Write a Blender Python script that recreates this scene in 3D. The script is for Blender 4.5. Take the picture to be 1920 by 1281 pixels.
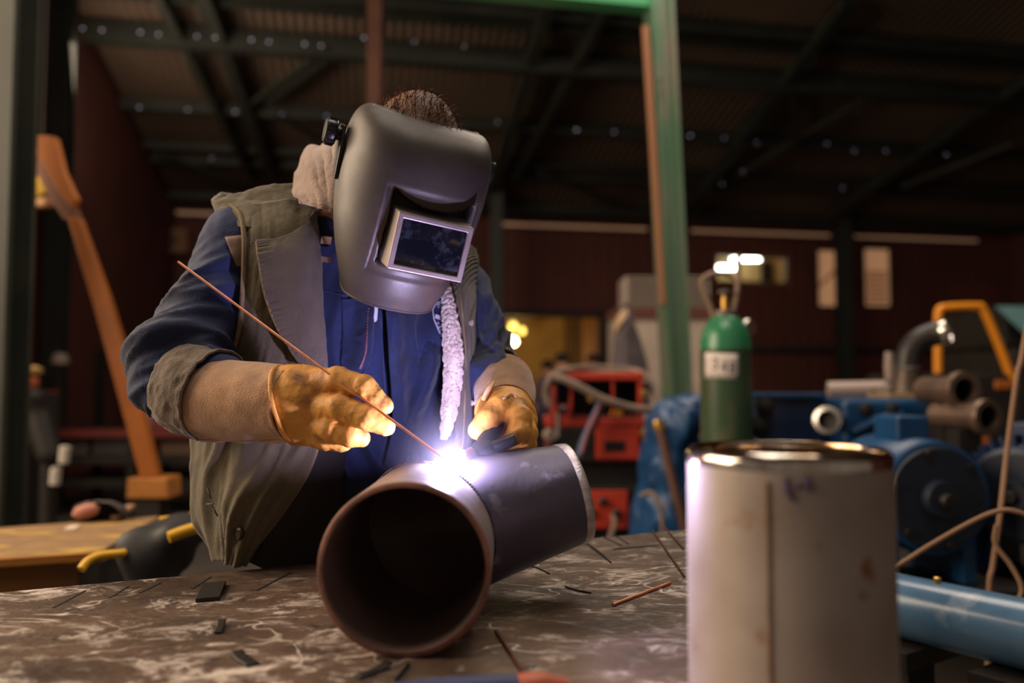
import bpy, bmesh, math, random
import numpy as np
from mathutils import Vector, Matrix

for _o in list(bpy.data.objects):
    bpy.data.objects.remove(_o, do_unlink=True)
scene = bpy.context.scene
COL = scene.collection
random.seed(7)
RNG = np.random.RandomState(11)

# ------------------------------------------------------------------ camera
FPX = 1500.0                      # focal length in pixels of the 1920 wide frame
CAM_Z = 1.195
PITCH = math.radians(2.86)
cam_d = bpy.data.cameras.new('camera')
cam = bpy.data.objects.new('camera', cam_d)
COL.objects.link(cam)
cam.location = (0, 0, CAM_Z)
cam.rotation_euler = (math.radians(90) + PITCH, 0, 0)
cam_d.sensor_width = 36.0
cam_d.lens = FPX / 1920.0 * 36.0
cam_d.clip_start = 0.02
cam_d.clip_end = 200
cam_d.dof.use_dof = True
cam_d.dof.focus_distance = 1.34
cam_d.dof.aperture_fstop = 1.5
cam_d.dof.aperture_blades = 0
scene.camera = cam

# ------------------------------------------------------------------ world, daylight, exposure
world = bpy.data.worlds.new('world')
scene.world = world
world.use_nodes = True
wb = world.node_tree.nodes['Background']
wb.inputs['Color'].default_value = (1.0, 0.80, 0.64, 1)
wb.inputs['Strength'].default_value = 0.13


def area_light(name, loc, target, sx, sy, power, color):
    ld = bpy.data.lights.new(name, 'AREA')
    ld.shape = 'RECTANGLE'
    ld.size, ld.size_y = sx, sy
    ld.energy = power
    ld.color = color
    ob = bpy.data.objects.new(name, ld)
    COL.objects.link(ob)
    ob.location = loc
    d = Vector(target) - Vector(loc)
    ob.rotation_euler = d.to_track_quat('-Z', 'Y').to_euler()
    return ob


def H0(u, v, z):                  # hall axes, turned 10.2 degrees against the camera
    c, s = math.cos(math.radians(10.2)), math.sin(math.radians(10.2))
    return (u * c - v * s, u * s + v * c, z)


# daylight from the open gate in the left wall, and from a roof light over the benches
area_light('gate_daylight', (-4.5, 1.9, 3.2), (-0.1, 1.4, 1.05), 4.2, 3.0, 330, (1.0, 0.78, 0.56))
area_light('roof_back_wall_fill', H0(-2.7, 8.0, 3.9), H0(5.0, 11.5, 4.6), 3.0, 1.2, 75, (1.0, 0.78, 0.58))  # fill added to brighten roof and back wall; the side wall has no window
area_light('roof_light_over_bench', (0.25, 1.25, 6.4), (0.25, 1.25, 0.0), 3.4, 2.2, 120, (1.0, 0.86, 0.72))
area_light('roof_light_over_machines', (1.6, 5.0, 5.6), (1.6, 4.6, 0.0), 3.4, 1.6, 120, (1.0, 0.84, 0.68))

vs = scene.view_settings
vs.view_transform = 'Standard'
vs.look = 'None'
vs.gamma = 1.0
vs.use_curve_mapping = False
vs.exposure = 0.15
scene.display_settings.display_device = 'sRGB'


# ------------------------------------------------------------------ pixel -> world
def ray(px, py):
    x = (px - 960.0) / FPX
    y = -(py - 640.5) / FPX
    c, s = math.cos(PITCH), math.sin(PITCH)
    return Vector((x, c - y * s, s + y * c))


def P(px, py, Y):
    d = ray(px, py)
    t = Y / d.y
    return Vector((d.x * t, Y, CAM_Z + d.z * t))


def SC(Y):                        # metres per pixel at depth Y
    return Y / FPX


HY = math.radians(10.2)
HU = Vector((math.cos(HY), math.sin(HY), 0))
HV = Vector((-math.sin(HY), math.cos(HY), 0))


def H(u, v, z):
    return HU * u + HV * v + Vector((0, 0, z))


def hall_px(px, py, v):           # pixel on the plane at hall depth v -> (u, z)
    d = ray(px, py)
    t = v / d.dot(HV)
    p = Vector((0, 0, CAM_Z)) + d * t
    return p.dot(HU), p.z


WALL_V = 13.72
EAVE_Z = 4.1
SLOPE = 0.24


def roof_z(v):
    return EAVE_Z + SLOPE * (WALL_V - v)


def roof_px(px, py, drop=0.0):    # pixel -> point on the underside of the roof
    d = ray(px, py)
    a = EAVE_Z + SLOPE * WALL_V - drop - CAM_Z
    t = a / (d.z + SLOPE * d.dot(HV))
    return Vector((0, 0, CAM_Z)) + d * t


# ------------------------------------------------------------------ materials
def _n(nt, kind, **kw):
    nd = nt.nodes.new(kind)
    for k, v in kw.items():
        setattr(nd, k, v)
    return nd


def rgba(c):
    return (c[0], c[1], c[2], 1.0)


def hexc(r, g, b):
    def f(v):
        v /= 255.0
        return v / 12.92 if v <= 0.04045 else ((v + 0.055) / 1.055) ** 2.4
    return (f(r), f(g), f(b))


MATS = {}


def mat(name, c1, c2=None, scale=8.0, rough=0.6, rough2=None, metal=0.0, bump=0.0, bscale=60.0, detail=6.0,
        stretch=(1, 1, 1), spec=0.5, sheen=0.0, lo=0.35, hi=0.65, c3=None, s3=30.0, lo3=0.6, hi3=0.7, coat=0.0,
        bdetail=4.0, coord='Object', dist=0.0):
    if name in MATS:
        return MATS[name]
    m = bpy.data.materials.new(name)
    m.use_nodes = True
    nt = m.node_tree
    b = nt.nodes['Principled BSDF']
    b.inputs['Roughness'].default_value = rough
    b.inputs['Metallic'].default_value = metal
    b.inputs['Specular IOR Level'].default_value = spec
    if sheen:
        b.inputs['Sheen Weight'].default_value = sheen
        b.inputs['Sheen Roughness'].default_value = 0.5
    if coat:
        b.inputs['Coat Weight'].default_value = coat
        b.inputs['Coat Roughness'].default_value = 0.15
    tc = _n(nt, 'ShaderNodeTexCoord')
    mp = _n(nt, 'ShaderNodeMapping')
    mp.inputs['Scale'].default_value = stretch
    nt.links.new(tc.outputs[coord], mp.inputs['Vector'])
    src = mp.outputs['Vector']
    if c2 is None:
        b.inputs['Base Color'].default_value = rgba(c1)
    else:
        nz = _n(nt, 'ShaderNodeTexNoise')
        nz.inputs['Scale'].default_value = scale
        nz.inputs['Detail'].default_value = detail
        nz.inputs['Roughness'].default_value = 0.6
        nz.inputs['Distortion'].default_value = dist
        nt.links.new(src, nz.inputs['Vector'])
        rp = _n(nt, 'ShaderNodeMapRange')
        rp.inputs['From Min'].default_value = lo
        rp.inputs['From Max'].default_value = hi
        nt.links.new(nz.outputs['Fac'], rp.inputs['Value'])
        mx = _n(nt, 'ShaderNodeMix', data_type='RGBA')
        mx.inputs[6].default_value = rgba(c1)
        mx.inputs[7].default_value = rgba(c2)
        nt.links.new(rp.outputs['Result'], mx.inputs[0])
        out = mx.outputs[2]
        if rough2 is not None:
            rr = _n(nt, 'ShaderNodeMapRange')
            rr.inputs['To Min'].default_value = rough
            rr.inputs['To Max'].default_value = rough2
            nt.links.new(rp.outputs['Result'], rr.inputs['Value'])
            nt.links.new(rr.outputs['Result'], b.inputs['Roughness'])
        if c3 is not None:
            n3 = _n(nt, 'ShaderNodeTexNoise')
            n3.inputs['Scale'].default_value = s3
            n3.inputs['Detail'].default_value = 5.0
            nt.links.new(src, n3.inputs['Vector'])
            r3 = _n(nt, 'ShaderNodeMapRange')
            r3.inputs['From Min'].default_value = lo3
            r3.inputs['From Max'].default_value = hi3
            nt.links.new(n3.outputs['Fac'], r3.inputs['Value'])
            m3 = _n(nt, 'ShaderNodeMix', data_type='RGBA')
            nt.links.new(r3.outputs['Result'], m3.inputs[0])
            nt.links.new(out, m3.inputs[6])
            m3.inputs[7].default_value = rgba(c3)
            out = m3.outputs[2]
        nt.links.new(out, b.inputs['Base Color'])
    if bump:
        bn = _n(nt, 'ShaderNodeTexNoise')
        bn.inputs['Scale'].default_value = bscale
        bn.inputs['Detail'].default_value = bdetail
        nt.links.new(src, bn.inputs['Vector'])
        bp = _n(nt, 'ShaderNodeBump')
        bp.inputs['Strength'].default_value = bump
        bp.inputs['Distance'].default_value = 0.004
        nt.links.new(bn.outputs['Fac'], bp.inputs['Height'])
        nt.links.new(bp.outputs['Normal'], b.inputs['Normal'])
    MATS[name] = m
    return m


def emit(name, color, strength):
    if name in MATS:
        return MATS[name]
    m = bpy.data.materials.new(name)
    m.use_nodes = True
    b = m.node_tree.nodes['Principled BSDF']
    b.inputs['Base Color'].default_value = rgba(color)
    b.inputs['Emission Color'].default_value = rgba(color)
    b.inputs['Emission Strength'].default_value = strength
    MATS[name] = m
    return m


# ------------------------------------------------------------------ numpy noise
_perm = RNG.permutation(256)
_perm = np.concatenate([_perm, _perm, _perm])
_grad = RNG.normal(size=(256, 3))
_grad /= np.linalg.norm(_grad, axis=1)[:, None]


def noise(p):
    """gradient noise, p (N,3) -> about -0.8..0.8"""
    p = np.asarray(p, dtype=float)
    i = np.floor(p).astype(int)
    f = p - i
    w = f * f * f * (f * (f * 6 - 15) + 10)
    i &= 255
    out = 0.0
    for dx in (0, 1):
        for dy in (0, 1):
            for dz in (0, 1):
                h = _perm[_perm[_perm[(i[:, 0] + dx) & 255] + ((i[:, 1] + dy) & 255)] + ((i[:, 2] + dz) & 255)]
                g = _grad[h]
                d = g[:, 0] * (f[:, 0] - dx) + g[:, 1] * (f[:, 1] - dy) + g[:, 2] * (f[:, 2] - dz)
                wx = w[:, 0] if dx else 1 - w[:, 0]
                wy = w[:, 1] if dy else 1 - w[:, 1]
                wz = w[:, 2] if dz else 1 - w[:, 2]
                out = out + d * wx * wy * wz
    return out


def fbm(p, oct=3):
    p = np.asarray(p, dtype=float)
    a, s, o = 1.0, 0.0, 0.0
    for k in range(oct):
        o = o + a * noise(p * (2 ** k) + 17.3 * k)
        a *= 0.5
    return o


def ridge(p, oct=2):              # sharp crests like cloth creases, 0..1
    p = np.asarray(p, dtype=float)
    a, o, t = 1.0, 0.0, 0.0
    for k in range(oct):
        o = o + a * (1 - np.abs(noise(p * (2 ** k) + 5.1 * k)) * 2.2)
        t += a
        a *= 0.5
    return o / t


# ------------------------------------------------------------------ object helpers
def link_mesh(name, verts, faces, m=None, parent=None, smooth=True, loc=None):
    me = bpy.data.meshes.new(name)
    me.from_pydata([tuple(v) for v in verts], [], [tuple(int(i) for i in f) for f in faces])
    me.update()
    return link_data(name, me, m, parent, smooth, loc)


def link_data(name, me, m=None, parent=None, smooth=True, loc=None):
    if m is not None and not me.materials:
        me.materials.append(m)
    if smooth:
        me.polygons.foreach_set('use_smooth', [True] * len(me.polygons))
    o = bpy.data.objects.new(name, me)
    COL.objects.link(o)
    if loc is not None:
        o.location = loc
    if parent is not None:
        put(o, parent)
    return o


def put(o, parent):
    o.parent = parent
    # children are modelled in world space: cancel the whole chain of parent placements
    M = Matrix.Identity(4)
    chain = []
    p = parent
    while p is not None:
        chain.append(p)
        p = p.parent
    for q in reversed(chain):
        M = M @ q.matrix_parent_inverse @ Matrix.LocRotScale(q.location, q.rotation_euler, q.scale)
    o.matrix_parent_inverse = M.inverted()


def empty(name, loc, label, cat, group=None):
    o = bpy.data.objects.new(name, None)
    COL.objects.link(o)
    o.location = loc
    o.empty_display_size = 0.05
    tag(o, label, cat, group)
    return o


def tag(o, label=None, cat=None, group=None, kind=None):
    if label:
        o['label'] = label
    if cat:
        o['category'] = cat
    if group:
        o['group'] = group
    if kind:
        o['kind'] = kind
    return o


def solidify(o, t, offset=0.0):
    md = o.modifiers.new('thickness', 'SOLIDIFY')
    md.thickness = t
    md.offset = offset
    return o


def bevel(o, w, seg=2):
    md = o.modifiers.new('bevel', 'BEVEL')
    md.width = w
    md.segments = seg
    md.limit_method = 'ANGLE'
    md.angle_limit = math.radians(35)
    return o


class MB:
    """collects boxes, tubes, discs; builds ONE mesh object"""
    def __init__(s):
        s.v, s.f = [], []

    def add(s, vs, fs):
        o = len(s.v)
        s.v += [Vector(v) for v in vs]
        s.f += [tuple(i + o for i in f) for f in fs]
        return s

    def box(s, c, sx, sy, sz, X=(1, 0, 0), Y=(0, 1, 0), Z=(0, 0, 1)):
        c, X, Y, Z = Vector(c), Vector(X).normalized(), Vector(Y).normalized(), Vector(Z).normalized()
        vs = [c + X * (a * sx / 2) + Y * (b * sy / 2) + Z * (d * sz / 2) for a in (-1, 1) for b in (-1, 1) for d in (-1, 1)]
        return s.add(vs, [(0, 1, 3, 2), (4, 6, 7, 5), (0, 4, 5, 1), (2, 3, 7, 6), (0, 2, 6, 4), (1, 5, 7, 3)])

    def hbox(s, u0, u1, v0, v1, z0, z1):
        return s.box(H((u0 + u1) / 2, (v0 + v1) / 2, (z0 + z1) / 2), u1 - u0, v1 - v0, z1 - z0, HU, HV)

    def bar(s, a, b, w, h, up=(0, 0, 1)):
        a, b = Vector(a), Vector(b)
        d = (b - a)
        L = d.length
        d.normalize()
        up = Vector(up)
        x = d.cross(up)
        if x.length < 1e-4:
            x = d.cross(Vector((1, 0, 0)))
        x.normalize()
        y = x.cross(d)
        return s.box((a + b) / 2, w, L, h, x, d, y)

    def tube(s, pts, r, n=10, cap=True, closed=False):
        pts = [Vector(p) for p in pts]
        m = len(pts)
        rs = r if isinstance(r, (list, tuple)) else [r] * m
        o = len(s.v)
        prev = None
        for i, p in enumerate(pts):
            if closed:
                d = pts[(i + 1) % m] - pts[i - 1]
            else:
                d = pts[min(i + 1, m - 1)] - pts[max(i - 1, 0)]
            d.normalize()
            if prev is None:
                x = d.cross(Vector((0, 0, 1)))
                if x.length < 0.05:
                    x = d.cross(Vector((1, 0, 0)))
            else:
                x = prev - d * prev.dot(d)
            x.normalize()
            prev = x
            y = d.cross(x)
            for k in range(n):
                a = 2 * math.pi * k / n
                s.v.append(p + (x * math.cos(a) + y * math.sin(a)) * rs[i])
        rng = m if closed else m - 1
        for i in range(rng):
            j = (i + 1) % m
            for k in range(n):
                l = (k + 1) % n
                s.f.append((o + i * n + k, o + i * n + l, o + j * n + l, o + j * n + k))
        if cap and not closed:
            s.f.append(tuple(o + k for k in reversed(range(n))))
            s.f.append(tuple(o + (m - 1) * n + k for k in range(n)))
        return s

    def lathe(s, prof, c, axis=(0, 0, 1), n=32, cap0=True, cap1=True):
        """prof: list of (r, h) along axis from c"""
        c, ax = Vector(c), Vector(axis).normalized()
        x = ax.cross(Vector((0, 0, 1)))
        if x.length < 0.05:
            x = Vector((1, 0, 0))
        x.normalize()
        y = ax.cross(x)
        o = len(s.v)
        for r, h in prof:
            for k in range(n):
                a = 2 * math.pi * k / n
                s.v.append(c + ax * h + (x * math.cos(a) + y * math.sin(a)) * r)
        for i in range(len(prof) - 1):
            for k in range(n):
                l = (k + 1) % n
                s.f.append((o + i * n + k, o + i * n + l, o + (i + 1) * n + l, o + (i + 1) * n + k))
        if cap0:
            s.f.append(tuple(o + k for k in reversed(range(n))))
        if cap1:
            s.f.append(tuple(o + (len(prof) - 1) * n + k for k in range(n)))
        return s

    def prism(s, pts, d):
        """polygon pts extruded by vector d"""
        pts = [Vector(p) for p in pts]
        n = len(pts)
        d = Vector(d)
        fs = [tuple(reversed(range(n))), tuple(range(n, 2 * n))]
        fs += [(i, (i + 1) % n, n + (i + 1) % n, n + i) for i in range(n)]
        return s.add(pts + [p + d for p in pts], fs)

    def build(s, name, m=None, parent=None, smooth=False, bev=0.0, seg=2, fix=True):
        me = bpy.data.meshes.new(name)
        me.from_pydata([tuple(v) for v in s.v], [], s.f)
        if fix:
            bm = bmesh.new()
            bm.from_mesh(me)
            bmesh.ops.recalc_face_normals(bm, faces=bm.faces)
            bm.to_mesh(me)
            bm.free()
        me.update()
        o = link_data(name, me, m, parent, smooth)
        if bev:
            bevel(o, bev, seg)
        if smooth:
            try:
                me.set_sharp_from_angle(angle=math.radians(42))
            except Exception:
                pass
        return o


def cr(p0, p1, p2, p3, t):
    return 0.5 * ((2 * p1) + (-p0 + p2) * t + (2 * p0 - 5 * p1 + 4 * p2 - p3) * t * t + (-p0 + 3 * p1 - 3 * p2 + p3) * t ** 3)


def spline(pts, n, closed=False):
    """Catmull-Rom through pts (arrays of any width), n samples"""
    A = np.array([list(p) for p in pts], dtype=float)
    m = len(A)
    out = []
    segs = m if closed else m - 1
    for k in range(n):
        x = k / (n if closed else n - 1) * segs
        i = min(int(x), segs - 1)
        t = x - i
        if closed:
            q = [A[(i - 1) % m], A[i % m], A[(i + 1) % m], A[(i + 2) % m]]
        else:
            a0 = A[i - 1] if i > 0 else 2 * A[0] - A[1]
            a3 = A[i + 2] if i + 2 < m else 2 * A[m - 1] - A[m - 2]
            q = [a0, A[i], A[i + 1], a3]
        out.append(cr(q[0], q[1], q[2], q[3], t))
    return np.array(out)


def grid_faces(nu, nv, wrap=False):
    fs = []
    for i in range(nu - 1):
        for j in range(nv if wrap else nv - 1):
            k = (j + 1) % nv
            fs.append((i * nv + j, i * nv + k, (i + 1) * nv + k, (i + 1) * nv + j))
    return fs


def grid_normals(G, wrap=False):
    du = np.gradient(G, axis=0)
    if wrap:
        dv = np.roll(G, -1, axis=1) - np.roll(G, 1, axis=1)
    else:
        dv = np.gradient(G, axis=1)
    n = np.cross(du, dv)
    n /= np.linalg.norm(n, axis=2)[:, :, None] + 1e-12
    return n


def patch(ctrl, nu, nv, disp=None):
    """bicubic sheet through a control net; disp(S,T,points)->offset along normal"""
    rows = [spline(r, nv) for r in ctrl]
    R = np.array(rows)
    G = np.array([spline(R[:, j], nu) for j in range(nv)]).transpose(1, 0, 2)
    if disp is not None:
        N = grid_normals(G)
        S, T = np.meshgrid(np.linspace(0, 1, nu), np.linspace(0, 1, nv), indexing='ij')
        d = disp(S, T, G)
        G = G + N * d[:, :, None]
    return G


def sheet(name, G, m, parent, thick=0.004, offset=0.0, flip=False):
    nu, nv = G.shape[:2]
    fs = grid_faces(nu, nv)
    if flip:
        fs = [tuple(reversed(f)) for f in fs]
    o = link_mesh(name, G.reshape(-1, 3), fs, m, parent)
    if thick:
        solidify(o, thick, offset)
    return o


def loft(rings, nu, nv, disp=None, frame=None):
    """rings: list of (center, rx, ry) ; frame: list of (X,Y) axes per ring or None -> from path. returns grid (wrap)"""
    C = np.array([list(r[0]) + [r[1], r[2]] for r in rings], dtype=float)
    S = spline(C, nu)
    cen = S[:, :3]
    tan = np.gradient(cen, axis=0)
    tan /= np.linalg.norm(tan, axis=1)[:, None]
    G = np.zeros((nu, nv, 3))
    ref = np.array(frame if frame is not None else (0, 0, 1.0))
    for i in range(nu):
        x = np.cross(tan[i], ref)
        x /= np.linalg.norm(x) + 1e-9
        y = np.cross(x, tan[i])
        a = np.linspace(0, 2 * math.pi, nv, endpoint=False)
        G[i] = cen[i] + np.outer(np.cos(a) * S[i, 3], x) + np.outer(np.sin(a) * S[i, 4], y)
    if disp is not None:
        N = grid_normals(G, True)
        # outward
        out = G - cen[:, None, :]
        sg = np.sign((N * out).sum(axis=2))[:, :, None]
        U, A = np.meshgrid(np.linspace(0, 1, nu), np.linspace(0, 2 * math.pi, nv, endpoint=False), indexing='ij')
        G = G + N * sg * disp(U, A, G)[:, :, None]
    return G


def tube_mesh(name, G, m, parent, caps=(False, False), thick=0.0):
    nu, nv = G.shape[:2]
    V = list(G.reshape(-1, 3))
    F = grid_faces(nu, nv, True)
    for c, i in ((caps[0], 0), (caps[1], nu - 1)):
        if c:
            V.append(G[i].mean(axis=0))
            k = len(V) - 1
            for j in range(nv):
                a, b = i * nv + j, i * nv + (j + 1) % nv
                F.append((k, b, a) if i == 0 else (k, a, b))
    me = bpy.data.meshes.new(name)
    me.from_pydata([tuple(v) for v in V], [], F)
    bm = bmesh.new()
    bm.from_mesh(me)
    bmesh.ops.recalc_face_normals(bm, faces=bm.faces)
    bm.to_mesh(me)
    bm.free()
    o = link_data(name, me, m, parent)
    if thick:
        solidify(o, thick, -1.0)
    return o


# ------------------------------------------------------------------ signed distance modelling
def sd_cone(p, a, b, ra, rb):
    a, b = np.array(a, dtype=np.float32), np.array(b, dtype=np.float32)
    ab = b - a
    t = ((p - a) @ ab) / float(ab @ ab)
    t = np.clip(t, 0, 1)
    q = p - a - t[..., None] * ab
    return np.sqrt((q * q).sum(-1)) - (ra + (rb - ra) * t)


def sd_ell(p, c, r, R=None):
    q = p - np.array(c, dtype=np.float32)
    if R is not None:
        q = q @ np.array(R, dtype=np.float32)
    r = np.array(r, dtype=np.float32)
    k0 = np.sqrt(((q / r) ** 2).sum(-1))
    k1 = np.sqrt(((q / (r * r)) ** 2).sum(-1)) + 1e-9
    return k0 * (k0 - 1.0) / k1


def smin(a, b, k):
    h = np.clip(0.5 + 0.5 * (b - a) / k, 0, 1)
    return b + (a - b) * h - k * h * (1 - h)


def surface_nets(fn, lo, hi, h):
    lo, hi = np.array(lo, dtype=np.float32), np.array(hi, dtype=np.float32)
    n = np.maximum(((hi - lo) / h).astype(int) + 1, 3)
    ax = [lo[k] + h * np.arange(n[k], dtype=np.float32) for k in range(3)]
    D = np.empty(tuple(n), dtype=np.float32)
    step = max(1, int(1_500_000 // (n[1] * n[2])))
    for i in range(0, n[0], step):
        X, Y, Z = np.meshgrid(ax[0][i:i + step], ax[1], ax[2], indexing='ij')
        D[i:i + step] = fn(np.stack([X, Y, Z], -1))
    ins = D < 0
    c = ins[:-1, :-1, :-1].astype(np.int8)
    tot = sum(ins[dx:n[0] - 1 + dx, dy:n[1] - 1 + dy, dz:n[2] - 1 + dz].astype(np.int8)
              for dx in (0, 1) for dy in (0, 1) for dz in (0, 1))
    act = np.argwhere((tot > 0) & (tot < 8))
    idx = -np.ones(tuple(n - 1), dtype=np.int64)
    idx[act[:, 0], act[:, 1], act[:, 2]] = np.arange(len(act))
    cor = [(dx, dy, dz) for dx in (0, 1) for dy in (0, 1) for dz in (0, 1)]
    val = {q: D[act[:, 0] + q[0], act[:, 1] + q[1], act[:, 2] + q[2]] for q in cor}
    acc = np.zeros((len(act), 3))
    cnt = np.zeros(len(act))
    for q in cor:
        for k in range(3):
            if q[k] == 0:
                r = list(q)
                r[k] = 1
                a, b = val[q], val[tuple(r)]
                msk = (a < 0) != (b < 0)
                t = np.where(msk, a / np.where(msk, a - b, 1), 0)
                pos = np.tile(np.array(q, dtype=float), (len(act), 1))
                pos[:, k] += t
                acc += pos * msk[:, None]
                cnt += msk
    V = lo + h * (act + acc / cnt[:, None])
    F = []
    for k in range(3):
        a, b = [(1, 2), (2, 0), (0, 1)][k]
        sl0 = [slice(None)] * 3
        sl1 = [slice(None)] * 3
        sl0[k], sl1[k] = slice(0, -1), slice(1, None)
        i0, i1 = ins[tuple(sl0)], ins[tuple(sl1)]
        e = np.argwhere(i0 != i1)
        e = e[(e[:, a] > 0) & (e[:, b] > 0) & (e[:, a] < n[a] - 1) & (e[:, b] < n[b] - 1)]
        fl = i0[e[:, 0], e[:, 1], e[:, 2]]
        def cell(da, db):
            q = e.copy()
            q[:, a] -= da
            q[:, b] -= db
            return idx[q[:, 0], q[:, 1], q[:, 2]]
        quad = np.stack([cell(1, 1), cell(0, 1), cell(0, 0), cell(1, 0)], 1)
        quad[~fl] = quad[~fl][:, ::-1]
        F.append(quad)
    F = np.concatenate(F)
    F = F[(F >= 0).all(1)]
    return V, F


def vert_normals(V, F):
    a, b, c, d = (V[F[:, k]] for k in range(4))
    fn = np.cross(c - a, d - b)
    N = np.zeros_like(V)
    for k in range(4):
        np.add.at(N, F[:, k], fn)
    return N / (np.linalg.norm(N, axis=1)[:, None] + 1e-12)


def relax(V, F, it=1, w=0.5):
    for _ in range(it):
        S = np.zeros_like(V)
        C = np.zeros(len(V))
        for k in range(4):
            np.add.at(S, F[:, k], V[F[:, (k + 1) % 4]] + V[F[:, (k - 1) % 4]])
            np.add.at(C, F[:, k], 2)
        V = V * (1 - w) + w * S / np.maximum(C, 1)[:, None]
    return V


def sdf_object(name, fn, lo, hi, h, m, parent=None, disp=None, it=1):
    V, F = surface_nets(fn, lo, hi, h)
    V = relax(V, F, it)
    if disp is not None:
        V = V + vert_normals(V, F) * disp(V)[:, None]
    me = bpy.data.meshes.new(name)
    me.vertices.add(len(V))
    me.vertices.foreach_set('co', V.astype(np.float32).ravel())
    me.loops.add(len(F) * 4)
    me.loops.foreach_set('vertex_index', F.astype(np.int32).ravel())
    me.polygons.add(len(F))
    me.polygons.foreach_set('loop_start', np.arange(0, len(F) * 4, 4, dtype=np.int32))
    me.update(calc_edges=True)
    me.validate()
    return link_data(name, me, m, parent)


def text_geo(s, size):
    """flat lettering -> vertices (x,y), faces ; centred"""
    cu = bpy.data.curves.new('lettering', 'FONT')
    cu.body = s
    cu.size = size
    cu.align_x = 'CENTER'
    cu.align_y = 'CENTER'
    cu.resolution_u = 3
    ob = bpy.data.objects.new('lettering', cu)
    COL.objects.link(ob)
    dg = bpy.context.evaluated_depsgraph_get()
    me = bpy.data.meshes.new_from_object(ob.evaluated_get(dg))
    bm = bmesh.new()
    bm.from_mesh(me)
    bmesh.ops.triangulate(bm, faces=bm.faces)
    vs = [(v.co.x, v.co.y) for v in bm.verts]
    fs = [tuple(v.index for v in f.verts) for f in bm.faces]
    bm.free()
    bpy.data.objects.remove(ob, do_unlink=True)
    bpy.data.curves.remove(cu)
    bpy.data.meshes.remove(me)
    return vs, fs

# ================================================================== THE SETTING
M_floor = mat('concrete floor', hexc(74, 66, 60), hexc(48, 42, 38), scale=1.2, rough=0.75, bump=0.3, bscale=25)
M_wall = mat('maroon cladding', hexc(104, 54, 46), hexc(86, 46, 40), scale=0.8, rough=0.8)
M_roof = mat('brown roof sheet', hexc(102, 84, 70), hexc(82, 67, 56), scale=0.7, rough=0.7)
M_steel_dark = mat('dark green steel', hexc(40, 44, 36), hexc(30, 32, 27), scale=3, rough=0.6)
M_green = mat('green column paint', hexc(74, 112, 82), hexc(106, 120, 102), scale=2.5, rough=0.45, stretch=(1, 1, 0.3),
              c3=hexc(120, 116, 100), s3=5, lo3=0.52, hi3=0.66)
M_greyplaster = mat('grey plaster', hexc(206, 186, 172), hexc(176, 158, 146), scale=2, rough=0.8)
M_rust = mat('rusty brown steel', hexc(150, 84, 48), hexc(110, 60, 38), scale=4, rough=0.7)
M_sky = emit('daylight through a gap', (1.0, 0.58, 0.36), 0.075)
M_hole = emit('daylight through a hole', (0.86, 0.80, 0.98), 1.3)

LEFT_U = hall_px(330, 385, WALL_V)[0]
RIGHT_U = 12.5
FRONT_V = -4.0

fl = MB().hbox(LEFT_U - 6, RIGHT_U + 2, FRONT_V - 2, WALL_V + 5, -0.1, 0.0).build('floor', M_floor)
tag(fl, 'dark concrete workshop floor under the benches', kind='structure')

# ---- back wall with its openings (u0,u1,z0,z1)
def wrect(x0, y0, x1, y1):
    a = hall_px(x0, y0, WALL_V)
    b = hall_px(x1, y1, WALL_V)
    return (a[0], b[0], b[1], a[1])

OP_ROOM = wrect(935, 592, 1122, 760)
OP_ROOM = (OP_ROOM[0], OP_ROOM[1], 0.0, OP_ROOM[3])
OP_OFFICE = wrect(1341, 477, 1478, 533)
OP_W1 = wrect(1531, 466, 1573, 577)
OP_W2 = wrect(1618, 463, 1675, 577)
OPS = [OP_ROOM, OP_OFFICE, OP_W1, OP_W2]
us = sorted(set([LEFT_U, RIGHT_U] + [o[0] for o in OPS] + [o[1] for o in OPS]))
zs = sorted(set([0.0, EAVE_Z - 0.02] + [o[2] for o in OPS] + [o[3] for o in OPS]))
wb_ = MB()
for i in range(len(us) - 1):
    run = None
    for j in range(len(zs) - 1):
        uc, zc = (us[i] + us[i + 1]) / 2, (zs[j] + zs[j + 1]) / 2
        hole = any(o[0] < uc < o[1] and o[2] < zc < o[3] for o in OPS)
        if not hole:
            wb_.hbox(us[i], us[i + 1], WALL_V, WALL_V + 0.12, zs[j], zs[j + 1])
wall_back = wb_.build('wall_back', M_wall)
tag(wall_back, 'dark maroon clad back wall of the workshop', kind='structure')
# upright cladding ribs: ridges proud of the wall face, one sheet
rb = MB()
u = LEFT_U + 0.1
while u < RIGHT_U:
    segs = [(0.02, EAVE_Z - 0.05)]
    for o in OPS:
        if o[0] - 0.05 < u < o[1] + 0.05:
            new = []
            for a, b in segs:
                if o[2] - a > 0.05:
                    new.append((a, o[2]))
                if b - o[3] > 0.05:
                    new.append((o[3], b))
            segs = new
    for a, b in segs:
        rb.hbox(u, u + 0.06, WALL_V - 0.025, WALL_V, a, b)
    u += 0.24
tag(rb.build('cladding_rib', M_wall, wall_back), kind='stuff')

# left wall: the part beyond the open gate
wl = MB().hbox(LEFT_U - 0.12, LEFT_U, 6.2, WALL_V, 0, roof_z(8) + 0.9)
wl.hbox(LEFT_U - 0.12, LEFT_U, FRONT_V, 6.2, 4.6, roof_z(FRONT_V))
tag(wl.build('wall_left', M_wall), 'dark maroon side wall beyond the open gate', kind='structure')
tag(MB().hbox(RIGHT_U, RIGHT_U + 0.12, FRONT_V, WALL_V, 0, roof_z(FRONT_V)).build('wall_right', M_wall),
    'dark side wall on the far right', kind='structure')

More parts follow.
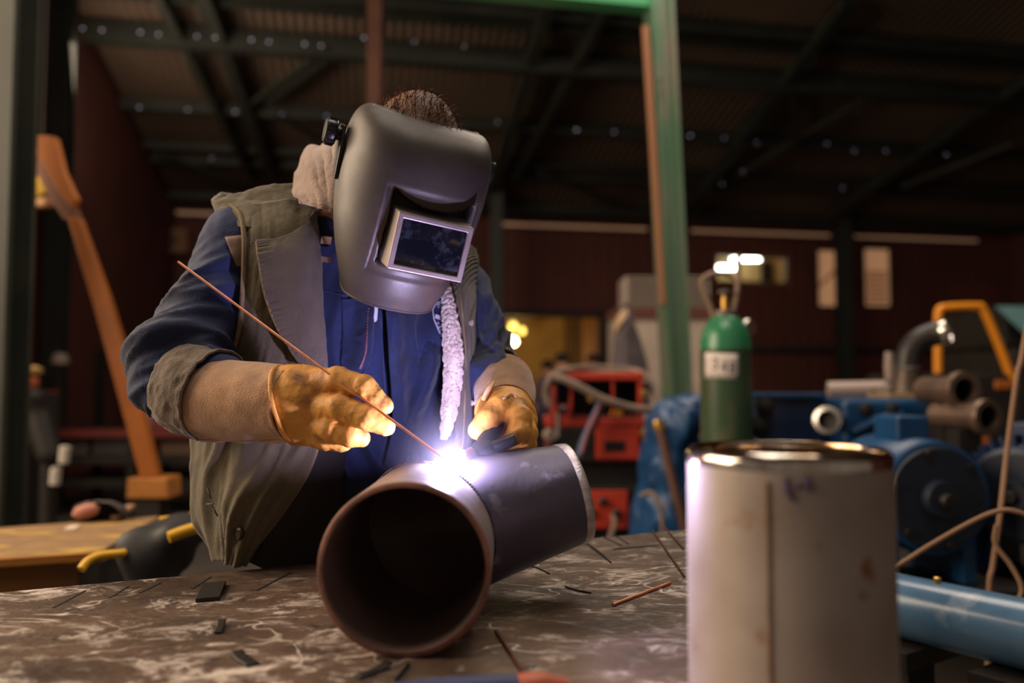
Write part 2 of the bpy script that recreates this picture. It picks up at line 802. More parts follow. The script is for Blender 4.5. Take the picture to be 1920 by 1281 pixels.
# ---- roof: ribbed sheet sloping down to the back wall
pitch_u = 0.11
cols = int((RIGHT_U - LEFT_U + 0.6) / pitch_u * 4)
V0, F0 = [], []
for i in range(cols + 1):
    u = LEFT_U - 0.3 + i * pitch_u / 4
    dz = [0.0, 0.0, 0.028, 0.028][i % 4]
    for v in (WALL_V + 0.2, FRONT_V):
        V0.append(H(u, v, roof_z(v) + dz))
for i in range(cols):
    F0.append((2 * i, 2 * i + 1, 2 * i + 3, 2 * i + 2))
roof = link_mesh('roof', V0, F0, M_roof, smooth=False)
solidify(roof, 0.004, 1.0)
tag(roof, 'brown ribbed metal roof sheet on dark purlins', kind='structure')

def roof_uv(px, py, drop=0.0):
    q = roof_px(px, py, drop)
    return q.dot(HU), q.dot(HV)

# purlins across the roof at the depths the photo shows them
for px, py, w, h in ((1000, 395, 0.10, 0.14), (700, 322, 0.07, 0.10), (700, 222, 0.09, 0.16), (700, 92, 0.16, 0.24),
                     (1000, 25, 0.08, 0.16), (1000, 312, 0.06, 0.10), (1500, 90, 0.08, 0.14)):
    _, v = roof_uv(px, py, 0.1)
    z = roof_z(v) - h / 2 - 0.01
    MB().box(H((LEFT_U + RIGHT_U) / 2, v, z), RIGHT_U - LEFT_U, w, h, HU, HV).build('purlin', M_steel_dark, roof)
_, v = roof_uv(700, -160, 0.1)
MB().box(H((LEFT_U + RIGHT_U) / 2, v, roof_z(v) - 0.1), RIGHT_U - LEFT_U, 0.1, 0.18, HU, HV).build('purlin', M_steel_dark, roof)

# rafters down the slope and the diagonal braces between purlins
def on_roof(px, py, drop):
    return roof_px(px, py, drop)

for a, b, w in (((395, 20), (512, 335), 0.13), ((325, 40), (478, 340), 0.09), ((1003, 90), (912, 395), 0.13),
                ((1085, 110), (965, 330), 0.08), ((1475, 150), (1285, 395), 0.13), ((1840, 210), (1560, 400), 0.13)):
    A, B = on_roof(a[0], a[1], 0.16), on_roof(b[0], b[1], 0.16)
    d = (B - A).normalized()
    MB().bar(A - d * 1.5, B, w, 0.16).build('rafter', M_steel_dark, roof)
for a, b in (((470, 195), (615, 92)), ((615, 110), (500, 195)), ((290, 285), (450, 345)), ((520, 215), (600, 262)),
             ((1640, 175), (1380, 330)), ((1900, 270), (1690, 350)), ((1010, 320), (1180, 395)), ((1485, 160), (1492, 285))):
    MB().bar(on_roof(a[0], a[1], 0.2), on_roof(b[0], b[1], 0.2), 0.06, 0.06).build('roof_brace', M_steel_dark, roof)

# small holes along the sheet fixings with daylight in them
dots = [(80, 48, 1), (100, 52, .5), (155, 54, .7), (191, 57, .8), (263, 61, .9), (297, 65, .8), (369, 69, .8), (403, 71, 1), (471, 75, 1),
        (504, 79, .9), (571, 83, 1), (602, 86, .8), (682, 71, .9), (777, 79, .5), (870, 87, .5), (168, 197, .9), (261, 202, .9),
        (352, 206, 1), (441, 210, 1), (528, 215, .7), (613, 219, 1), (235, 292, .7), (397, 297, .5), (1081, 244, 1.2),
        (1152, 248, .7), (1294, 255, .9), (1358, 259, .5), (1420, 268, .5), (1550, 270, .5), (1602, 283, .4), (1661, 284, .5),
        (1354, 345, .4), (1580, 353, .6), (1774, 290, .4), (933, 230, .5), (1392, 322, .4)]
hole_me = None
for k, (px, py, s) in enumerate(dots):
    q = roof_px(px, py, 0.30)
    r = 0.0080 * (0.25 + 0.75 * s)
    mb = MB().lathe([(r, 0.0), (r, 0.006)], (0, 0, 0), (0, 0, 1), n=8)
    o = mb.build('fixing_hole', M_hole, None)
    o.location = q
    put_loc = o.location.copy()
    o.parent = roof

# ---- eaves gap: strips of daylight between wall head and roof (translucent panels)
wn = 1
for x0, x1, y0, y1 in ((332, 402, 374, 386), (940, 1213, 399, 409), (1296, 1556, 411, 425), (1603, 1832, 424, 437)):
    a = hall_px(x0, y0, WALL_V - 0.05)
    b = hall_px(x1, y1, WALL_V - 0.05)
    zc, hh = (a[1] + b[1]) / 2, 0.055
    zc = EAVE_Z - 0.16
    w = MB().hbox(a[0], b[0], WALL_V - 0.06, WALL_V - 0.03, zc - hh / 2, zc + hh / 2).build('window_%d' % wn, M_sky)
    tag(w, ['short', 'long', 'wide', 'rightmost'][wn - 1] + ' strip of daylight under the eaves of the back wall', kind='structure')
    fr = MB()
    for z in (zc - hh / 2 - 0.02, zc + hh / 2 + 0.02):
        fr.hbox(a[0] - 0.04, b[0] + 0.04, WALL_V - 0.08, WALL_V - 0.03, z - 0.02, z + 0.02)
    fr.build('window_frame', M_steel_dark, w)
    wn += 1

# ---- two tall upright windows with warm daylight panes
M_pane = mat('dusty warm pane', hexc(190, 140, 96))
def pane_mat(name, c, s):
    return emit(name, c, s)
for (o, lab, slats) in ((OP_W1, 'narrow upright window glowing warm in the back wall', 0),
                        (OP_W2, 'upright window with a grille across its lower half', 7)):
    w = MB().hbox(o[0], o[1], WALL_V + 0.07, WALL_V + 0.09, o[2], o[3]).build('window_%d' % wn, pane_mat('lit pane', (1.0, 0.52, 0.26), 0.2))
    tag(w, lab, kind='structure')
    fr = MB()
    for u_ in (o[0], o[1]):
        fr.hbox(u_ - 0.03, u_ + 0.03, WALL_V - 0.01, WALL_V + 0.1, o[2] - 0.03, o[3] + 0.03)
    for z_ in (o[2], o[3]):
        fr.hbox(o[0], o[1], WALL_V - 0.01, WALL_V + 0.1, z_ - 0.03, z_ + 0.03)
    fr.build('window_frame', M_steel_dark, w)
    for k in range(slats):
        z_ = o[2] + (o[3] - o[2]) * (0.1 + 0.48 * k / max(slats - 1, 1))
        MB().hbox(o[0] + 0.09, o[1] - 0.09, WALL_V + 0.03, WALL_V + 0.05, z_ - 0.02, z_ + 0.02).build('slat', M_rust, w)
    if not slats:
        MB().bar(H(o[0], WALL_V + 0.04, o[2] + 0.35), H(o[1], WALL_V + 0.04, o[2] + 0.75), 0.03, 0.03).build('brace', M_rust, w)
    wn += 1

# ---- office behind the wide window, lit by two tubes
M_cream = mat('cream office wall', hexc(226, 190, 130), hexc(206, 170, 112), scale=3, rough=0.8)
o = OP_OFFICE
off = MB()
off.hbox(o[0] - 0.6, o[1] + 0.6, WALL_V + 1.5, WALL_V + 1.6, o[2] - 0.5, o[3] + 0.4)
off.hbox(o[0] - 0.6, o[1] + 0.6, WALL_V + 0.12, WALL_V + 1.6, o[2] - 0.6, o[2] - 0.5)
off.hbox(o[0] - 0.6, o[1] + 0.6, WALL_V + 0.12, WALL_V + 1.6, o[3] + 0.4, o[3] + 0.5)
off.hbox(o[0] - 0.7, o[0] - 0.6, WALL_V + 0.12, WALL_V + 1.6, o[2] - 0.5, o[3] + 0.4)
off.hbox(o[1] + 0.6, o[1] + 0.7, WALL_V + 0.12, WALL_V + 1.6, o[2] - 0.5, o[3] + 0.4)
tag(off.build('wall_office', M_cream), 'cream walls of the lit office behind the wide window', kind='structure')
wf = MB()
for u_ in (o[0], o[1]):
    wf.hbox(u_ - 0.035, u_ + 0.035, WALL_V - 0.02, WALL_V + 0.1, o[2] - 0.035, o[3] + 0.035)
for z_ in (o[2], o[3]):
    wf.hbox(o[0], o[1], WALL_V - 0.02, WALL_V + 0.1, z_ - 0.035, z_ + 0.035)
w = wf.build('window_%d' % wn, mat('brown window frame', hexc(120, 84, 60), rough=0.6))
tag(w, 'wide office window with cream light inside, above the gas cylinder', kind='structure')
wn += 1
M_tube = emit('fluorescent tube', (0.86, 1.0, 0.92), 15.0)
for (x0, x1, y, dv, lab) in ((1338, 1380, 502, 0.35, 'white fluorescent tube at the near end of the lit office'),
                             (1372, 1424, 486, 1.0, 'white fluorescent tube farther inside the lit office')):
    a = hall_px(x0, y, WALL_V + dv)
    b = hall_px(x1, y, WALL_V + dv)
    t = empty('ceiling_lamp', H((a[0] + b[0]) / 2, WALL_V + dv, a[1]), lab, 'lamp')
    MB().tube([H(a[0], WALL_V + dv, a[1]), H(b[0], WALL_V + dv, b[1])], 0.03, 8).build('tube', M_tube, t)
    MB().hbox(a[0] - 0.03, b[0] + 0.03, WALL_V + dv - 0.04, WALL_V + dv + 0.04, a[1] + 0.04, a[1] + 0.09).build('fitting', M_cream, t)
    for uu in (a[0] + 0.05, b[0] - 0.05):
        MB().tube([H(uu, WALL_V + dv, a[1] + 0.08), H(uu, WALL_V + dv, o[3] + 0.41)], 0.008, 5).build('hanger', M_steel_dark, t)
a = hall_px(1443, 512, WALL_V + 1.35)
mb = MB()
mb.prism([H(a[0] - 0.13, WALL_V + 1.48, a[1] - 0.42), H(a[0] + 0.13, WALL_V + 1.48, a[1] - 0.42), H(a[0] + 0.13, WALL_V + 1.48, a[1] + 0.16),
          H(a[0] + 0.07, WALL_V + 1.48, a[1] + 0.26), H(a[0] - 0.07, WALL_V + 1.48, a[1] + 0.26), H(a[0] - 0.13, WALL_V + 1.48, a[1] + 0.16)], -HV * 0.06)
co = mb.build('wall_coat', mat('black cloth', hexc(34, 28, 26), rough=0.9), bev=0.02)
tag(co, 'black coat hanging on the office wall behind the wide window', 'coat')

# ---- side room seen through the low opening, lit yellow
o = OP_ROOM
M_yroom = mat('ochre room wall', hexc(206, 174, 112), hexc(184, 150, 92), scale=2, rough=0.85)
rm = MB()
rm.hbox(o[0] - 1.2, o[1] + 0.6, WALL_V + 3.0, WALL_V + 3.1, 0, 3.0)
rm.hbox(o[0] - 1.3, o[0] - 1.2, WALL_V + 0.12, WALL_V + 3.1, 0, 3.0)
rm.hbox(o[1] + 0.6, o[1] + 0.7, WALL_V + 0.12, WALL_V + 3.1, 0, 3.0)
rm.hbox(o[0] - 1.3, o[1] + 0.7, WALL_V + 0.12, WALL_V + 3.1, 3.0, 3.1)
tag(rm.build('wall_side_room', M_yroom), 'ochre walls of the lamp-lit side room behind the opening', kind='structure')
tr = MB()
tr.hbox(o[0] - 0.1, o[1] + 0.25, WALL_V - 0.1, WALL_V, o[3] - 0.02, o[3] + 0.12)
tr.hbox(o[1], o[1] + 0.3, WALL_V - 0.08, WALL_V, 0, o[3])
tag(tr.build('trim_1', mat('dark door trim', hexc(50, 30, 28), rough=0.7)), 'dark trim around the opening to the side room', kind='structure')
# partition bars standing in the room
bars = empty('partition_grille', H(o[0] + 1.2, WALL_V + 1.2, 0), 'upright bars of a partition inside the lit side room', 'grille')
for k in range(8):
    px = 1060 + k * 7.5
    uu, _ = hall_px(px, 650, WALL_V + 1.2)
    MB().hbox(uu - 0.022, uu + 0.022, WALL_V + 1.18, WALL_V + 1.22, 0.0, 2.42).build('upright_bar', mat('brown bar', hexc(70, 46, 36), rough=0.7), bars)
uu0, _ = hall_px(1055, 650, WALL_V + 1.2)
uu1, _ = hall_px(1118, 650, WALL_V + 1.2)
MB().hbox(uu0, uu1, WALL_V + 1.17, WALL_V + 1.23, 2.42, 2.5).build('top_rail', mat('brown bar', hexc(70, 46, 36), rough=0.7), bars)
MB().hbox(uu1 - 0.28, uu1, WALL_V + 1.16, WALL_V + 1.24, 0, 2.42).build('end_post', mat('pale post', hexc(206, 158, 108), rough=0.7), bars)
# hanging bulbs
M_bulb = emit('warm bulb', (1.0, 0.82, 0.38), 26.0)
M_bulb2 = emit('dim yellow bulb', (1.0, 0.72, 0.16), 2.6)
for k, (px, py, dv, r, m_, lab) in enumerate(((963, 641, 0.45, 0.062, M_bulb, 'bright round bulb hanging lowest in the opening to the side room'),
                                    (962, 612, 1.2, 0.075, M_bulb2, 'dim yellow bulb hanging above the bright round one'),
                                    (979, 621, 1.5, 0.06, M_bulb2, 'small dim yellow bulb beside the bright hanging bulb'))):
    a = hall_px(px, py, WALL_V + dv)
    q = H(a[0], WALL_V + dv, a[1])
    t = empty('pendant_lamp', q, lab, 'lamp')
    MB().lathe([(0.2 * r, -r), (0.7 * r, -0.72 * r), (r, 0), (0.75 * r, 0.68 * r), (0.4 * r, r), (0.3 * r, 1.3 * r)], q, (0, 0, 1), 14).build('bulb', m_, t, smooth=True)
    MB().lathe([(0.34 * r, 1.25 * r), (0.34 * r, 2.0 * r), (0.1 * r, 2.2 * r)], q, (0, 0, 1), 10).build('socket', M_steel_dark, t)
    MB().tube([q + Vector((0, 0, 2.1 * r)), Vector((q.x, q.y, 3.02))], 0.006, 5).build('cord', M_steel_dark, t)
q = H(hall_px(963, 641, WALL_V + 0.9)[0], WALL_V + 0.9, 2.0)
pl = bpy.data.lights.new('side_room_bulb', 'POINT')
pl.energy, pl.color, pl.shadow_soft_size = 26, (1.0, 0.72, 0.34), 0.06
plo = bpy.data.objects.new('side_room_bulb', pl)
COL.objects.link(plo)
plo.location = q

# ---- rails and conduits on the back wall
def wall_rail(x0, x1, y, m, h, name, lab, dep=0.08):
    a = hall_px(x0, y, WALL_V - dep)
    b = hall_px(x1, y, WALL_V - dep)
    t = MB().hbox(a[0], b[0], WALL_V - dep - 0.03, WALL_V - 0.02, a[1] - h / 2, a[1] + h / 2).build(name, m)
    tag(t, lab, kind='structure')
wall_rail(100, 380, 576, mat('pale rail', hexc(150, 110, 84), rough=0.7), 0.09, 'trim_2', 'pale rail along the back wall behind the welder')
wall_rail(1400, 1760, 655, M_steel_dark, 0.10, 'trim_3', 'dark green rail low on the back wall')

# ---- standing green column with its cross beam
Yc = 6.0
col_bot, col_top = P(1270, 760, Yc), P(1231, -60, Yc)
ax = (col_top - col_bot).normalized()
base = col_bot - ax * (col_bot.z / ax.z)
top = base + ax * (5.35 / ax.z)
Wc = 46 * SC(Yc)
colm = MB()
X1, Y1 = Vector((0.985, 0.17, 0)).normalized(), Vector((-0.17, 0.985, 0)).normalized()
colm.box((base + top) / 2 + X1 * 0.075, 0.028, 0.20, (top - base).length, X1, Y1, ax)
colm.box((base + top) / 2 - X1 * 0.075, 0.028, 0.20, (top - base).length, X1, Y1, ax)
colm.box((base + top) / 2 - Y1 * 0.05, 0.15, 0.014, (top - base).length, X1, Y1, ax)
column = colm.build('support_column', M_green)
tag(column, 'tall worn green steel column standing behind the red welding machine', kind='structure')
MB().box(base + Vector((0, 0, 0.01)), 0.34, 0.34, 0.02, X1, Y1).build('base_plate', M_green, column)
for q in (P(1228, 158, Yc), P(1229, 182, Yc)):
    MB().lathe([(0.022, 0), (0.022, 0.02)], q - Y1 * 0.075, -Y1, 6).build('bolt', M_steel_dark, column)
bm_a = P(1225, 6, Yc)
MB().bar(bm_a, bm_a - X1 * 5.0 + Vector((0, 0, 0.05)), 0.16, 0.13).build('cross_beam', mat('bright green paint', hexc(58, 150, 98), rough=0.4), column)
# rusty pipe along the column
ra, rb2 = P(1240, 520, Yc - 0.1), P(1210, 50, Yc - 0.1)
d = (rb2 - ra).normalized()
pp = MB().tube([ra - d * 0.2, rb2], 0.028, 10).build('conduit', mat('rust orange conduit', hexc(150, 100, 66), rough=0.6))
pp.parent = column

# rusty hanger post dropping from the roof behind the helmet
q0 = P(701, 100, 7.4)
pst = MB()
zt_ = roof_z(q0.dot(HV))
pst.box((q0.x, q0.y, (zt_ + 0.0) / 2), 0.13, 0.02, zt_)
pst.box((q0.x, q0.y + 0.12, zt_ / 2), 0.13, 0.02, zt_)
pst.box((q0.x, q0.y + 0.06, zt_ / 2), 0.02, 0.12, zt_)
tag(pst.build('rust_column', mat('dark rust steel', hexc(96, 56, 38), hexc(76, 44, 32), scale=3, rough=0.7)), 'rusty brown column rising to the roof behind the helmet', kind='structure')

# dark column at the far left edge, and slimmer ones by the wall
Yl = 3.6
lc = MB()
q0 = P(-26, 700, Yl)
lc.box((q0.x, q0.y, 3.0), 0.17, 0.03, 6.0)
lc.box((q0.x, q0.y + 0.18, 3.0), 0.17, 0.03, 6.0)
lc.box((q0.x, q0.y + 0.09, 3.0), 0.02, 0.18, 6.0)
gp = lc.build('gate_column', mat('grey green steel', hexc(58, 60, 50), hexc(44, 47, 38), scale=3, rough=0.6))
tag(gp, 'grey green steel column at the left edge of the photo', kind='structure')
q0 = P(93, 700, 7.5)
lc = MB()
lc.box((q0.x, q0.y, 3.1), 0.16, 0.03, 6.2)
lc.box((q0.x, q0.y + 0.16, 3.1), 0.16, 0.03, 6.2)
lc.box((q0.x, q0.y + 0.08, 3.1), 0.02, 0.16, 6.2)
tag(lc.build('wall_column', M_steel_dark), 'dark slim column behind the orange hoist leg', kind='structure')
q0 = P(931, 500, 12.6)
lc = MB()
for dy in (0, 0.18):
    lc.box((q0.x, q0.y + dy, 2.15), 0.2, 0.03, 4.3)
lc.box((q0.x, q0.y + 0.09, 2.15), 0.02, 0.18, 4.3)
tag(lc.build('wall_column.001', M_steel_dark), 'dark green column beside the lamp-lit opening', kind='structure')
q0 = P(1585, 500, 14.4)
lc = MB()
for dy in (0, 0.18):
    lc.box((q0.x, q0.y + dy, 2.1), 0.24, 0.03, 4.2)
lc.box((q0.x, q0.y + 0.09, 2.1), 0.02, 0.18, 4.2)
tag(lc.build('wall_column.002', M_steel_dark), 'dark green column between the two upright lit windows', kind='structure')

# ================================================================== WELDING TABLE
TZ = 0.85
EDGE = lambda X: 1.327 + 0.446 * (X + 0.849)
def table_material():
    m = bpy.data.materials.new('scraped steel with painted glare')
    m.use_nodes = True
    nt = m.node_tree
    b = nt.nodes['Principled BSDF']
    tc = _n(nt, 'ShaderNodeTexCoord')
    mp = _n(nt, 'ShaderNodeMapping')
    mp.inputs['Rotation'].default_value = (0, 0, math.radians(-28))
    mp.inputs['Scale'].default_value = (0.9, 1.5, 1)
    nt.links.new(tc.outputs['Object'], mp.inputs['Vector'])
    def nz(scale, det, dist, src=mp.outputs['Vector'], rough=0.6):
        n = _n(nt, 'ShaderNodeTexNoise')
        n.inputs['Scale'].default_value = scale
        n.inputs['Detail'].default_value = det
        n.inputs['Distortion'].default_value = dist
        n.inputs['Roughness'].default_value = rough
        nt.links.new(src, n.inputs['Vector'])
        return n.outputs['Fac']
    def rng(v, a, b_, c=0.0, d=1.0):
        r = _n(nt, 'ShaderNodeMapRange')
        r.inputs['From Min'].default_value = a
        r.inputs['From Max'].default_value = b_
        r.inputs['To Min'].default_value = c
        r.inputs['To Max'].default_value = d
        nt.links.new(v, r.inputs['Value'])
        return r.outputs['Result']
    def mul(a, b_, op='MULTIPLY'):
        k = _n(nt, 'ShaderNodeMath', operation=op)
        nt.links.new(a, k.inputs[0])
        if isinstance(b_, float):
            k.inputs[1].default_value = b_
        else:
            nt.links.new(b_, k.inputs[1])
        return k.outputs[0]
    def mix(f, a, c):
        k = _n(nt, 'ShaderNodeMix', data_type='RGBA')
        nt.links.new(f, k.inputs[0])
        if isinstance(a, tuple):
            k.inputs[6].default_value = rgba(a)
        else:
            nt.links.new(a, k.inputs[6])
        k.inputs[7].default_value = rgba(c)
        return k.outputs[2]
    base = mix(rng(nz(3.5, 9, 0.4), 0.35, 0.65), hexc(120, 97, 81), hexc(70, 56, 47))
    base = mix(rng(nz(26, 6, 0.4), 0.56, 0.72), base, hexc(50, 41, 36))
    # worn scraped flakes, whitened with painted backlight glare, in zones; a few scrape lines
    flake_glare = rng(nz(10, 15, 0.5, rough=0.80), 0.512, 0.605)
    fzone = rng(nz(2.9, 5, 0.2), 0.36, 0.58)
    broad = mul(flake_glare, fzone)
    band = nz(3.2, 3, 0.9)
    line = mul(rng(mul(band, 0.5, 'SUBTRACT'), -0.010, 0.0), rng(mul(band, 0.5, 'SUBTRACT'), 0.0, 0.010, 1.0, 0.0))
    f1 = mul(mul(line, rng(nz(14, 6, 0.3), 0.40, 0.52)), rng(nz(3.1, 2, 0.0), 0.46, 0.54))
    bare_glare = _n(nt, 'ShaderNodeMath', operation='MAXIMUM')
    nt.links.new(f1, bare_glare.inputs[0])
    nt.links.new(broad, bare_glare.inputs[1])
    col = mix(bare_glare.outputs[0], base, hexc(234, 218, 206))
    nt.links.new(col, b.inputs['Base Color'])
    nt.links.new(rng(bare_glare.outputs[0], 0, 1, 0.42, 0.36), b.inputs['Roughness'])
    b.inputs['Metallic'].default_value = 0.15
    bp = _n(nt, 'ShaderNodeBump')
    bp.inputs['Strength'].default_value = 0.9
    bp.inputs['Distance'].default_value = 0.003
    hsum = mul(nz(60, 5, 0), mul(nz(9, 6, 0.6), 1.5), 'ADD')
    nt.links.new(hsum, bp.inputs['Height'])
    nt.links.new(bp.outputs['Normal'], b.inputs['Normal'])
    return m

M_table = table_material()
tb = empty('welding_table', (-0.4, 1.1, 0), 'long scarred steel welding table in front of the welder', 'table')
poly = [(-1.45, 0.60), (0.445, 0.60), (0.445, EDGE(0.445)), (-1.45, EDGE(-1.45))]
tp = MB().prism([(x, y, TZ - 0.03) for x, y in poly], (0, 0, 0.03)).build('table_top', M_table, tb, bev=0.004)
M_frame = mat('dark table steel', hexc(52, 46, 42), hexc(38, 33, 30), scale=6, rough=0.6, metal=0.3)
for (x, y) in ((-1.36, 0.68), (0.36, 0.68), (0.36, 1.72), (-1.36, 0.99)):
    MB().box((x, y, (TZ - 0.03) / 2), 0.07, 0.07, TZ - 0.03).build('leg', M_frame, tb, bev=0.004)
for a, b in (((-1.36, 0.68), (0.36, 0.68)), ((0.36, 0.68), (0.36, 1.72)), ((-1.36, 0.99), (0.36, 1.72))):
    MB().bar((a[0], a[1], TZ - 0.075), (b[0], b[1], TZ - 0.075), 0.05, 0.09).build('apron_rail', M_frame, tb)
# saw marks cut into the back edge of the plate
M_cut = mat('dark groove', hexc(26, 21, 19), rough=0.8)
for px, py, qx, qy in ((480, 1108, 545, 1074), (240, 1100, 205, 1122), (300, 1093, 262, 1112), (395, 1082, 360, 1104), (640, 1078, 600, 1098),
                       (160, 1108, 100, 1140), (1128, 1006, 1165, 1024), (1150, 1003, 1178, 1020), (1110, 1028, 1145, 1055)):
    a, b = P(px, py, 1.3), P(qx, qy, 1.3)
    def tab(px_, py_):
        d_ = ray(px_, py_)
        t_ = (TZ - CAM_Z) / d_.z
        return Vector((0, 0, CAM_Z)) + d_ * t_
    A, B = tab(px, py), tab(qx, qy)
    MB().bar(A + Vector((0, 0, 0.0004)), B + Vector((0, 0, 0.0004)), 0.0045, 0.001).build('saw_mark', M_cut, tb)

def on_table(px, py, h=0.0):
    d_ = ray(px, py)
    t_ = (TZ + h - CAM_Z) / d_.z
    return Vector((0, 0, CAM_Z)) + d_ * t_

# ================================================================== WELDED PIPE
R1 = 0.1095
TH = 0.0075
A0 = Vector((-0.135, 1.0135, TZ + R1))
SEAM_Y = 1.262
S0 = Vector((-0.135, SEAM_Y, TZ + R1))
E0 = P(1084, 922, 1.315)
R2 = 0.0800
bdir = (E0 - S0).normalized()
nrm = (Vector((0, 1, 0)) + bdir).normalized()
nseg = 96
def seam_pt(a, r):
    x, z = r * math.cos(a), r * math.sin(a)
    y = -(x * nrm.x + z * nrm.z) / nrm.y
    return S0 + Vector((x, y, z))
M_pipe_a = mat('grey mill steel', hexc(150, 138, 134), hexc(118, 106, 102), scale=9, rough=0.48, metal=0.35, bump=0.15, bscale=120,
               c3=hexc(104, 72, 62), s3=14, lo3=0.62, hi3=0.72)
M_pipe_in = mat('dark pipe bore', hexc(128, 104, 96), hexc(100, 82, 76), scale=8, rough=0.6, metal=0.2)
M_pipe_b = mat('black coated pipe', hexc(78, 72, 84), hexc(62, 57, 68), scale=10, rough=0.44, metal=0.15, bump=0.1, bscale=90,
               c3=hexc(120, 112, 126), s3=26, lo3=0.62, hi3=0.75)
M_ground = mat('ground bright steel', hexc(214, 206, 204), hexc(170, 160, 158), scale=14, rough=0.36, metal=0.6, bump=0.3, bscale=150, stretch=(1, 1, 4))
M_rim = mat('rusty cut face', hexc(150, 104, 88), hexc(104, 72, 62), scale=30, rough=0.6, metal=0.3)
wp = empty('welded_pipe', (A0.x, A0.y + 0.1, TZ), 'dark pipe elbow of two lengths being welded on the table', 'pipe')

def ring_front(a, r, dy=0.0):
    return A0 + Vector((r * math.cos(a), dy, r * math.sin(a)))

angs = [2 * math.pi * k / nseg for k in range(nseg)]
# outer skin of the near length
V_, F_ = [], []
N1 = 14
for i in range(N1 + 1):
    t = i / N1
    for a in angs:
        V_.append(ring_front(a, R1, 0.003).lerp(seam_pt(a, R1), t))
F_ = grid_faces(N1 + 1, nseg, True)
body = link_mesh('near_length', V_, F_, M_pipe_a, wp)
V_ = []
for i in range(N1 + 1):
    t = i / N1
    for a in angs:
        V_.append(ring_front(a, R1 - TH, 0.0).lerp(seam_pt(a, R1 - TH), t))
link_mesh('bore', V_, [tuple(reversed(f)) for f in F_], M_pipe_in, wp)
V_ = [ring_front(a, R1, 0.003) for a in angs] + [ring_front(a, R1 - 0.0015, 0.0) for a in angs] + [ring_front(a, R1 - TH, 0.0) for a in angs]
link_mesh('cut_face', V_, [tuple(reversed(f)) for f in grid_faces(3, nseg, True)], M_rim, wp)
# far length, narrowing to its ground end
ex = bdir.cross(Vector((0, 0, 1))).normalized()
ey = ex.cross(bdir)
# match the angular start of the end ring to the seam ring
def end_pt(a, r, back=0.0):
    v = Vector((math.cos(a), 0, math.sin(a)))
    v = v - bdir * v.dot(bdir)
    v.normalize()
    return E0 + v * r - bdir * back
def skin(r_s, r_e, t0, t1, n):
    out = []
    for i in range(n + 1):
        t = t0 + (t1 - t0) * i / n
        for a in angs:
            out.append(seam_pt(a, r_s).lerp(end_pt(a, r_e), t))
    return out
fl_ = link_mesh('far_length', skin(R1, R2, 0.0, 0.94, 16), grid_faces(17, nseg, True), M_pipe_b, wp)
link_mesh('bore', skin(R1 - TH, R2 - TH, 0.0, 1.0, 12), [tuple(reversed(f)) for f in grid_faces(13, nseg, True)], M_pipe_in, wp)
# ground band with a ragged inner border, then bevelled lip
V_ = []
for i in range(5):
    for k, a in enumerate(angs):
        t = [0.905, 0.93, 0.96, 0.985, 1.0][i]
        if i == 0:
            t += 0.012 * float(noise(np.array([[k * 0.35, 1.3, 0.2]]))[0])
        off = [0.0002, 0.0012, 0.0012, 0.0008, -0.0045][i]
        q = seam_pt(a, R1).lerp(end_pt(a, R2), t)
        rad = q - S0.lerp(E0, t)
        V_.append(q + rad.normalized() * off)
gb = link_mesh('ground_end', V_, grid_faces(5, nseg, True), M_ground, wp)
tag(gb, 'bright ground steel band at the far end')
# weld bead: overlapping ripples round the joint (finished part only)
bead = MB()
for k in range(150):
    a = math.radians(-40 + k * 360 / 150)
    q = seam_pt(a, R1)
    rad = (q - S0).normalized()
    tng = (seam_pt(a + 0.02, R1) - seam_pt(a - 0.02, R1)).normalized()
    bead.lathe([(0.0005, -0.0016), (0.0032, -0.0005), (0.0036, 0.0004), (0.0005, 0.0016)], q + rad * 0.0004, tng, 8)
wbd = bead.build('weld_bead', mat('weld bead', hexc(120, 112, 116), hexc(84, 76, 80), scale=60, rough=0.35, metal=0.8), wp, smooth=True)
tag(wbd, 'rippled weld bead round the joint', kind='stuff')

# ---- the arc at the joint
aw = math.acos((P(845, 868, 1.255).x - S0.x) / R1)
WELD = seam_pt(aw, R1)
RADW = (WELD - Vector((S0.x, WELD.y, S0.z))).normalized()
ARC = WELD + RADW * 0.013 + Vector((0, -0.004, 0))
M_arc = emit('electric arc', (0.64, 0.56, 1.0), 3300.0)
mb = MB().lathe([(0.0008, -0.008), (0.006, -0.0055), (0.0088, -0.001), (0.0082, 0.0035), (0.0045, 0.008), (0.0008, 0.010)], ARC, RADW, 16)
arc = mb.build('welding_arc', M_arc, smooth=True)
tag(arc, 'blinding blue white welding arc on the pipe joint', 'arc')
# scatter volume added to imitate lens bloom round the arc
def bloom_material():
    m = bpy.data.materials.new('welding fume')
    m.use_nodes = True
    nt = m.node_tree
    nt.nodes.remove(nt.nodes['Principled BSDF'])
    out = nt.nodes['Material Output']
    vol = _n(nt, 'ShaderNodeVolumeScatter')
    vol.inputs['Color'].default_value = (0.9, 0.88, 1.0, 1)
    tc = _n(nt, 'ShaderNodeTexCoord')
    ln = _n(nt, 'ShaderNodeVectorMath', operation='LENGTH')
    nt.links.new(tc.outputs['Object'], ln.inputs[0])
    mr = _n(nt, 'ShaderNodeMapRange', interpolation_type='SMOOTHERSTEP')
    mr.inputs['From Min'].default_value = 0.0
    mr.inputs['From Max'].default_value = 0.13
    mr.inputs['To Min'].default_value = BLOOM
    mr.inputs['To Max'].default_value = 0.0
    nt.links.new(ln.outputs['Value'], mr.inputs['Value'])
    nt.links.new(mr.outputs['Result'], vol.inputs['Density'])
    nt.links.new(vol.outputs['Volume'], out.inputs['Volume'])
    return m
BLOOM = 0.32
mb = MB()
prof_ = [(max(0.13 * math.sin(math.pi * k / 12), 0.0005), -0.13 * math.cos(math.pi * k / 12)) for k in range(13)]
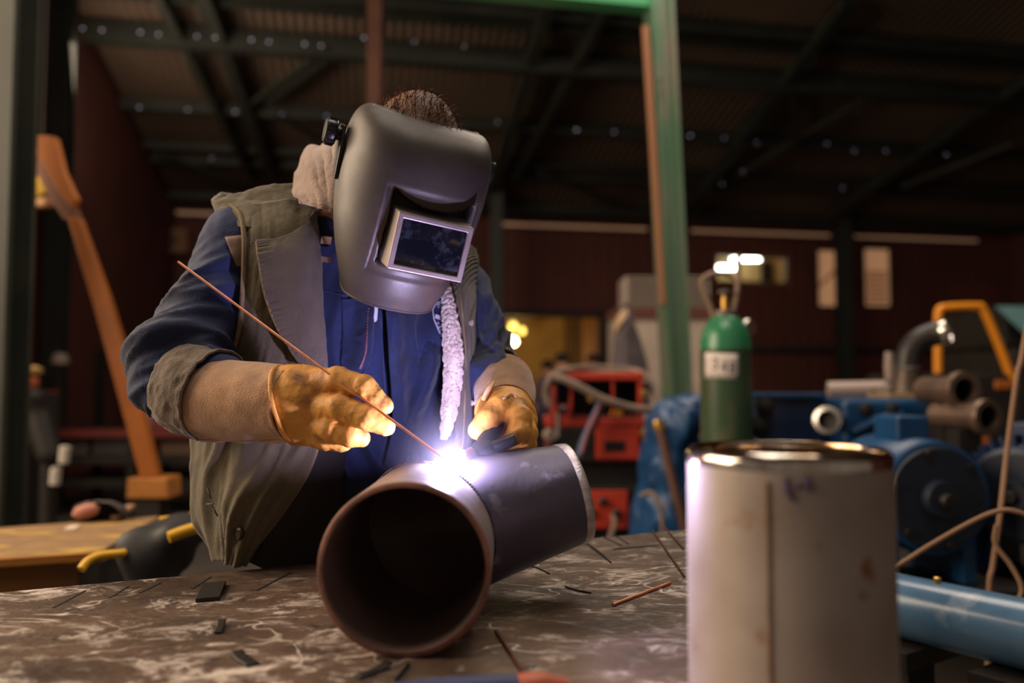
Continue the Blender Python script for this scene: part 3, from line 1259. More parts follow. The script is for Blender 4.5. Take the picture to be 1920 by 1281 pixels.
mb.lathe(prof_, (0, 0, 0), (0, 0, 1), 24)
bloom = mb.build('arc_bloom', bloom_material(), smooth=True)
bloom.location = ARC
tag(bloom, 'added glow volume imitating lens bloom around the arc', 'arc_bloom', kind='stuff')

# ================================================================== SHORT PIPE STANDING IN FRONT
FP = Vector((0.2872, 0.842, TZ))
FH = 0.2765
Rf = 0.1025
M_steel_pale = None
def fg_material():
    m = bpy.data.materials.new('pale pickled steel')
    m.use_nodes = True
    nt = m.node_tree
    b = nt.nodes['Principled BSDF']
    tc = _n(nt, 'ShaderNodeTexCoord')
    n1 = _n(nt, 'ShaderNodeTexNoise')
    n1.inputs['Scale'].default_value = 9
    n1.inputs['Detail'].default_value = 6
    nt.links.new(tc.outputs['Object'], n1.inputs['Vector'])
    r1 = _n(nt, 'ShaderNodeMapRange')
    r1.inputs['From Min'].default_value, r1.inputs['From Max'].default_value = 0.35, 0.7
    nt.links.new(n1.outputs['Fac'], r1.inputs['Value'])
    mx = _n(nt, 'ShaderNodeMix', data_type='RGBA')
    mx.inputs[6].default_value, mx.inputs[7].default_value = rgba(hexc(186, 172, 164)), rgba(hexc(160, 144, 132))
    nt.links.new(r1.outputs['Result'], mx.inputs[0])
    n2 = _n(nt, 'ShaderNodeTexNoise')
    n2.inputs['Scale'].default_value = 22
    nt.links.new(tc.outputs['Object'], n2.inputs['Vector'])
    r2 = _n(nt, 'ShaderNodeMapRange')
    r2.inputs['From Min'].default_value, r2.inputs['From Max'].default_value = 0.62, 0.74
    nt.links.new(n2.outputs['Fac'], r2.inputs['Value'])
    m2 = _n(nt, 'ShaderNodeMix', data_type='RGBA')
    m2.inputs[7].default_value = rgba(hexc(150, 100, 52))
    nt.links.new(r2.outputs['Result'], m2.inputs[0])
    nt.links.new(mx.outputs[2], m2.inputs[6])
    nt.links.new(m2.outputs[2], b.inputs['Base Color'])
    b.inputs['Roughness'].default_value = 0.5
    b.inputs['Metallic'].default_value = 0.25
    return m
M_fg = fg_material()
M_mirror = mat('polished steel lip', hexc(232, 224, 216), hexc(164, 134, 102), scale=16, rough=0.14, metal=1.0, stretch=(1, 1, 0.12), lo=0.42, hi=0.58)  # golden patches of reflection are painted into the lip colour
fp = empty('standing_pipe', FP, 'short pale steel pipe standing upright at the front of the table', 'pipe')
mb = MB().lathe([(Rf, 0.0), (Rf, 0.02), (Rf, FH - 0.016)], FP, (0, 0, 1), 128, False, False)
mb.build('pipe_wall', M_fg, fp, smooth=True)
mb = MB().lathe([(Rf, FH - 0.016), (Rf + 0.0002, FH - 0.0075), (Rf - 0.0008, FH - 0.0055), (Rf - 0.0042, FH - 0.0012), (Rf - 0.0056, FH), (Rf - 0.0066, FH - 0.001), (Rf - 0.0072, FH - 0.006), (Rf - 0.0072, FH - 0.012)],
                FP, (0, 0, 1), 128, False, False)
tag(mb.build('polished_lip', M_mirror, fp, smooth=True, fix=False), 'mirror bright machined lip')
mb = MB().lathe([(Rf - 0.0072, FH - 0.012), (Rf - 0.0072, 0.0)], FP, (0, 0, 1), 96, False, False)
mb.build('bore', mat('brown mirror bore', hexc(150, 120, 94), hexc(96, 74, 58), scale=14, rough=0.22, metal=0.9, stretch=(1, 1, 0.1)), fp, smooth=True)  # brown streaks paint in the mirrored surroundings
# long seam down the side
a_s = math.radians(-118.7)
mb = MB()
pts = []
for k in range(30):
    z = 0.005 + (FH - 0.03) * k / 29
    pts.append(FP + Vector(((Rf + 0.0002) * math.cos(a_s), (Rf + 0.0002) * math.sin(a_s), z)))
mb.tube(pts, 0.0020, 6)
mb.build('seam', mat('brown seam', hexc(158, 138, 122), hexc(134, 104, 78), scale=20, rough=0.5, metal=0.3), fp, smooth=True)
# purple marker figures just under the lip
def on_fp(px, py):
    """pixel -> point on the outer face of the standing pipe"""
    o_, d_ = Vector((0, 0, CAM_Z)), ray(px, py)
    ox, oy = o_.x - FP.x, o_.y - FP.y
    a_ = d_.x ** 2 + d_.y ** 2
    b_ = 2 * (ox * d_.x + oy * d_.y)
    c_ = ox * ox + oy * oy - (Rf + 0.0003) ** 2
    t_ = (-b_ - math.sqrt(b_ * b_ - 4 * a_ * c_)) / (2 * a_)
    return o_ + d_ * t_
M_marker = mat('purple marker ink', hexc(84, 66, 100), rough=0.7)
mk = MB()
for st, wd in (([(1473, 894), (1474, 908), (1477, 922), (1483, 933), (1491, 938)], 0.0030), ([(1493, 905), (1496, 911), (1499, 917)], 0.0036),
               ([(1508, 892), (1514, 902), (1523, 923)], 0.0034)):
    sp = spline([on_fp(*q) for q in st], 18)
    mk.tube([Vector(q) for q in sp], [wd * (0.55 + 0.45 * math.sin(math.pi * (i_ + 0.5) / 18)) for i_ in range(18)], 6)
tag(mk.build('marker_writing', M_marker, fp, smooth=True), 'purple marker figures')

# ================================================================== LOOSE BITS ON THE TABLE
M_copper = mat('copper rod', hexc(236, 164, 132), hexc(206, 130, 100), scale=30, rough=0.34, metal=0.55)
M_rodd = mat('brown rod', hexc(120, 82, 62), hexc(92, 60, 46), scale=30, rough=0.45, metal=0.5)
M_scrap = mat('black scrap steel', hexc(46, 40, 38), hexc(34, 30, 28), scale=20, rough=0.55, metal=0.4)
def rod(px, py, qx, qy, r, m, name, lab, cat, bend=0.0):
    A, B = on_table(px, py, r), on_table(qx, qy, r)
    mid = (A + B) / 2 + Vector((bend, bend * 0.3, 0))
    pts = spline([A, mid, B], 9)
    o_ = MB().tube([Vector(p) for p in pts], r, 8).build(name, m, smooth=True)
    tag(o_, lab, cat)
rod(1149, 1134, 1257, 1093, 0.0027, M_copper, 'filler_rod', 'short bright copper rod stub lying between the two pipes', 'rod')
rod(1224, 996, 1284, 1082, 0.0019, M_rodd, 'filler_rod', 'brown rod lying towards the standing pipe, left of its pair', 'rod')
rod(1247, 990, 1282, 1030, 0.0019, M_rodd, 'filler_rod', 'brown rod at the far table edge, next to the standing pipe', 'rod')
rod(930, 1184, 986, 1268, 0.0024, M_rodd, 'filler_rod', 'dark brown rod right of the open pipe mouth, pointing to the camera', 'rod')
rod(742, 1275, 766, 1246, 0.0022, M_scrap, 'filler_rod', 'short dark rod end below the open pipe mouth', 'rod')
rod(1098, 1018, 1146, 1056, 0.0012, M_scrap, 'wire_offcut', 'thin black wire offcut beside the ground pipe end', 'wire', 0.004)
rod(1150, 1030, 1236, 1022, 0.0012, M_scrap, 'wire_offcut', 'thin black wire offcut lying across behind the copper rod', 'wire', 0.003)
rod(1060, 1100, 1108, 1112, 0.0014, M_scrap, 'wire_offcut', 'thin black wire offcut in front of the dark pipe', 'wire', -0.004)
rod(985, 1058, 1030, 1076, 0.0014, M_scrap, 'wire_offcut', 'thin black wire offcut in the shadow of the dark pipe', 'wire', 0.004)
A, B, C_, D_ = on_table(366, 1131), on_table(412, 1127), on_table(424, 1097), on_table(378, 1101)
o_ = MB().prism([A, B, C_, D_], (0, 0, 0.007)).build('steel_offcut', M_scrap, bev=0.0012)
tag(o_, 'flat square black steel offcut lying before the welder vest', 'offcut')
for (px, py, l, w, ang, lab) in ((412, 1180, 0.045, 0.012, 1.8, 'narrow dark steel chip in front of the square offcut'),
                                 (700, 1262, 0.05, 0.014, 0.9, 'dark curled steel chip under the mouth of the pipe'),
                                 (458, 1240, 0.05, 0.016, 2.3, 'dark bent steel chip near the bottom of the photo')):
    c0 = on_table(px, py)
    dx, dy = Vector((math.cos(ang), math.sin(ang), 0)), Vector((-math.sin(ang), math.cos(ang), 0))
    G = patch([[c0 + dx * (l * (i / 3 - 0.5)) + dy * (w * (j - 0.5)) + Vector((0, 0, 0.0022 + 0.004 * (i == 3))) for j in (0, 0.5, 1)] for i in range(4)], 10, 5)
    o_ = sheet('steel_chip', G, M_scrap, None, 0.002)
    tag(o_, lab, 'chip')
# blue and orange tool handle at the bottom edge
h0, h1 = on_table(775, 1304, 0.015), on_table(905, 1296, 0.015)
hd = (h1 - h0).normalized()
t = empty('tool_handle', on_table(850, 1272), 'blue and orange tool handle lying at the bottom edge of the photo', 'tool')
MB().lathe([(0.006, -0.06), (0.014, -0.055), (0.016, 0.0), (0.0155, 0.06), (0.014, 0.075)], h0.lerp(h1, 0.5), hd, 20).build('grip', mat('navy grip', hexc(40, 52, 92), rough=0.6), t, smooth=True)
MB().lathe([(0.0145, 0.075), (0.016, 0.08), (0.016, 0.105), (0.012, 0.112), (0.008, 0.13)], h0.lerp(h1, 0.5), hd, 20).build('collar', mat('orange collar', hexc(170, 84, 54), rough=0.5), t, smooth=True)

# ================================================================== THE WELDER
pf = Vector((0.43, -0.90, 0)).normalized()        # the way his chest faces
pl_ = Vector((0.90, 0.43, 0)).normalized()        # his left
M_blue = mat('navy work cloth', hexc(29, 42, 84), hexc(22, 31, 62), scale=7, rough=0.85, bump=0.35, bscale=420, sheen=0.12,
             c3=hexc(22, 28, 46), s3=9, lo3=0.58, hi3=0.72, bdetail=2)
M_olive = mat('olive canvas', hexc(106, 94, 70), hexc(84, 74, 55), scale=9, rough=0.9, bump=0.4, bscale=380, sheen=0.25, bdetail=2)
M_lapel = mat('grey brown canvas', hexc(96, 84, 71), hexc(80, 70, 59), scale=8, rough=0.9, bump=0.4, bscale=380, sheen=0.25, bdetail=2)
M_collar = mat('beige brushed cloth', hexc(156, 130, 116), hexc(134, 110, 98), scale=12, rough=0.95, bump=0.4, bscale=260, sheen=0.4, bdetail=2)
M_fleece = mat('cream fleece', hexc(214, 196, 186), hexc(188, 166, 156), scale=40, rough=1.0, bump=0.9, bscale=150, sheen=0.6)
M_cuff = mat('taupe cuff', hexc(122, 105, 90), hexc(100, 85, 72), scale=10, rough=0.9, bump=0.4, bscale=300, sheen=0.3, bdetail=2)
M_suede = mat('tan suede', hexc(188, 142, 102), hexc(162, 118, 82), scale=26, rough=0.95, bump=0.6, bscale=420, sheen=0.5,
              c3=hexc(120, 82, 56), s3=9, lo3=0.55, hi3=0.75)
M_leather = mat('yellow glove leather', hexc(224, 160, 74), hexc(206, 140, 58), scale=14, rough=0.55, bump=0.35, bscale=120,
                c3=hexc(150, 102, 62), s3=24, lo3=0.54, hi3=0.72)
M_dkline = mat('dark gap shade lining', hexc(44, 38, 34), rough=0.95)
M_skin = mat('skin', hexc(196, 142, 112), hexc(180, 124, 98), scale=12, rough=0.55)
M_hair = mat('brown hair', hexc(132, 94, 66), hexc(92, 62, 44), scale=40, rough=0.6)
M_helm = mat('scuffed dark shell', hexc(88, 80, 75), hexc(70, 62, 59), scale=7, rough=0.42, rough2=0.54, metal=0.15, bump=0.12, bscale=700,
             c3=hexc(112, 82, 68), s3=11, lo3=0.60, hi3=0.80)
M_black = mat('black plastic', hexc(26, 25, 28), rough=0.35)
M_blackm = mat('black rubber', hexc(30, 28, 30), rough=0.6)
M_boot = mat('black boot leather', hexc(30, 27, 25), rough=0.6)

welder = empty('person', (-0.26, 1.80, 0), 'welder in dark helmet, olive vest and navy coverall, leaning over the pipe', 'person')

def folds(amp, fx, fy, seed=0.0, fine=0.0015):
    def f(S, T, G):
        p = np.stack([T * fx + 0.5 * np.sin(S * 5 + seed), S * fy, np.full_like(S, seed)], -1).reshape(-1, 3)
        v = amp * (ridge(p, 2) - 0.5)
        v = v + fine * fbm(G.reshape(-1, 3) * 60 + seed, 2)
        return v.reshape(S.shape)
    return f

# --- joints
SHR, ELR, WRR = P(455, 456, 1.55), P(330, 690, 1.45), P(545, 757, 1.315)
SHL, ELL, WRL = P(848, 522, 1.68), P(912, 655, 1.65), P(946, 775, 1.40)
NECK = Vector((-0.265, 1.575, 1.50))
CHEST = Vector((-0.292, 1.665, 1.33))
BELLY = Vector((-0.265, 1.755, 1.08))
PELV = Vector((-0.25, 1.80, 0.93))
HEADC = P(770, 372, 1.425)
HIPR, HIPL = PELV - pl_ * 0.095 - Vector((0, 0, 0.04)), PELV + pl_ * 0.095 - Vector((0, 0, 0.04))
KNR, KNL = HIPR + Vector((-0.03, 0.0, -0.40)), HIPL + Vector((0.03, 0.02, -0.40))
ANR, ANL = KNR + Vector((-0.03, 0.06, -0.40)), KNL + Vector((0.03, 0.06, -0.40))
ANR.z = ANL.z = 0.09

# --- helmet frame: face turned to the weld
yaw, pit, rol = math.radians(21), math.radians(23), math.radians(-8.5)
f0 = Vector((math.sin(yaw), -math.cos(yaw), 0))
r0 = Vector((math.cos(yaw), math.sin(yaw), 0))
z0 = Vector((0, 0, 1))
hf = f0 * math.cos(pit) - z0 * math.sin(pit)
hu = z0 * math.cos(pit) + f0 * math.sin(pit)
hr = r0 * math.cos(rol) + hu * math.sin(rol)
hu2 = hu * math.cos(rol) - r0 * math.sin(rol)
HC = P(765, 383, 1.425)
def HL(x, y, z):
    return HC + hr * x + hu2 * y + hf * z
HROT = np.array([list(hr), list(hu2), list(hf)]).T      # columns: local axes

# --- body: one continuous figure
def body_sdf(p):
    # head
    d = sd_ell(p, HL(0, 0.045, -0.045), (0.076, 0.112, 0.098), HROT)
    d = smin(d, sd_ell(p, HL(0, -0.045, -0.005), (0.056, 0.072, 0.068), HROT), 0.03)
    d = smin(d, sd_cone(p, HL(0, 0.012, 0.048), HL(0, -0.022, 0.075), 0.011, 0.016), 0.012)      # nose
    d = smin(d, sd_ell(p, HL(0, -0.056, 0.052), (0.026, 0.012, 0.012), HROT), 0.010)             # mouth
    for s in (-1, 1):
        d = smin(d, sd_ell(p, HL(s * 0.079, 0.005, -0.045), (0.010, 0.032, 0.019), HROT), 0.008)  # ears
        d = np.maximum(d, -sd_ell(p, HL(s * 0.031, 0.022, 0.058), (0.019, 0.013, 0.016), HROT))   # eye sockets
        d = np.minimum(d, sd_ell(p, HL(s * 0.031, 0.022, 0.047), (0.012, 0.011, 0.012), HROT))    # eyes
    d = smin(d, sd_cone(p, HL(0, -0.03, -0.06), NECK, 0.060, 0.066), 0.03)
    # trunk
    R = np.array([list(pl_), list(pf), [0, 0, 1]]).T
    d = smin(d, sd_ell(p, CHEST + Vector((0, -0.01, 0.02)), (0.155, 0.10, 0.20), R), 0.05)
    d = smin(d, sd_ell(p, BELLY, (0.15, 0.10, 0.22), R), 0.05)
    d = smin(d, sd_ell(p, PELV, (0.155, 0.115, 0.15), R), 0.05)
    for sh, el, wr in ((SHR, ELR, WRR), (SHL, ELL, WRL)):
        d = smin(d, sd_cone(p, sh, el, 0.042, 0.036), 0.03)
        d = smin(d, sd_cone(p, el, wr, 0.036, 0.028), 0.02)
        d = smin(d, sd_cone(p, NECK + (sh - NECK) * 0.3, sh, 0.05, 0.042), 0.03)
    for hp, kn, an in ((HIPR, KNR, ANR), (HIPL, KNL, ANL)):
        d = smin(d, sd_cone(p, hp, kn, 0.078, 0.055), 0.04)
        d = smin(d, sd_cone(p, kn, an, 0.056, 0.040), 0.02)
        d = smin(d, sd_cone(p, an - Vector((0, 0, 0.05)), an + pf * 0.15 - Vector((0, 0, 0.055)), 0.036, 0.03), 0.03)
    return d
sdf_object('body', body_sdf, (-0.80, 1.18, 0.0), (0.16, 2.05, 1.72), 0.0085, M_skin, welder, it=1)

# --- boots
for k, an in enumerate((ANR, ANL)):
    toe = an + pf * 0.16
    def boot_sdf(p, an=an, toe=toe):
        d = sd_cone(p, Vector((an.x, an.y, 0.06)), Vector((toe.x, toe.y, 0.05)), 0.052, 0.046)
        d = smin(d, sd_cone(p, Vector((an.x, an.y, 0.07)), Vector((an.x, an.y, 0.24)), 0.055, 0.062), 0.03)
        return np.maximum(d, 0.012 - p[..., 2])
    b_ = sdf_object('boot', boot_sdf, (min(an.x, toe.x) - .1, min(an.y, toe.y) - .1, 0.0), (max(an.x, toe.x) + .1, max(an.y, toe.y) + .1, 0.33), 0.008, M_boot, welder)
    side = Vector((-pf.y, pf.x, 0))
    MB().prism([(an - pf * 0.055 + side * 0.045) * 1, an - pf * 0.055 - side * 0.045, toe + pf * 0.03 - side * 0.042, toe + pf * 0.03 + side * 0.042], (0, 0, 0.018)).build('sole', M_blackm, b_, bev=0.004)
for o_ in bpy.data.objects:
    if o_.name.startswith('sole'):
        for v in o_.data.vertices:
            v.co.z = v.co.z - 0.09 if v.co.z < 0.2 else v.co.z
            v.co.z = max(v.co.z, 0.0)

# --- navy coverall: trunk, sleeves and legs in one piece of cloth
def axis_t(p, a, b):
    a, b = np.array(a), np.array(b)
    ab = b - a
    L = np.linalg.norm(ab)
    ab = ab / L
    q = p - a
    t = q @ ab
    return t, L, q - np.outer(t, ab)

def cover_sdf(p):
    R = np.array([list(pl_), list(pf), [0, 0, 1]]).T
    d = sd_ell(p, CHEST + Vector((0, -0.01, 0.02)), (0.20, 0.142, 0.235), R)
    d = smin(d, sd_ell(p, BELLY, (0.19, 0.145, 0.25), R), 0.06)
    d = smin(d, sd_ell(p, PELV, (0.19, 0.148, 0.18), R), 0.05)
    ar = (SHR, ELR, ELR.lerp(WRR, 0.40), 0.070, 0.068, 0.052)
    al = (SHL, ELL, ELL.lerp(WRL, 0.45), 0.060, 0.058, 0.046)
    for sh, el, wr, r1, r2, r3 in (ar, al):
        mid = sh.lerp(el, 0.55)
        d = smin(d, sd_cone(p, sh, el, r1, r2), 0.05)
        d = smin(d, sd_cone(p, el, wr, r2, r3), 0.03)
        d = smin(d, sd_cone(p, NECK + (sh - NECK) * 0.4 - Vector((0, 0, 0.03)), sh, 0.066, r1 - 0.006), 0.04)
    # sleeve bags at the elbow
    d = smin(d, sd_ell(p, ELR + Vector((-0.004, 0.0, 0.008)), (0.072, 0.074, 0.084)), 0.04)
    for hp, kn, an in ((HIPR, KNR, ANR), (HIPL, KNL, ANL)):
        d = smin(d, sd_cone(p, hp, kn, 0.11, 0.085), 0.05)
        d = smin(d, sd_cone(p, kn, an, 0.083, 0.078), 0.02)
    # open at the neck and at the hems
    d = np.maximum(d, -sd_cone(p, NECK + Vector((0.02, -0.03, 0.03)), NECK + Vector((0.05, -0.1, 0.14)), 0.085, 0.10))
    d = np.maximum(d, 0.13 - p[..., 2])
    return d
def cover_disp(V):
    out = np.zeros(len(V))
    # sleeve folds run round the arm, slanting
    for sh, el, wr in ((SHR, ELR, WRR), (SHL, ELL, WRL)):
        t, L, q = axis_t(V, sh, el)
        w = np.clip(1 - (np.linalg.norm(q, axis=1) - 0.09) / 0.03, 0, 1) * np.clip((t + 0.02) / 0.06, 0, 1) * np.clip((L + 0.12 - t) / 0.05, 0, 1)
        tt = t / L
        pp = np.stack([V[:, 0] * 4 + 3, V[:, 1] * 4, t * 13 + q[:, 0] * 12 + q[:, 2] * 3], 1)
        amp = 0.012 + 0.026 * np.clip(tt, 0, 1) ** 1.5
        out += w * amp * (np.clip(ridge(pp, 2), 0, 1) ** 1.6 - 0.45)
        t2, L2, q2 = axis_t(V, el, wr)
        w2 = np.clip(1 - (np.linalg.norm(q2, axis=1) - 0.085) / 0.03, 0, 1) * np.clip((t2 + 0.04) / 0.06, 0, 1) * (1 - w)
        pp = np.stack([V[:, 0] * 3, V[:, 1] * 4, t2 * 16 + q2[:, 2] * 10], 1)
        out += w2 * 0.014 * (np.clip(ridge(pp, 2), 0, 1) ** 1.6 - 0.45)
    # trunk: long hanging folds between the open fronts
    R = np.array([list(pl_), list(pf), [0, 0, 1]]).T
    L = (V - np.array(BELLY)) @ R
    arm = np.minimum(np.linalg.norm(axis_t(V, SHR, ELR)[2], axis=1), np.linalg.norm(axis_t(V, SHL, ELL)[2], axis=1))
    wt = np.clip((0.19 - np.abs(L[:, 0])) / 0.05, 0, 1) * np.clip((V[:, 2] - 0.5) / 0.2, 0, 1)
    pp = np.stack([L[:, 0] * 19 + 1.4 * np.sin(L[:, 2] * 8), L[:, 2] * 3.6 + L[:, 0] * 3, L[:, 1] * 2], 1)
    out += wt * 0.034 * (np.clip(ridge(pp + 3.7, 2), 0, 1) ** 1.4 - 0.5)
    out += wt * 0.012 * fbm(np.stack([L[:, 0] * 8, L[:, 2] * 6, L[:, 1] * 5], 1), 2)
    # legs
    wl_ = np.clip((0.7 - V[:, 2]) / 0.1, 0, 1)
    out += wl_ * 0.012 * (ridge(V * np.array([7, 7, 9]), 2) - 0.5)
    out += 0.0025 * fbm(V * 34, 2)
    return out
coverall = sdf_object('coverall', cover_sdf, (-0.83, 1.28, 0.11), (0.18, 2.08, 1.66), 0.0052, M_blue, welder, disp=cover_disp, it=1)

from mathutils.bvhtree import BVHTree
def bvh_of(o_):
    me = o_.data
    return BVHTree.FromPolygons([v.co for v in me.vertices], [tuple(p.vertices) for p in me.polygons])
BVC = bvh_of(coverall)
def on_cloth(px, py, lift=0.0, bv=None):
    o_ = Vector((0, 0, CAM_Z))
    d_ = ray(px, py).normalized()
    hit = (bv or BVC).ray_cast(o_, d_)
    if hit[0] is None:
        return None
    n_ = hit[1] if hit[1].dot(d_) < 0 else -hit[1]
    return hit[0] + n_ * lift

# standing front flaps and big folds of the coverall front
def cloth_panel(name, rows, nu=60, nv=18, thick=0.0035):
    ctrl = []
    for r in rows:
        row = []
        for a, b, l in r:
            q = on_cloth(a, b, 0.0)
            if q is None:
                return None
            row.append(q + pf * l)
        ctrl.append(row)
    G = patch(ctrl, nu, nv, folds(0.004, 2, 5, float(len(name))))
    return sheet(name, G, M_blue, coverall, thick)
cloth_panel('front_flap', [[(712, 560, .030), (730, 560, .024), (752, 560, .010), (772, 560, .0)], [(716, 620, .036), (734, 620, .030), (756, 622, .012), (778, 624, .0)],
                           [(718, 680, .040), (738, 682, .034), (762, 686, .014), (786, 690, .0)], [(723, 740, .038), (742, 742, .032), (762, 748, .014), (782, 752, .0)],
                           [(727, 800, .030), (742, 804, .026), (758, 808, .012), (772, 812, .0)], [(716, 870, .018), (732, 872, .015), (746, 876, .008), (760, 880, .0)]])
cloth_panel('zip_flap', [[(640, 560, .0), (660, 560, .012), (678, 560, .022), (694, 560, .026)], [(642, 620, .0), (660, 620, .014), (676, 620, .026), (692, 620, .030)],
                         [(640, 670, .0), (656, 672, .014), (672, 672, .026), (687, 670, .030)], [(640, 720, .0), (652, 718, .010), (664, 712, .02), (676, 702, .024)]])
cloth_panel('front_fold', [[(798, 642, -.004), (812, 644, -.003), (828, 646, -.004)], [(792, 668, .0), (808, 672, .020), (826, 676, .0)], [(775, 720, .0), (792, 726, .030), (812, 730, .0)],
                           [(752, 775, .0), (768, 782, .022), (790, 788, .0)], [(735, 820, .0), (748, 826, .008), (765, 830, .0)]], 50, 16)
BVC = bvh_of(coverall)
_tv, _tf = [], []
dgx = bpy.context.evaluated_depsgraph_get()
for o_ in [coverall] + [c for c in coverall.children if c.name.split('.')[0] in ('front_flap', 'zip_flap', 'front_fold')]:
    k0 = len(_tv)
    _tv += [v.co.copy() for v in o_.data.vertices]
    _tf += [tuple(i_ + k0 for i_ in p.vertices) for p in o_.data.polygons]
BVC = BVHTree.FromPolygons(_tv, _tf)
# stitched flap edges, zip and seams lying on the coverall
M_seam = mat('pale blue seam', hexc(46, 56, 94), rough=0.9)
M_zip = mat('copper zip', hexc(150, 96, 92), rough=0.5, metal=0.5)
M_zipw = mat('white zip pull', hexc(220, 214, 220), rough=0.6)
def cloth_line(name, pts, r, m, n=40, par=None, lift=0.0):
    sp = spline([(a, b) for a, b in pts], n)
    qs = [on_cloth(a, b, lift) for a, b in sp]
    qs = [q for q in qs if q is not None]
    # drop jumps to another layer
    keep = [qs[0]]
    for q in qs[1:]:
        if (q - keep[-1]).length < 0.03:
            keep.append(q)
    if len(keep) < 3:
        return None
    return MB().tube(keep, r, 6).build(name, m, par or coverall, smooth=True)
cloth_line('front_flap_edge', [(712, 582), (716, 620), (718, 680), (722, 740), (728, 800), (716, 850), (706, 890)], 0.0022, M_seam)
cloth_line('stitch_line', [(742, 590), (768, 630), (780, 680), (780, 720), (765, 750)], 0.0011, M_seam)
cloth_line('stitch_line', [(806, 652), (832, 660)], 0.0014, M_seam)
cloth_line('stitch_line', [(606, 545), (630, 550), (660, 556)], 0.0014, M_seam)
cloth_line('stitch_line', [(652, 560), (657, 600), (660, 640)], 0.0012, M_seam)
cloth_line('stitch_line', [(800, 720), (785, 760), (770, 785), (765, 800)], 0.0012, M_seam)
# zip teeth: one small block each
zp = [on_cloth(a, b, 0.001) for a, b in spline([(692, 580), (690, 620), (688, 650), (684, 672), (676, 690)], 34)]
for q in zp:
    if q is not None:
        MB().box(q, 0.0045, 0.002, 0.0022, pl_, pf).build('zip_tooth', M_zip, coverall)
q = on_cloth(702, 590, 0.003)
MB().box(q, 0.013, 0.002, 0.030, pl_, pf, Vector((0.05, 0, 1))).build('zip_pull', M_zipw, coverall, bev=0.0008)
cloth_line('pocket_edge', [(674, 692), (680, 702), (694, 708), (706, 702)], 0.0018, M_seam)

# chest emblem: white octagon with letters, bar and lettering
M_white = mat('white print', hexc(212, 208, 222), rough=0.8)
emb = MB()
oct_px = [(819.5, 570), (831, 564.5), (846, 562), (858, 570), (862, 584), (860, 606), (852, 628), (838, 632), (825, 626), (814, 600), (811.5, 582)]
def px_strip(pts, w, closed=False):
    """flat printed stroke on the cloth, w in pixels"""
    P2 = pts + [pts[0]] if closed else pts
    for (a, b) in zip(P2[:-1], P2[1:]):
        d = Vector((b[0] - a[0], b[1] - a[1]))
        n_ = Vector((-d.y, d.x)).normalized() * (w / 2)
        qs = [on_cloth(a[0] + n_.x, a[1] + n_.y, 0.0042), on_cloth(b[0] + n_.x, b[1] + n_.y, 0.0042),
              on_cloth(b[0] - n_.x, b[1] - n_.y, 0.0042), on_cloth(a[0] - n_.x, a[1] - n_.y, 0.0042)]
        if all(q is not None for q in qs) and max((qs[i] - qs[0]).length for i in (1, 2, 3)) < 0.08:
            emb.add(qs, [(0, 1, 2, 3)])
px_strip(oct_px, 2.0, True)
px_strip([(821, 572.5), (832, 567.5), (846, 565)], 1.2)
px_strip([(826, 629.5), (838, 635)], 1.4)
px_strip([(816.5, 594), (826, 596.5), (836, 600), (848, 603)], 7.5)
px_strip([(829, 588), (840, 590)], 6)
def px_text(s, cx, cy, h, rot=0.0):
    vs_, fs_ = text_geo(s, h)
    qs = []
    for x, y in vs_:
        a = x * math.cos(rot) + y * math.sin(rot)
        b = x * math.sin(rot) - y * math.cos(rot)
        q = on_cloth(cx + a, cy + b, 0.0043)
        if q is None:
            return
        qs.append(q)
    emb.add(qs, fs_)
px_text('D', 825.5, 575.5, 9, -0.1)
for ch_, a_, b_, r_ in (('X', 821, 608, 1.0), ('E', 823.5, 615.5, 0.9), ('H', 828.5, 621, 0.5), ('S', 834.5, 623, 0.15)):
    px_text(ch_, a_, b_, 9, r_)
emo = emb.build('chest_emblem', M_white, coverall, fix=False)
tag(emo, 'white octagonal emblem printed on the chest')
# pinkish reflective patches on the sleeve head and the collar stand
def px_quad_patch(name, pts, m, par, lift=0.003, n=8):
    a, b, c, d = pts
    rows = []
    for i in range(n):
        t = i / (n - 1)
        l = (a[0] + (d[0] - a[0]) * t, a[1] + (d[1] - a[1]) * t)
        r = (b[0] + (c[0] - b[0]) * t, b[1] + (c[1] - b[1]) * t)
        row = []
        for j in range(n):
            s = j / (n - 1)
            q = on_cloth(l[0] + (r[0] - l[0]) * s, l[1] + (r[1] - l[1]) * s, lift)
            if q is None:
                return None
            row.append(list(q))
        rows.append(row)
    return sheet(name, np.array(rows), m, par, 0.0015)
px_quad_patch('sleeve_patch', [(423, 446), (458, 442), (458, 500), (442, 498)], mat('dusty pink tape', hexc(150, 122, 112), hexc(126, 102, 94), scale=30, rough=0.8), coverall)

# --- olive vest
vest = link_mesh('vest', [], [], None, None)
bpy.data.objects.remove(vest, do_unlink=True)
def PX(rows):
    return [[P(*q) for q in r] for r in rows]
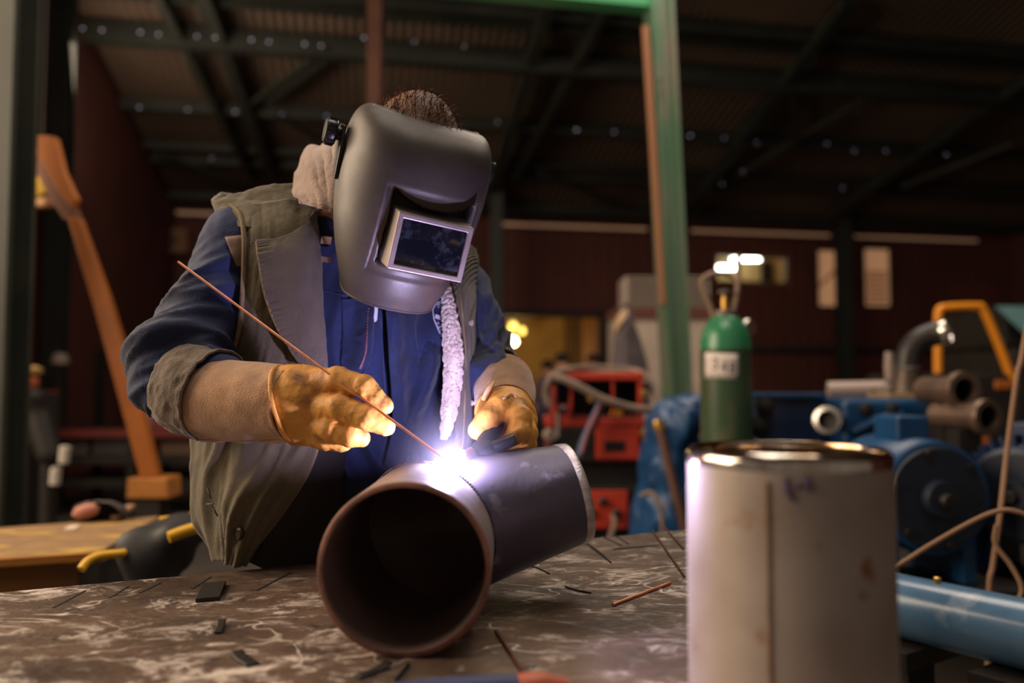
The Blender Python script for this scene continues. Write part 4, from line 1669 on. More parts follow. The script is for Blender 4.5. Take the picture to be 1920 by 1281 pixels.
# wrap of the viewer's left half: from the front edge round the side to the middle of the back
front_left = PX([
    [(470, 372, 1.74), (420, 364, 1.64), (404, 374, 1.54), (452, 366, 1.53), (505, 352, 1.55), (552, 350, 1.58), (585, 362, 1.60)],
    [(480, 385, 1.76), (422, 380, 1.66), (408, 390, 1.54), (455, 394, 1.495), (505, 388, 1.505), (550, 388, 1.52), (590, 394, 1.535)],
    [(488, 402, 1.77), (432, 404, 1.67), (424, 416, 1.535), (459, 428, 1.470), (505, 432, 1.468), (550, 428, 1.485), (592, 420, 1.50)],
])
yoke = patch(front_left, 44, 80, folds(0.006, 8, 1.6, 1.0))
panel_rows = PX([
    [(452, 392, 1.505), (470, 385, 1.50), (510, 378, 1.505), (550, 375, 1.52), (592, 385, 1.525)],
    [(458, 440, 1.465), (485, 438, 1.455), (520, 436, 1.46), (556, 430, 1.475), (596, 420, 1.49)],
    [(458, 520, 1.455), (488, 520, 1.445), (525, 520, 1.45), (562, 520, 1.46), (602, 515, 1.475)],
    [(450, 610, 1.47), (485, 610, 1.455), (525, 610, 1.455), (568, 610, 1.46), (608, 610, 1.47)],
    [(425, 690, 1.51), (470, 692, 1.475), (520, 694, 1.465), (570, 696, 1.465), (613, 697, 1.47)],
    [(368, 770, 1.57), (425, 775, 1.50), (490, 780, 1.47), (555, 785, 1.47), (606, 790, 1.48)],
    [(362, 860, 1.56), (412, 862, 1.495), (470, 866, 1.465), (528, 872, 1.47), (580, 880, 1.485)],
    [(366, 960, 1.56), (400, 962, 1.495), (440, 966, 1.46), (482, 970, 1.465), (522, 972, 1.485)],
    [(402, 1045, 1.56), (418, 1052, 1.505), (434, 1057, 1.482), (446, 1060, 1.482), (458, 1050, 1.495)],
])
def panel_disp(S, T, G):
    low = np.clip((S - 0.42) / 0.2, 0, 1)
    p = np.stack([T * 5.0 + 1.4 * S, S * 3.2 + T * 1.2, np.full_like(S, 4.2)], -1).reshape(-1, 3)
    v = (0.020 * low.reshape(-1) + 0.004) * (ridge(p, 2) - 0.55) + 0.0015 * fbm(G.reshape(-1, 3) * 60, 2)
    return v.reshape(S.shape)
panel = patch(panel_rows, 150, 80, panel_disp)
vest = sheet('vest', panel, M_olive, welder, 0.006)
sheet('shoulder_yoke', yoke, M_olive, vest, 0.010)
# dark lining sheet added so the gap between vest and body reads as shade
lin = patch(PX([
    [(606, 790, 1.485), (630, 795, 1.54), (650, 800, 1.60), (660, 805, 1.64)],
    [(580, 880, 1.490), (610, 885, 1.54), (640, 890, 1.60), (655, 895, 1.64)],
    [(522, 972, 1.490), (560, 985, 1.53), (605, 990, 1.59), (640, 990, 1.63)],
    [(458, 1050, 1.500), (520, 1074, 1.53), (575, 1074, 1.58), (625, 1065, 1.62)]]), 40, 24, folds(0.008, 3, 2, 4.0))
sheet('gap_shade_lining', lin, M_dkline, vest, 0.004)
# side and back of the vest
back_rows = []
for z, a, b, cx, cy in ((1.50, 0.215, 0.15, -0.29, 1.625), (1.40, 0.235, 0.17, -0.295, 1.65), (1.25, 0.235, 0.175, -0.29, 1.70), (1.05, 0.235, 0.18, -0.27, 1.755), (0.90, 0.25, 0.185, -0.26, 1.785)):
    row = []
    for ang in (200, 180, 155, 130, 110, 90, 75, 60, 48, 36):
        t_ = math.radians(ang)
        q = Vector((cx, cy, z)) + pl_ * (a * math.cos(t_)) - pf * (b * math.sin(t_))
        row.append(q)
    back_rows.append(row)
# below the arm the side reaches forward to the hanging front panel
for i, (rowi, k) in enumerate(((3, 5), (4, 7))):
    back_rows[rowi][0] = panel_rows[k][0] + Vector((0.004, 0.004, 0))
    back_rows[rowi][1] = panel_rows[k][0] + Vector((0.02, 0.10, 0))
bk = patch(back_rows, 60, 90, folds(0.008, 10, 3, 7.0))
sheet('vest_back', bk, M_olive, vest, 0.006)
# armhole binding and front edges
def edge_tube(name, G, r, m, par, n=70):
    sp = spline(list(G), n)
    return MB().tube([Vector(q) for q in sp], r, 8).build(name, m, par, smooth=True)
M_binding = mat('worn tan binding', hexc(142, 122, 92), hexc(112, 94, 70), scale=20, rough=0.9)
edge_tube('armhole_binding', [P(406, 374, 1.535), P(432, 385, 1.51), P(450, 402, 1.485), P(457, 440, 1.455), P(457, 500, 1.448), P(454, 560, 1.452), P(448, 620, 1.46), P(430, 680, 1.495)], 0.0045, M_binding, vest)
edge_tube('hem_binding', list(panel[:, -1][78:][::6]), 0.0032, M_binding, vest)
# turned-out front edge (lapel) with stitching
lap_rows = PX([
    [(592, 392, 1.500), (562, 428, 1.450), (522, 446, 1.436), (481, 452, 1.430)],
    [(599, 450, 1.462), (565, 468, 1.430), (525, 478, 1.422), (485, 486, 1.420)],
    [(603, 520, 1.450), (575, 530, 1.425), (540, 540, 1.418), (497, 552, 1.417)],
    [(607, 600, 1.448), (585, 606, 1.428), (555, 612, 1.421), (522, 618, 1.420)],
    [(612, 660, 1.450), (595, 664, 1.432), (574, 666, 1.428), (551, 664, 1.427)],
    [(614, 696, 1.452), (604, 700, 1.438), (590, 700, 1.433), (572, 694, 1.432)],
])
def lap_disp(S, T, G):
    # puckered stitching near the free edge
    e = np.clip((T - 0.72) / 0.2, 0, 1)
    v = -0.0011 * e * np.sin(S * 170 + 3 * np.sin(S * 23)) * (0.4 + 0.6 * np.abs(np.sin(S * 11))) + 0.004 * (ridge(np.stack([T * 2.4, S * 4, np.full_like(S, 9.0)], -1).reshape(-1, 3), 2).reshape(S.shape) - 0.5)
    return v
lap = patch(lap_rows, 170, 60, lap_disp)
lapel = sheet('lapel', lap, M_lapel, vest, 0.006)
edge_tube('lapel_edge', list(lap[::10, -1]), 0.0026, M_binding, lapel)
# snap button near the hem
q = P(447, 1002, 1.452)
MB().lathe([(0.002, -0.004), (0.011, -0.003), (0.012, 0.0), (0.0085, 0.003), (0.008, 0.0018), (0.001, 0.0016)], q, (-0.55, -0.83, 0), 24).build('snap_button', mat('dark snap', hexc(60, 50, 44), rough=0.4, metal=0.6), vest, smooth=True)
for (a, b) in (((389, 916), (395, 935)), ((388, 946), (400, 945)), ((398, 950), (408, 968))):
    A, B = P(a[0], a[1], 1.486), P(b[0], b[1], 1.478)
    MB().tube([A, (A + B) / 2 + Vector((0.001, -0.002, 0)), B], 0.0018, 6).build('mending_stitch', M_blackm, vest)

# viewer's right half of the vest
vr_rows = PX([
    [(838, 498, 1.560), (852, 476, 1.590), (868, 462, 1.63), (884, 466, 1.68), (888, 480, 1.76)],
    [(842, 530, 1.530), (856, 512, 1.545), (874, 500, 1.58), (889, 500, 1.64), (892, 510, 1.76)],
    [(850, 590, 1.505), (862, 580, 1.508), (877, 572, 1.54), (889, 575, 1.60), (894, 580, 1.76)],
    [(862, 660, 1.492), (870, 655, 1.492), (880, 652, 1.52), (888, 652, 1.58), (894, 655, 1.76)],
    [(860, 740, 1.485), (869, 740, 1.486), (878, 740, 1.51), (886, 740, 1.57), (892, 740, 1.76)],
    [(852, 830, 1.488), (864, 832, 1.488), (876, 834, 1.512), (885, 836, 1.57), (890, 838, 1.77)],
    [(842, 920, 1.50), (856, 922, 1.50), (870, 925, 1.525), (882, 930, 1.58), (888, 930, 1.78)],
])
def vr_disp(S, T, G):
    top = np.clip((0.28 - S) / 0.15, 0, 1)
    v = 0.006 * top * np.sin(S * 260 + T * 30) + 0.005 * (ridge(np.stack([T * 4, S * 3, np.full_like(S, 2.0)], -1).reshape(-1, 3), 2).reshape(S.shape) - 0.5)
    return v
vr = patch(vr_rows, 150, 60, vr_disp)
vro = sheet('vest_front', vr, M_lapel, vest, 0.005)
edge_tube('front_edge', list(vr[::10, 18] + np.array([0, -0.004, 0])), 0.0024, M_binding, vest)
# fleece lining showing along the open edge
fl_rows = PX([
    [(836, 512, 1.545), (838, 512, 1.54), (840, 513, 1.535)],
    [(831, 545, 1.52), (837, 545, 1.508), (845, 545, 1.51)],
    [(832, 590, 1.505), (844, 590, 1.488), (856, 590, 1.492)],
    [(833, 650, 1.495), (849, 650, 1.476), (866, 650, 1.482)],
    [(834, 710, 1.490), (850, 710, 1.470), (866, 710, 1.478)],
    [(830, 770, 1.488), (843, 770, 1.470), (857, 770, 1.478)],
    [(829, 805, 1.488), (837, 805, 1.474), (845, 805, 1.48)],
    [(830, 822, 1.49), (832, 822, 1.482), (835, 822, 1.485)],
])
def fl_disp(S, T, G):
    p = G.reshape(-1, 3)
    return (-0.004 * np.abs(noise(p * 110)) - 0.003 * noise(p * 45) + 0.003 * noise(p * 260)).reshape(S.shape)
flg = patch(fl_rows, 190, 40, fl_disp)
tag(sheet('fleece_lining', flg, M_fleece, vest, 0.010), 'cream fleece lining along the open front')
# snaps on the right edge
for px, py in ((884, 606), (885, 756)):
    q = P(px, py, 1.515)
    MB().lathe([(0.001, -0.002), (0.0055, -0.001), (0.005, 0.002), (0.002, 0.0025)], q, (-0.3, -0.95, 0), 14).build('snap_button', mat('pale snap', hexc(190, 176, 160), rough=0.4, metal=0.6), vest, smooth=True)

# --- stand-up collar round the neck
col_rows = PX([
    [(700, 330, 1.70), (655, 300, 1.71), (610, 300, 1.72), (580, 315, 1.715), (566, 345, 1.705)],
    [(690, 276, 1.62), (650, 270, 1.63), (612, 276, 1.645), (580, 292, 1.65), (560, 330, 1.65)],
    [(670, 272, 1.56), (640, 266, 1.55), (607, 272, 1.56), (574, 288, 1.57), (551, 328, 1.575)],
    [(662, 300, 1.49), (634, 292, 1.475), (604, 300, 1.48), (574, 318, 1.50), (550, 356, 1.53)],
    [(660, 345, 1.46), (632, 338, 1.44), (604, 342, 1.445), (578, 352, 1.465), (556, 370, 1.50)],
    [(656, 404, 1.455), (630, 396, 1.425), (606, 388, 1.425), (584, 382, 1.445), (560, 376, 1.485)],
])
def col_disp(S, T, G):
    p = np.stack([T * 3.2 + S * 1.6, S * 1.6, np.full_like(S, 3.3)], -1).reshape(-1, 3)
    return (0.014 * (ridge(p, 2) - 0.5)).reshape(S.shape) + 0.001 * fbm(G.reshape(-1, 3) * 70, 2).reshape(S.shape)
cg = patch(col_rows, 90, 80, col_disp)
colr = sheet('collar', cg, M_collar, welder, 0.010)
edge_tube('collar_edge', list(cg[-1][::8]), 0.0045, M_collar, colr)
# neck scarf filling the gap between collar and helmet
ng = loft([(NECK + Vector((-0.005, 0.005, -0.05)), 0.092, 0.09), (NECK + Vector((0.0, -0.005, 0.02)), 0.085, 0.083), (HL(0, -0.05, -0.07), 0.072, 0.075), (HL(0, -0.01, -0.085), 0.07, 0.07)], 30, 48,
          lambda U, A, G: 0.006 * (ridge(np.stack([U * 5, np.cos(A) * 1.5, np.sin(A) * 1.5], -1).reshape(-1, 3), 2).reshape(U.shape) - 0.5))
tube_mesh('neck_warmer', ng, M_blue, welder)
# pink and teal undershirt band by the collar
MB().bar(P(603, 450, 1.47), P(622, 452, 1.455), 0.003, 0.014).build('collar_tape', mat('lilac tape', hexc(176, 140, 150), rough=0.8), colr)
MB().bar(P(603, 486, 1.47), P(622, 488, 1.455), 0.003, 0.010).build('collar_tape', mat('lilac tape', hexc(176, 140, 150), rough=0.8), colr)

# --- welding helmet
NV, NU = 110, 150
prof = [  # t, y, halfwidth, depth
    (0.150, 0.096, 0.030), (0.147, 0.107, 0.058), (0.136, 0.117, 0.086), (0.116, 0.124, 0.112), (0.083, 0.1285, 0.130), (0.04, 0.129, 0.138),
    (0.0, 0.1265, 0.140), (-0.05, 0.121, 0.138), (-0.10, 0.110, 0.131), (-0.14, 0.098, 0.120), (-0.163, 0.090, 0.110), (-0.172, 0.087, 0.106)]
PR = spline(prof, NV)
phis = np.radians(np.linspace(-104, 104, NU))
LX, LY = 0.017, -0.041           # lens centre in helmet axes
BX, BY = 0.0655, 0.0470          # half size of the lens box
def shell_pt(i, j):
    y, w, d = PR[i]
    ph = phis[j]
    c, s = math.cos(ph), math.sin(ph)
    ex_ = 0.86
    x = w * math.copysign(abs(s) ** ex_, s)
    z = d * math.copysign(abs(c) ** ex_, c) - 0.012
    # rounded lower corners and a cut-back at the sides
    t = i / (NV - 1)
    edge = max(0.0, (abs(math.degrees(ph)) - 62) / 42)
    if y < 0:
        y = y * (1 - 0.26 * edge ** 2.2)
    return [x, y, z]
SG = np.array([[shell_pt(i, j) for j in range(NU)] for i in range(NV)])
# flattened lens panel, and the pocket behind the lens box
px_, py_ = SG[:, :, 0] - LX, SG[:, :, 1] - LY
def sstep(v, a, b):
    t = np.clip((v - a) / (b - a), 0, 1)
    return t * t * (3 - 2 * t)
front = SG[:, :, 2] > 0.0
pan = sstep(0.088 - np.abs(px_), 0.0, 0.0025) * sstep(0.078 - np.abs(py_ - 0.006), 0.0, 0.0025) * front
SG[:, :, 2] -= 0.0035 * pan
# pocket follows the box, with a scooped upper edge
upper = BY + 0.030 - 0.020 * (1 - np.clip(np.abs(px_) / BX, 0, 1) ** 2)
inx = sstep(BX + 0.010 - np.abs(px_), 0.0, 0.003)
iny = sstep(upper - py_, 0.0, 0.003) * sstep(py_ + BY + 0.004, 0.0, 0.003)
SG[:, :, 2] -= 0.040 * inx * iny * front
# knocks and scratches by hand-size scuffs
sc_ = noise(SG.reshape(-1, 3) * 22).reshape(NV, NU)
SG[:, :, 2] += 0.0006 * sc_
HW = np.array([[list(HL(*SG[i, j])) for j in range(NU)] for i in range(NV)])
helm = sheet('welding_helmet', HW, M_helm, welder, 0.0035)
tag(helm, 'dark scuffed welding helmet with a lifted lens box')
# rolled rim round the whole edge
rimpts = [Vector(HW[0, j]) for j in range(0, NU, 3)] + [Vector(HW[i, NU - 1]) for i in range(0, NV, 3)] + \
         [Vector(HW[NV - 1, j]) for j in range(NU - 1, -1, -3)] + [Vector(HW[i, 0]) for i in range(NV - 1, -1, -3)]
MB().tube(rimpts, 0.0034, 8, closed=True).build('rim', M_helm, helm, smooth=True)
# lens box: four walls and the front frame
zb, zf = 0.082, 0.150
tilt = 0.10
def LB(x, y, z):
    # the box leans a little: its foot stands farther out
    return HL(LX + x, LY + y, z - tilt * y)
M_box = mat('box side', hexc(168, 152, 148), hexc(146, 132, 128), scale=20, rough=0.45, metal=0.3)
wq = MB()
o4 = [(-BX, -BY), (BX, -BY), (BX, BY), (-BX, BY)]
i4 = [(-BX + 0.0095, -BY + 0.0095), (BX - 0.0095, -BY + 0.0095), (BX - 0.0095, BY - 0.0095), (-BX + 0.0095, BY - 0.0095)]
vs_ = [LB(x * 1.05, y * 1.05, zb) for x, y in o4] + [LB(x, y, zf) for x, y in o4] + [LB(x, y, zf) for x, y in i4] + [LB(x, y, zf - 0.007) for x, y in i4]
fs_ = []
for a in (0, 4, 8):
    for k in range(4):
        fs_.append((a + k, a + (k + 1) % 4, a + 4 + (k + 1) % 4, a + 4 + k))
wq.add(vs_, fs_)
bx = wq.build('lens_box', M_box, helm, bev=0.0022)
M_lens = bpy.data.materials.new('dark welding glass')
M_lens.use_nodes = True
_b = M_lens.node_tree.nodes['Principled BSDF']
_b.inputs['Base Color'].default_value = (0.006, 0.007, 0.012, 1)
_b.inputs['Roughness'].default_value = 0.07
_b.inputs['IOR'].default_value = 1.5
_b.inputs['Specular IOR Level'].default_value = 0.5
_nt = M_lens.node_tree
_tc, _nz = _n(_nt, 'ShaderNodeTexCoord'), _n(_nt, 'ShaderNodeTexNoise')
_nz.inputs['Scale'].default_value = 26
_nz.inputs['Detail'].default_value = 6
_nt.links.new(_tc.outputs['Object'], _nz.inputs['Vector'])
_rr = _n(_nt, 'ShaderNodeMapRange')
_rr.inputs['From Min'].default_value, _rr.inputs['From Max'].default_value = 0.45, 0.8
_rr.inputs['To Min'].default_value, _rr.inputs['To Max'].default_value = 0.05, 0.35
_nt.links.new(_nz.outputs['Fac'], _rr.inputs['Value'])
_nt.links.new(_rr.outputs['Result'], _b.inputs['Roughness'])
_n2 = _n(_nt, 'ShaderNodeTexNoise')
_n2.inputs['Scale'].default_value = 16
_n2.inputs['Detail'].default_value = 9
_n2.inputs['Roughness'].default_value = 0.7
_nt.links.new(_tc.outputs['Object'], _n2.inputs['Vector'])
_r2 = _n(_nt, 'ShaderNodeMapRange')
_r2.inputs['From Min'].default_value, _r2.inputs['From Max'].default_value = 0.48, 0.78
_nt.links.new(_n2.outputs['Fac'], _r2.inputs['Value'])
_m2 = _n(_nt, 'ShaderNodeMix', data_type='RGBA')
_m2.inputs[6].default_value, _m2.inputs[7].default_value = (0.005, 0.006, 0.010, 1), (0.10, 0.11, 0.15, 1)
_nt.links.new(_r2.outputs['Result'], _m2.inputs[0])
_nt.links.new(_m2.outputs[2], _b.inputs['Base Color'])
lq = MB().add([LB(x, y, zf - 0.0065) for x, y in i4] + [LB(x, y, zf - 0.0105) for x, y in i4],
              [(0, 1, 2, 3), (7, 6, 5, 4), (0, 4, 5, 1), (1, 5, 6, 2), (2, 6, 7, 3), (3, 7, 4, 0)])
lens = lq.build('lens', M_lens, helm)
tag(lens, 'black glossy welding glass dulled by bluish dust')
# headgear: band round the head, pivot brackets and knobs
for s in (-1, 1):
    cx = s * 0.134 if s < 0 else 0.127
    kz = -0.026 if s < 0 else -0.058
    br = MB()
    br.prism([HL(cx, 0.105, -0.012), HL(cx, 0.105, -0.045), HL(cx, 0.07, -0.052), HL(cx - s * 0.004, 0.02, -0.03), HL(cx - s * 0.004, 0.012, -0.008), HL(cx, 0.07, 0.006)], hr * (s * 0.006))
    br.build('pivot_bracket', M_black, helm, bev=0.0015)
    kn = MB().lathe([(0.012, 0.0), (0.012, 0.008), (0.021, 0.009), (0.0225, 0.012), (0.0225, 0.024), (0.020, 0.028), (0.006, 0.029)], HL(cx + s * 0.004, 0.088, kz), hr * s, 20)
    k_ = kn.build('knob', M_black, helm, smooth=True)
    gr = MB()
    for q in range(10):
        a = 2 * math.pi * q / 10
        gr.bar(HL(cx + s * 0.015, 0.088 + 0.0225 * math.sin(a), kz + 0.0225 * math.cos(a)), HL(cx + s * 0.029, 0.088 + 0.0225 * math.sin(a), kz + 0.0225 * math.cos(a)), 0.004, 0.004)
    tag(gr.build('knob_grip', M_black, helm), kind='stuff')
hb = []
for k in range(48):
    a = 2 * math.pi * k / 48
    hb.append(HL(0.088 * math.cos(a), 0.085, -0.045 + 0.108 * math.sin(a)))
MB().tube(hb, 0.006, 6, closed=True).build('headband', M_black, helm, smooth=True)

# nicks knocked into the brow of the shell
BVH_ = bvh_of(helm)
for st_ in ([(824, 322), (828, 326), (834, 325)], [(805, 338), (812, 336), (820, 340)], [(846, 330), (852, 326), (858, 322)], [(856, 340), (861, 346), (860, 352)], [(838, 370), (843, 368)], [(662, 545), (663, 549)]):
    qs = [on_cloth(a, b, 0.0002, BVH_) for a, b in st_]
    if all(q is not None for q in qs):
        MB().tube(qs, 0.0009, 5).build('nick', M_black, helm)

# --- hair: a cap of hair with loose strands on top
def hair_sdf(p):
    d = sd_ell(p, HL(-0.004, 0.064, -0.045), (0.088, 0.130, 0.100), HROT)
    q = (p - np.array(HL(0, 0, 0), dtype=np.float32)) @ HROT.astype(np.float32)
    cut = (0.055 + 0.0 * q[..., 1]) - q[..., 1] + np.clip(q[..., 2] + 0.02, 0, 1) * 0.9
    return np.maximum(d, cut)
hair = sdf_object('hair', hair_sdf, np.array(HL(0, 0.08, -0.05)) - 0.17, np.array(HL(0, 0.08, -0.05)) + 0.17, 0.005, M_hair, welder,
                  disp=lambda V: 0.004 * ridge(((V - np.array(HC)) @ HROT) * np.array([150, 14, 26]), 2))
st = MB()
rs = random.Random(5)
for k in range(1400):
    a, b = rs.uniform(-1.2, 1.2), rs.uniform(-1.3, 1.0)
    n_ = Vector((math.sin(a) * 0.084, math.cos(a) * math.cos(b) * 0.124, math.sin(b) * 0.106))
    base_ = HL(-0.004 + n_.x * 1.04, 0.064 + n_.y * 1.04, -0.045 + n_.z)
    lean = rs.uniform(0.6, 1.4)
    dr = (hr * (n_.x * 5 + rs.uniform(-.4, .9)) + hu2 * rs.uniform(0.25, 0.9) + hf * (rs.uniform(-.6, .9))).normalized()
    ln = rs.uniform(0.012, 0.028)
    side = hr * 0.0007
    m1 = base_ + dr * ln * 0.6
    tip = base_ + dr * ln + hr * rs.uniform(0, 0.008) * lean - hu2 * rs.uniform(0.0, 0.006)
    st.add([base_ - side, base_ + side, m1 + side * 0.7, m1 - side * 0.7, tip], [(0, 1, 2, 3), (3, 2, 4)])
tag(st.build('hair_strand', M_hair, hair, fix=False), kind='stuff')

# --- cuffs of the coverall
fa = (WRR - ELR).normalized()
def cuff(name, a, b, ra, rb, par, m, seed):
    d = (b - a).normalized()
    g = loft([(a, ra * 0.95, ra), (a.lerp(b, 0.35), ra * 1.04, ra * 1.06), (a.lerp(b, 0.75), (ra + rb) / 2 * 1.05, (ra + rb) / 2 * 1.08), (b, rb * 1.08, rb * 1.12)], 40, 90,
             lambda U, A, G: 0.008 * (ridge(np.stack([U * 2.2 + seed, np.cos(A) * 2.2, np.sin(A) * 2.2], -1).reshape(-1, 3), 2).reshape(U.shape) - 0.5))
    return tube_mesh(name, g, m, par, thick=0.004)
c1 = cuff('sleeve_cuff', P(340, 722, 1.425), P(404, 742, 1.395), 0.076, 0.072, coverall, M_cuff, 1.0)
c2 = cuff('sleeve_cuff', P(926, 690, 1.635), P(936, 708, 1.565), 0.049, 0.050, coverall, M_cuff, 5.0)

# --- gloves
gl_r = empty('glove_tmp', (0, 0, 0), 'x', 'x')
bpy.data.objects.remove(gl_r, do_unlink=True)
def finger(p, pts, rs_):
    d = None
    for k in range(len(pts) - 1):
        q = sd_cone(p, pts[k], pts[k + 1], rs_[k], rs_[k + 1])
        d = q if d is None else smin(d, q, 0.006)
    return d
# right hand: thumb above the rod, forefinger below it, the others curled under
HR_F = {
    'thumb': ([(586, 722, 1.300), (634, 712, 1.272), (684, 726, 1.256), (724, 762, 1.250)], [0.026, 0.0200, 0.0180, 0.0115]),
    'index': ([(594, 764, 1.292), (638, 764, 1.254), (690, 785, 1.243), (724, 800, 1.246)], [0.025, 0.0205, 0.0190, 0.0145]),
    'middle': ([(584, 796, 1.300), (620, 804, 1.262), (656, 818, 1.256), (680, 822, 1.262)], [0.023, 0.0180, 0.0165, 0.0130]),
    'ring': ([(578, 808, 1.298), (610, 822, 1.286), (642, 828, 1.288), (656, 822, 1.304)], [0.022, 0.0165, 0.0150, 0.0125]),
    'little': ([(580, 812, 1.300), (606, 824, 1.295), (632, 828, 1.296), (642, 822, 1.308)], [0.020, 0.0165, 0.0145, 0.012]),
}
def px3(pts):
    return [P(*q) for q in pts]
HRJ = {k: (px3(v[0]), v[1]) for k, v in HR_F.items()}
def hand_r(p):
    d = sd_cone(p, P(524, 757, 1.326), P(558, 758, 1.314), 0.062, 0.055)
    d = smin(d, sd_ell(p, P(572, 760, 1.316), (0.062, 0.040, 0.060)), 0.03)
    d = smin(d, sd_cone(p, P(560, 735, 1.310), P(592, 738, 1.300), 0.036, 0.026), 0.02)
    d = smin(d, sd_cone(p, P(560, 788, 1.310), P(588, 800, 1.300), 0.034, 0.026), 0.02)
    for k, kk in (('thumb', 0.006), ('index', 0.003), ('middle', 0.003), ('ring', 0.003), ('little', 0.003)):
        d = smin(d, finger(p, *HRJ[k]), kk)
    # cut where the cuff begins, slanting like the seam
    a_, n_ = np.array(P(530, 770, 1.31), dtype=np.float32), np.array(Vector((0.93, -0.1, 0.25)).normalized(), dtype=np.float32)
    return np.maximum(d, -((p - a_) @ n_))
def glove_disp(axis, seed):
    ax_ = np.array(axis)
    def f(V):
        q = V * 26
        w = 0.0024 * (ridge(np.stack([V @ ax_ * 42, V[:, 2] * 14, V[:, 1] * 14], 1) + seed, 2) - 0.5)
        return w + 0.0010 * fbm(V * 90 + seed, 2)
    return f
lo_ = np.array(P(500, 860, 1.20)) - np.array([0.02, 0.03, 0.02])
g1 = sdf_object('glove', hand_r, (-0.42, 1.16, 1.03), (-0.17, 1.40, 1.25), 0.0026, M_leather, welder, disp=glove_disp((0.95, 0, -0.25), 2.0), it=2)
tag(g1, 'yellow leather glove of the hand holding the rod')
# torn, raised seams between the fingers
M_tear = mat('pale leather edge', hexc(228, 190, 150), hexc(206, 160, 120), scale=40, rough=0.7)
BVG1 = bvh_of(g1)
def glove_line(bv, pts, r, par, name='torn_seam', m=None):
    sp = spline(pts, 18)
    qs = [on_cloth(a, b, 0.0004, bv) for a, b in sp]
    keep = [q for q in qs if q is not None]
    rr = [r * (0.25 + 0.75 * math.sin(math.pi * (i_ + 0.6) / (len(keep) + 0.2))) for i_ in range(len(keep))]
    if len(keep) > 3:
        MB().tube(keep, rr, 8).build(name, m or M_tear, par, smooth=True)
# suede gauntlet cuff
gA, gB = P(378, 748, 1.405), P(553, 757, 1.312)
gg = loft([(gA, 0.066, 0.068), (gA.lerp(gB, 0.25), 0.067, 0.069), (gA.lerp(gB, 0.6), 0.064, 0.067), (gA.lerp(gB, 0.88), 0.060, 0.063), (gB, 0.058, 0.060)], 70, 110,
          lambda U, A, G: 0.0028 * fbm(np.stack([U * 4, np.cos(A) * 1.4, np.sin(A) * 1.4], -1).reshape(-1, 3), 2).reshape(U.shape))
gauntlet = tube_mesh('gauntlet_cuff', gg, M_suede, g1, thick=0.004)
# turned seam strip under the gauntlet and the yellow binding at the wrist
sm = []
for t in np.linspace(0.0, 0.95, 24):
    c = gA.lerp(gB, t)
    r = 0.070 - 0.009 * t
    sm.append(c + Vector((0, -0.25, -0.97)).normalized() * (r + 0.001) + Vector((0, 0, 0.0015 * math.sin(t * 22))))
MB().tube(sm, 0.0042, 8).build('gauntlet_seam', M_suede, g1, smooth=True)
def wrist_ring(c, ax_, r, rb, m, par, ref=(0, 0, 1)):
    ax_ = ax_.normalized()
    x = ax_.cross(Vector(ref)).normalized()
    y = x.cross(ax_)
    return MB().tube([c + (x * math.cos(a) + y * math.sin(a)) * r for a in np.linspace(0, 2 * math.pi, 60, endpoint=False)], rb, 8, closed=True).build('wrist_binding', m, par, smooth=True)
wrist_ring(P(540, 757, 1.316), Vector((0.93, -0.1, 0.25)), 0.0625, 0.0035, M_leather, g1)

# left hand: closed round the torch
HL_F = {
    'thumb': ([(950, 762, 1.372), (936, 765, 1.345), (914, 786, 1.326), (896, 806, 1.318)], [0.024, 0.0215, 0.0195, 0.0165]),
    'index': ([(966, 770, 1.362), (974, 784, 1.334), (972, 812, 1.318), (954, 832, 1.322)], [0.024, 0.0210, 0.0185, 0.0150]),
    'middle': ([(978, 790, 1.378), (986, 812, 1.352), (974, 842, 1.338), (940, 850, 1.338)], [0.023, 0.0205, 0.0180, 0.0150]),
    'ring': ([(980, 805, 1.395), (984, 832, 1.375), (962, 852, 1.360), (924, 850, 1.352)], [0.022, 0.0195, 0.0170, 0.0145]),
    'little': ([(962, 815, 1.405), (956, 838, 1.390), (930, 848, 1.376), (902, 842, 1.366)], [0.020, 0.0170, 0.0155, 0.0130]),
}
HLJ = {k: (px3(v[0]), v[1]) for k, v in HL_F.items()}
def hand_l(p):
    d = sd_cone(p, P(947, 775, 1.43), P(958, 790, 1.385), 0.050, 0.046)
    d = smin(d, sd_cone(p, P(945, 765, 1.40), P(955, 765, 1.368), 0.040, 0.028), 0.02)
    for k, kk in (('thumb', 0.005), ('index', 0.003), ('middle', 0.003), ('ring', 0.003), ('little', 0.003)):
        d = smin(d, finger(p, *HLJ[k]), kk)
    a_, n_ = np.array(P(947, 772, 1.425), dtype=np.float32), np.array(Vector((0.05, -0.80, -0.55)).normalized(), dtype=np.float32)
    return np.maximum(d, -((p - a_) @ n_))
g2 = sdf_object('glove', hand_l, (-0.12, 1.26, 1.02), (0.09, 1.52, 1.24), 0.0026, M_leather, welder, disp=glove_disp((0.3, -0.6, -0.7), 8.0), it=2)
tag(g2, 'yellow leather glove of the hand holding the torch')
gA2, gB2 = P(944, 712, 1.56), P(948, 770, 1.425)
gg = loft([(gA2, 0.056, 0.053), (gA2.lerp(gB2, 0.3), 0.058, 0.055), (gA2.lerp(gB2, 0.7), 0.055, 0.054), (gB2, 0.051, 0.051)], 60, 100,
          lambda U, A, G: 0.0035 * fbm(np.stack([U * 3, np.cos(A) * 1.4, np.sin(A) * 1.4], -1).reshape(-1, 3), 2).reshape(U.shape))
tube_mesh('gauntlet_cuff', gg, M_suede, g2, thick=0.004)
wrist_ring(P(947, 772, 1.424), Vector((0.05, -0.80, -0.55)), 0.0505, 0.0042, M_leather, g2)
BVG2 = bvh_of(g2)
glove_line(BVG2, [(944, 748), (956, 741), (968, 745)], 0.0040, g2)
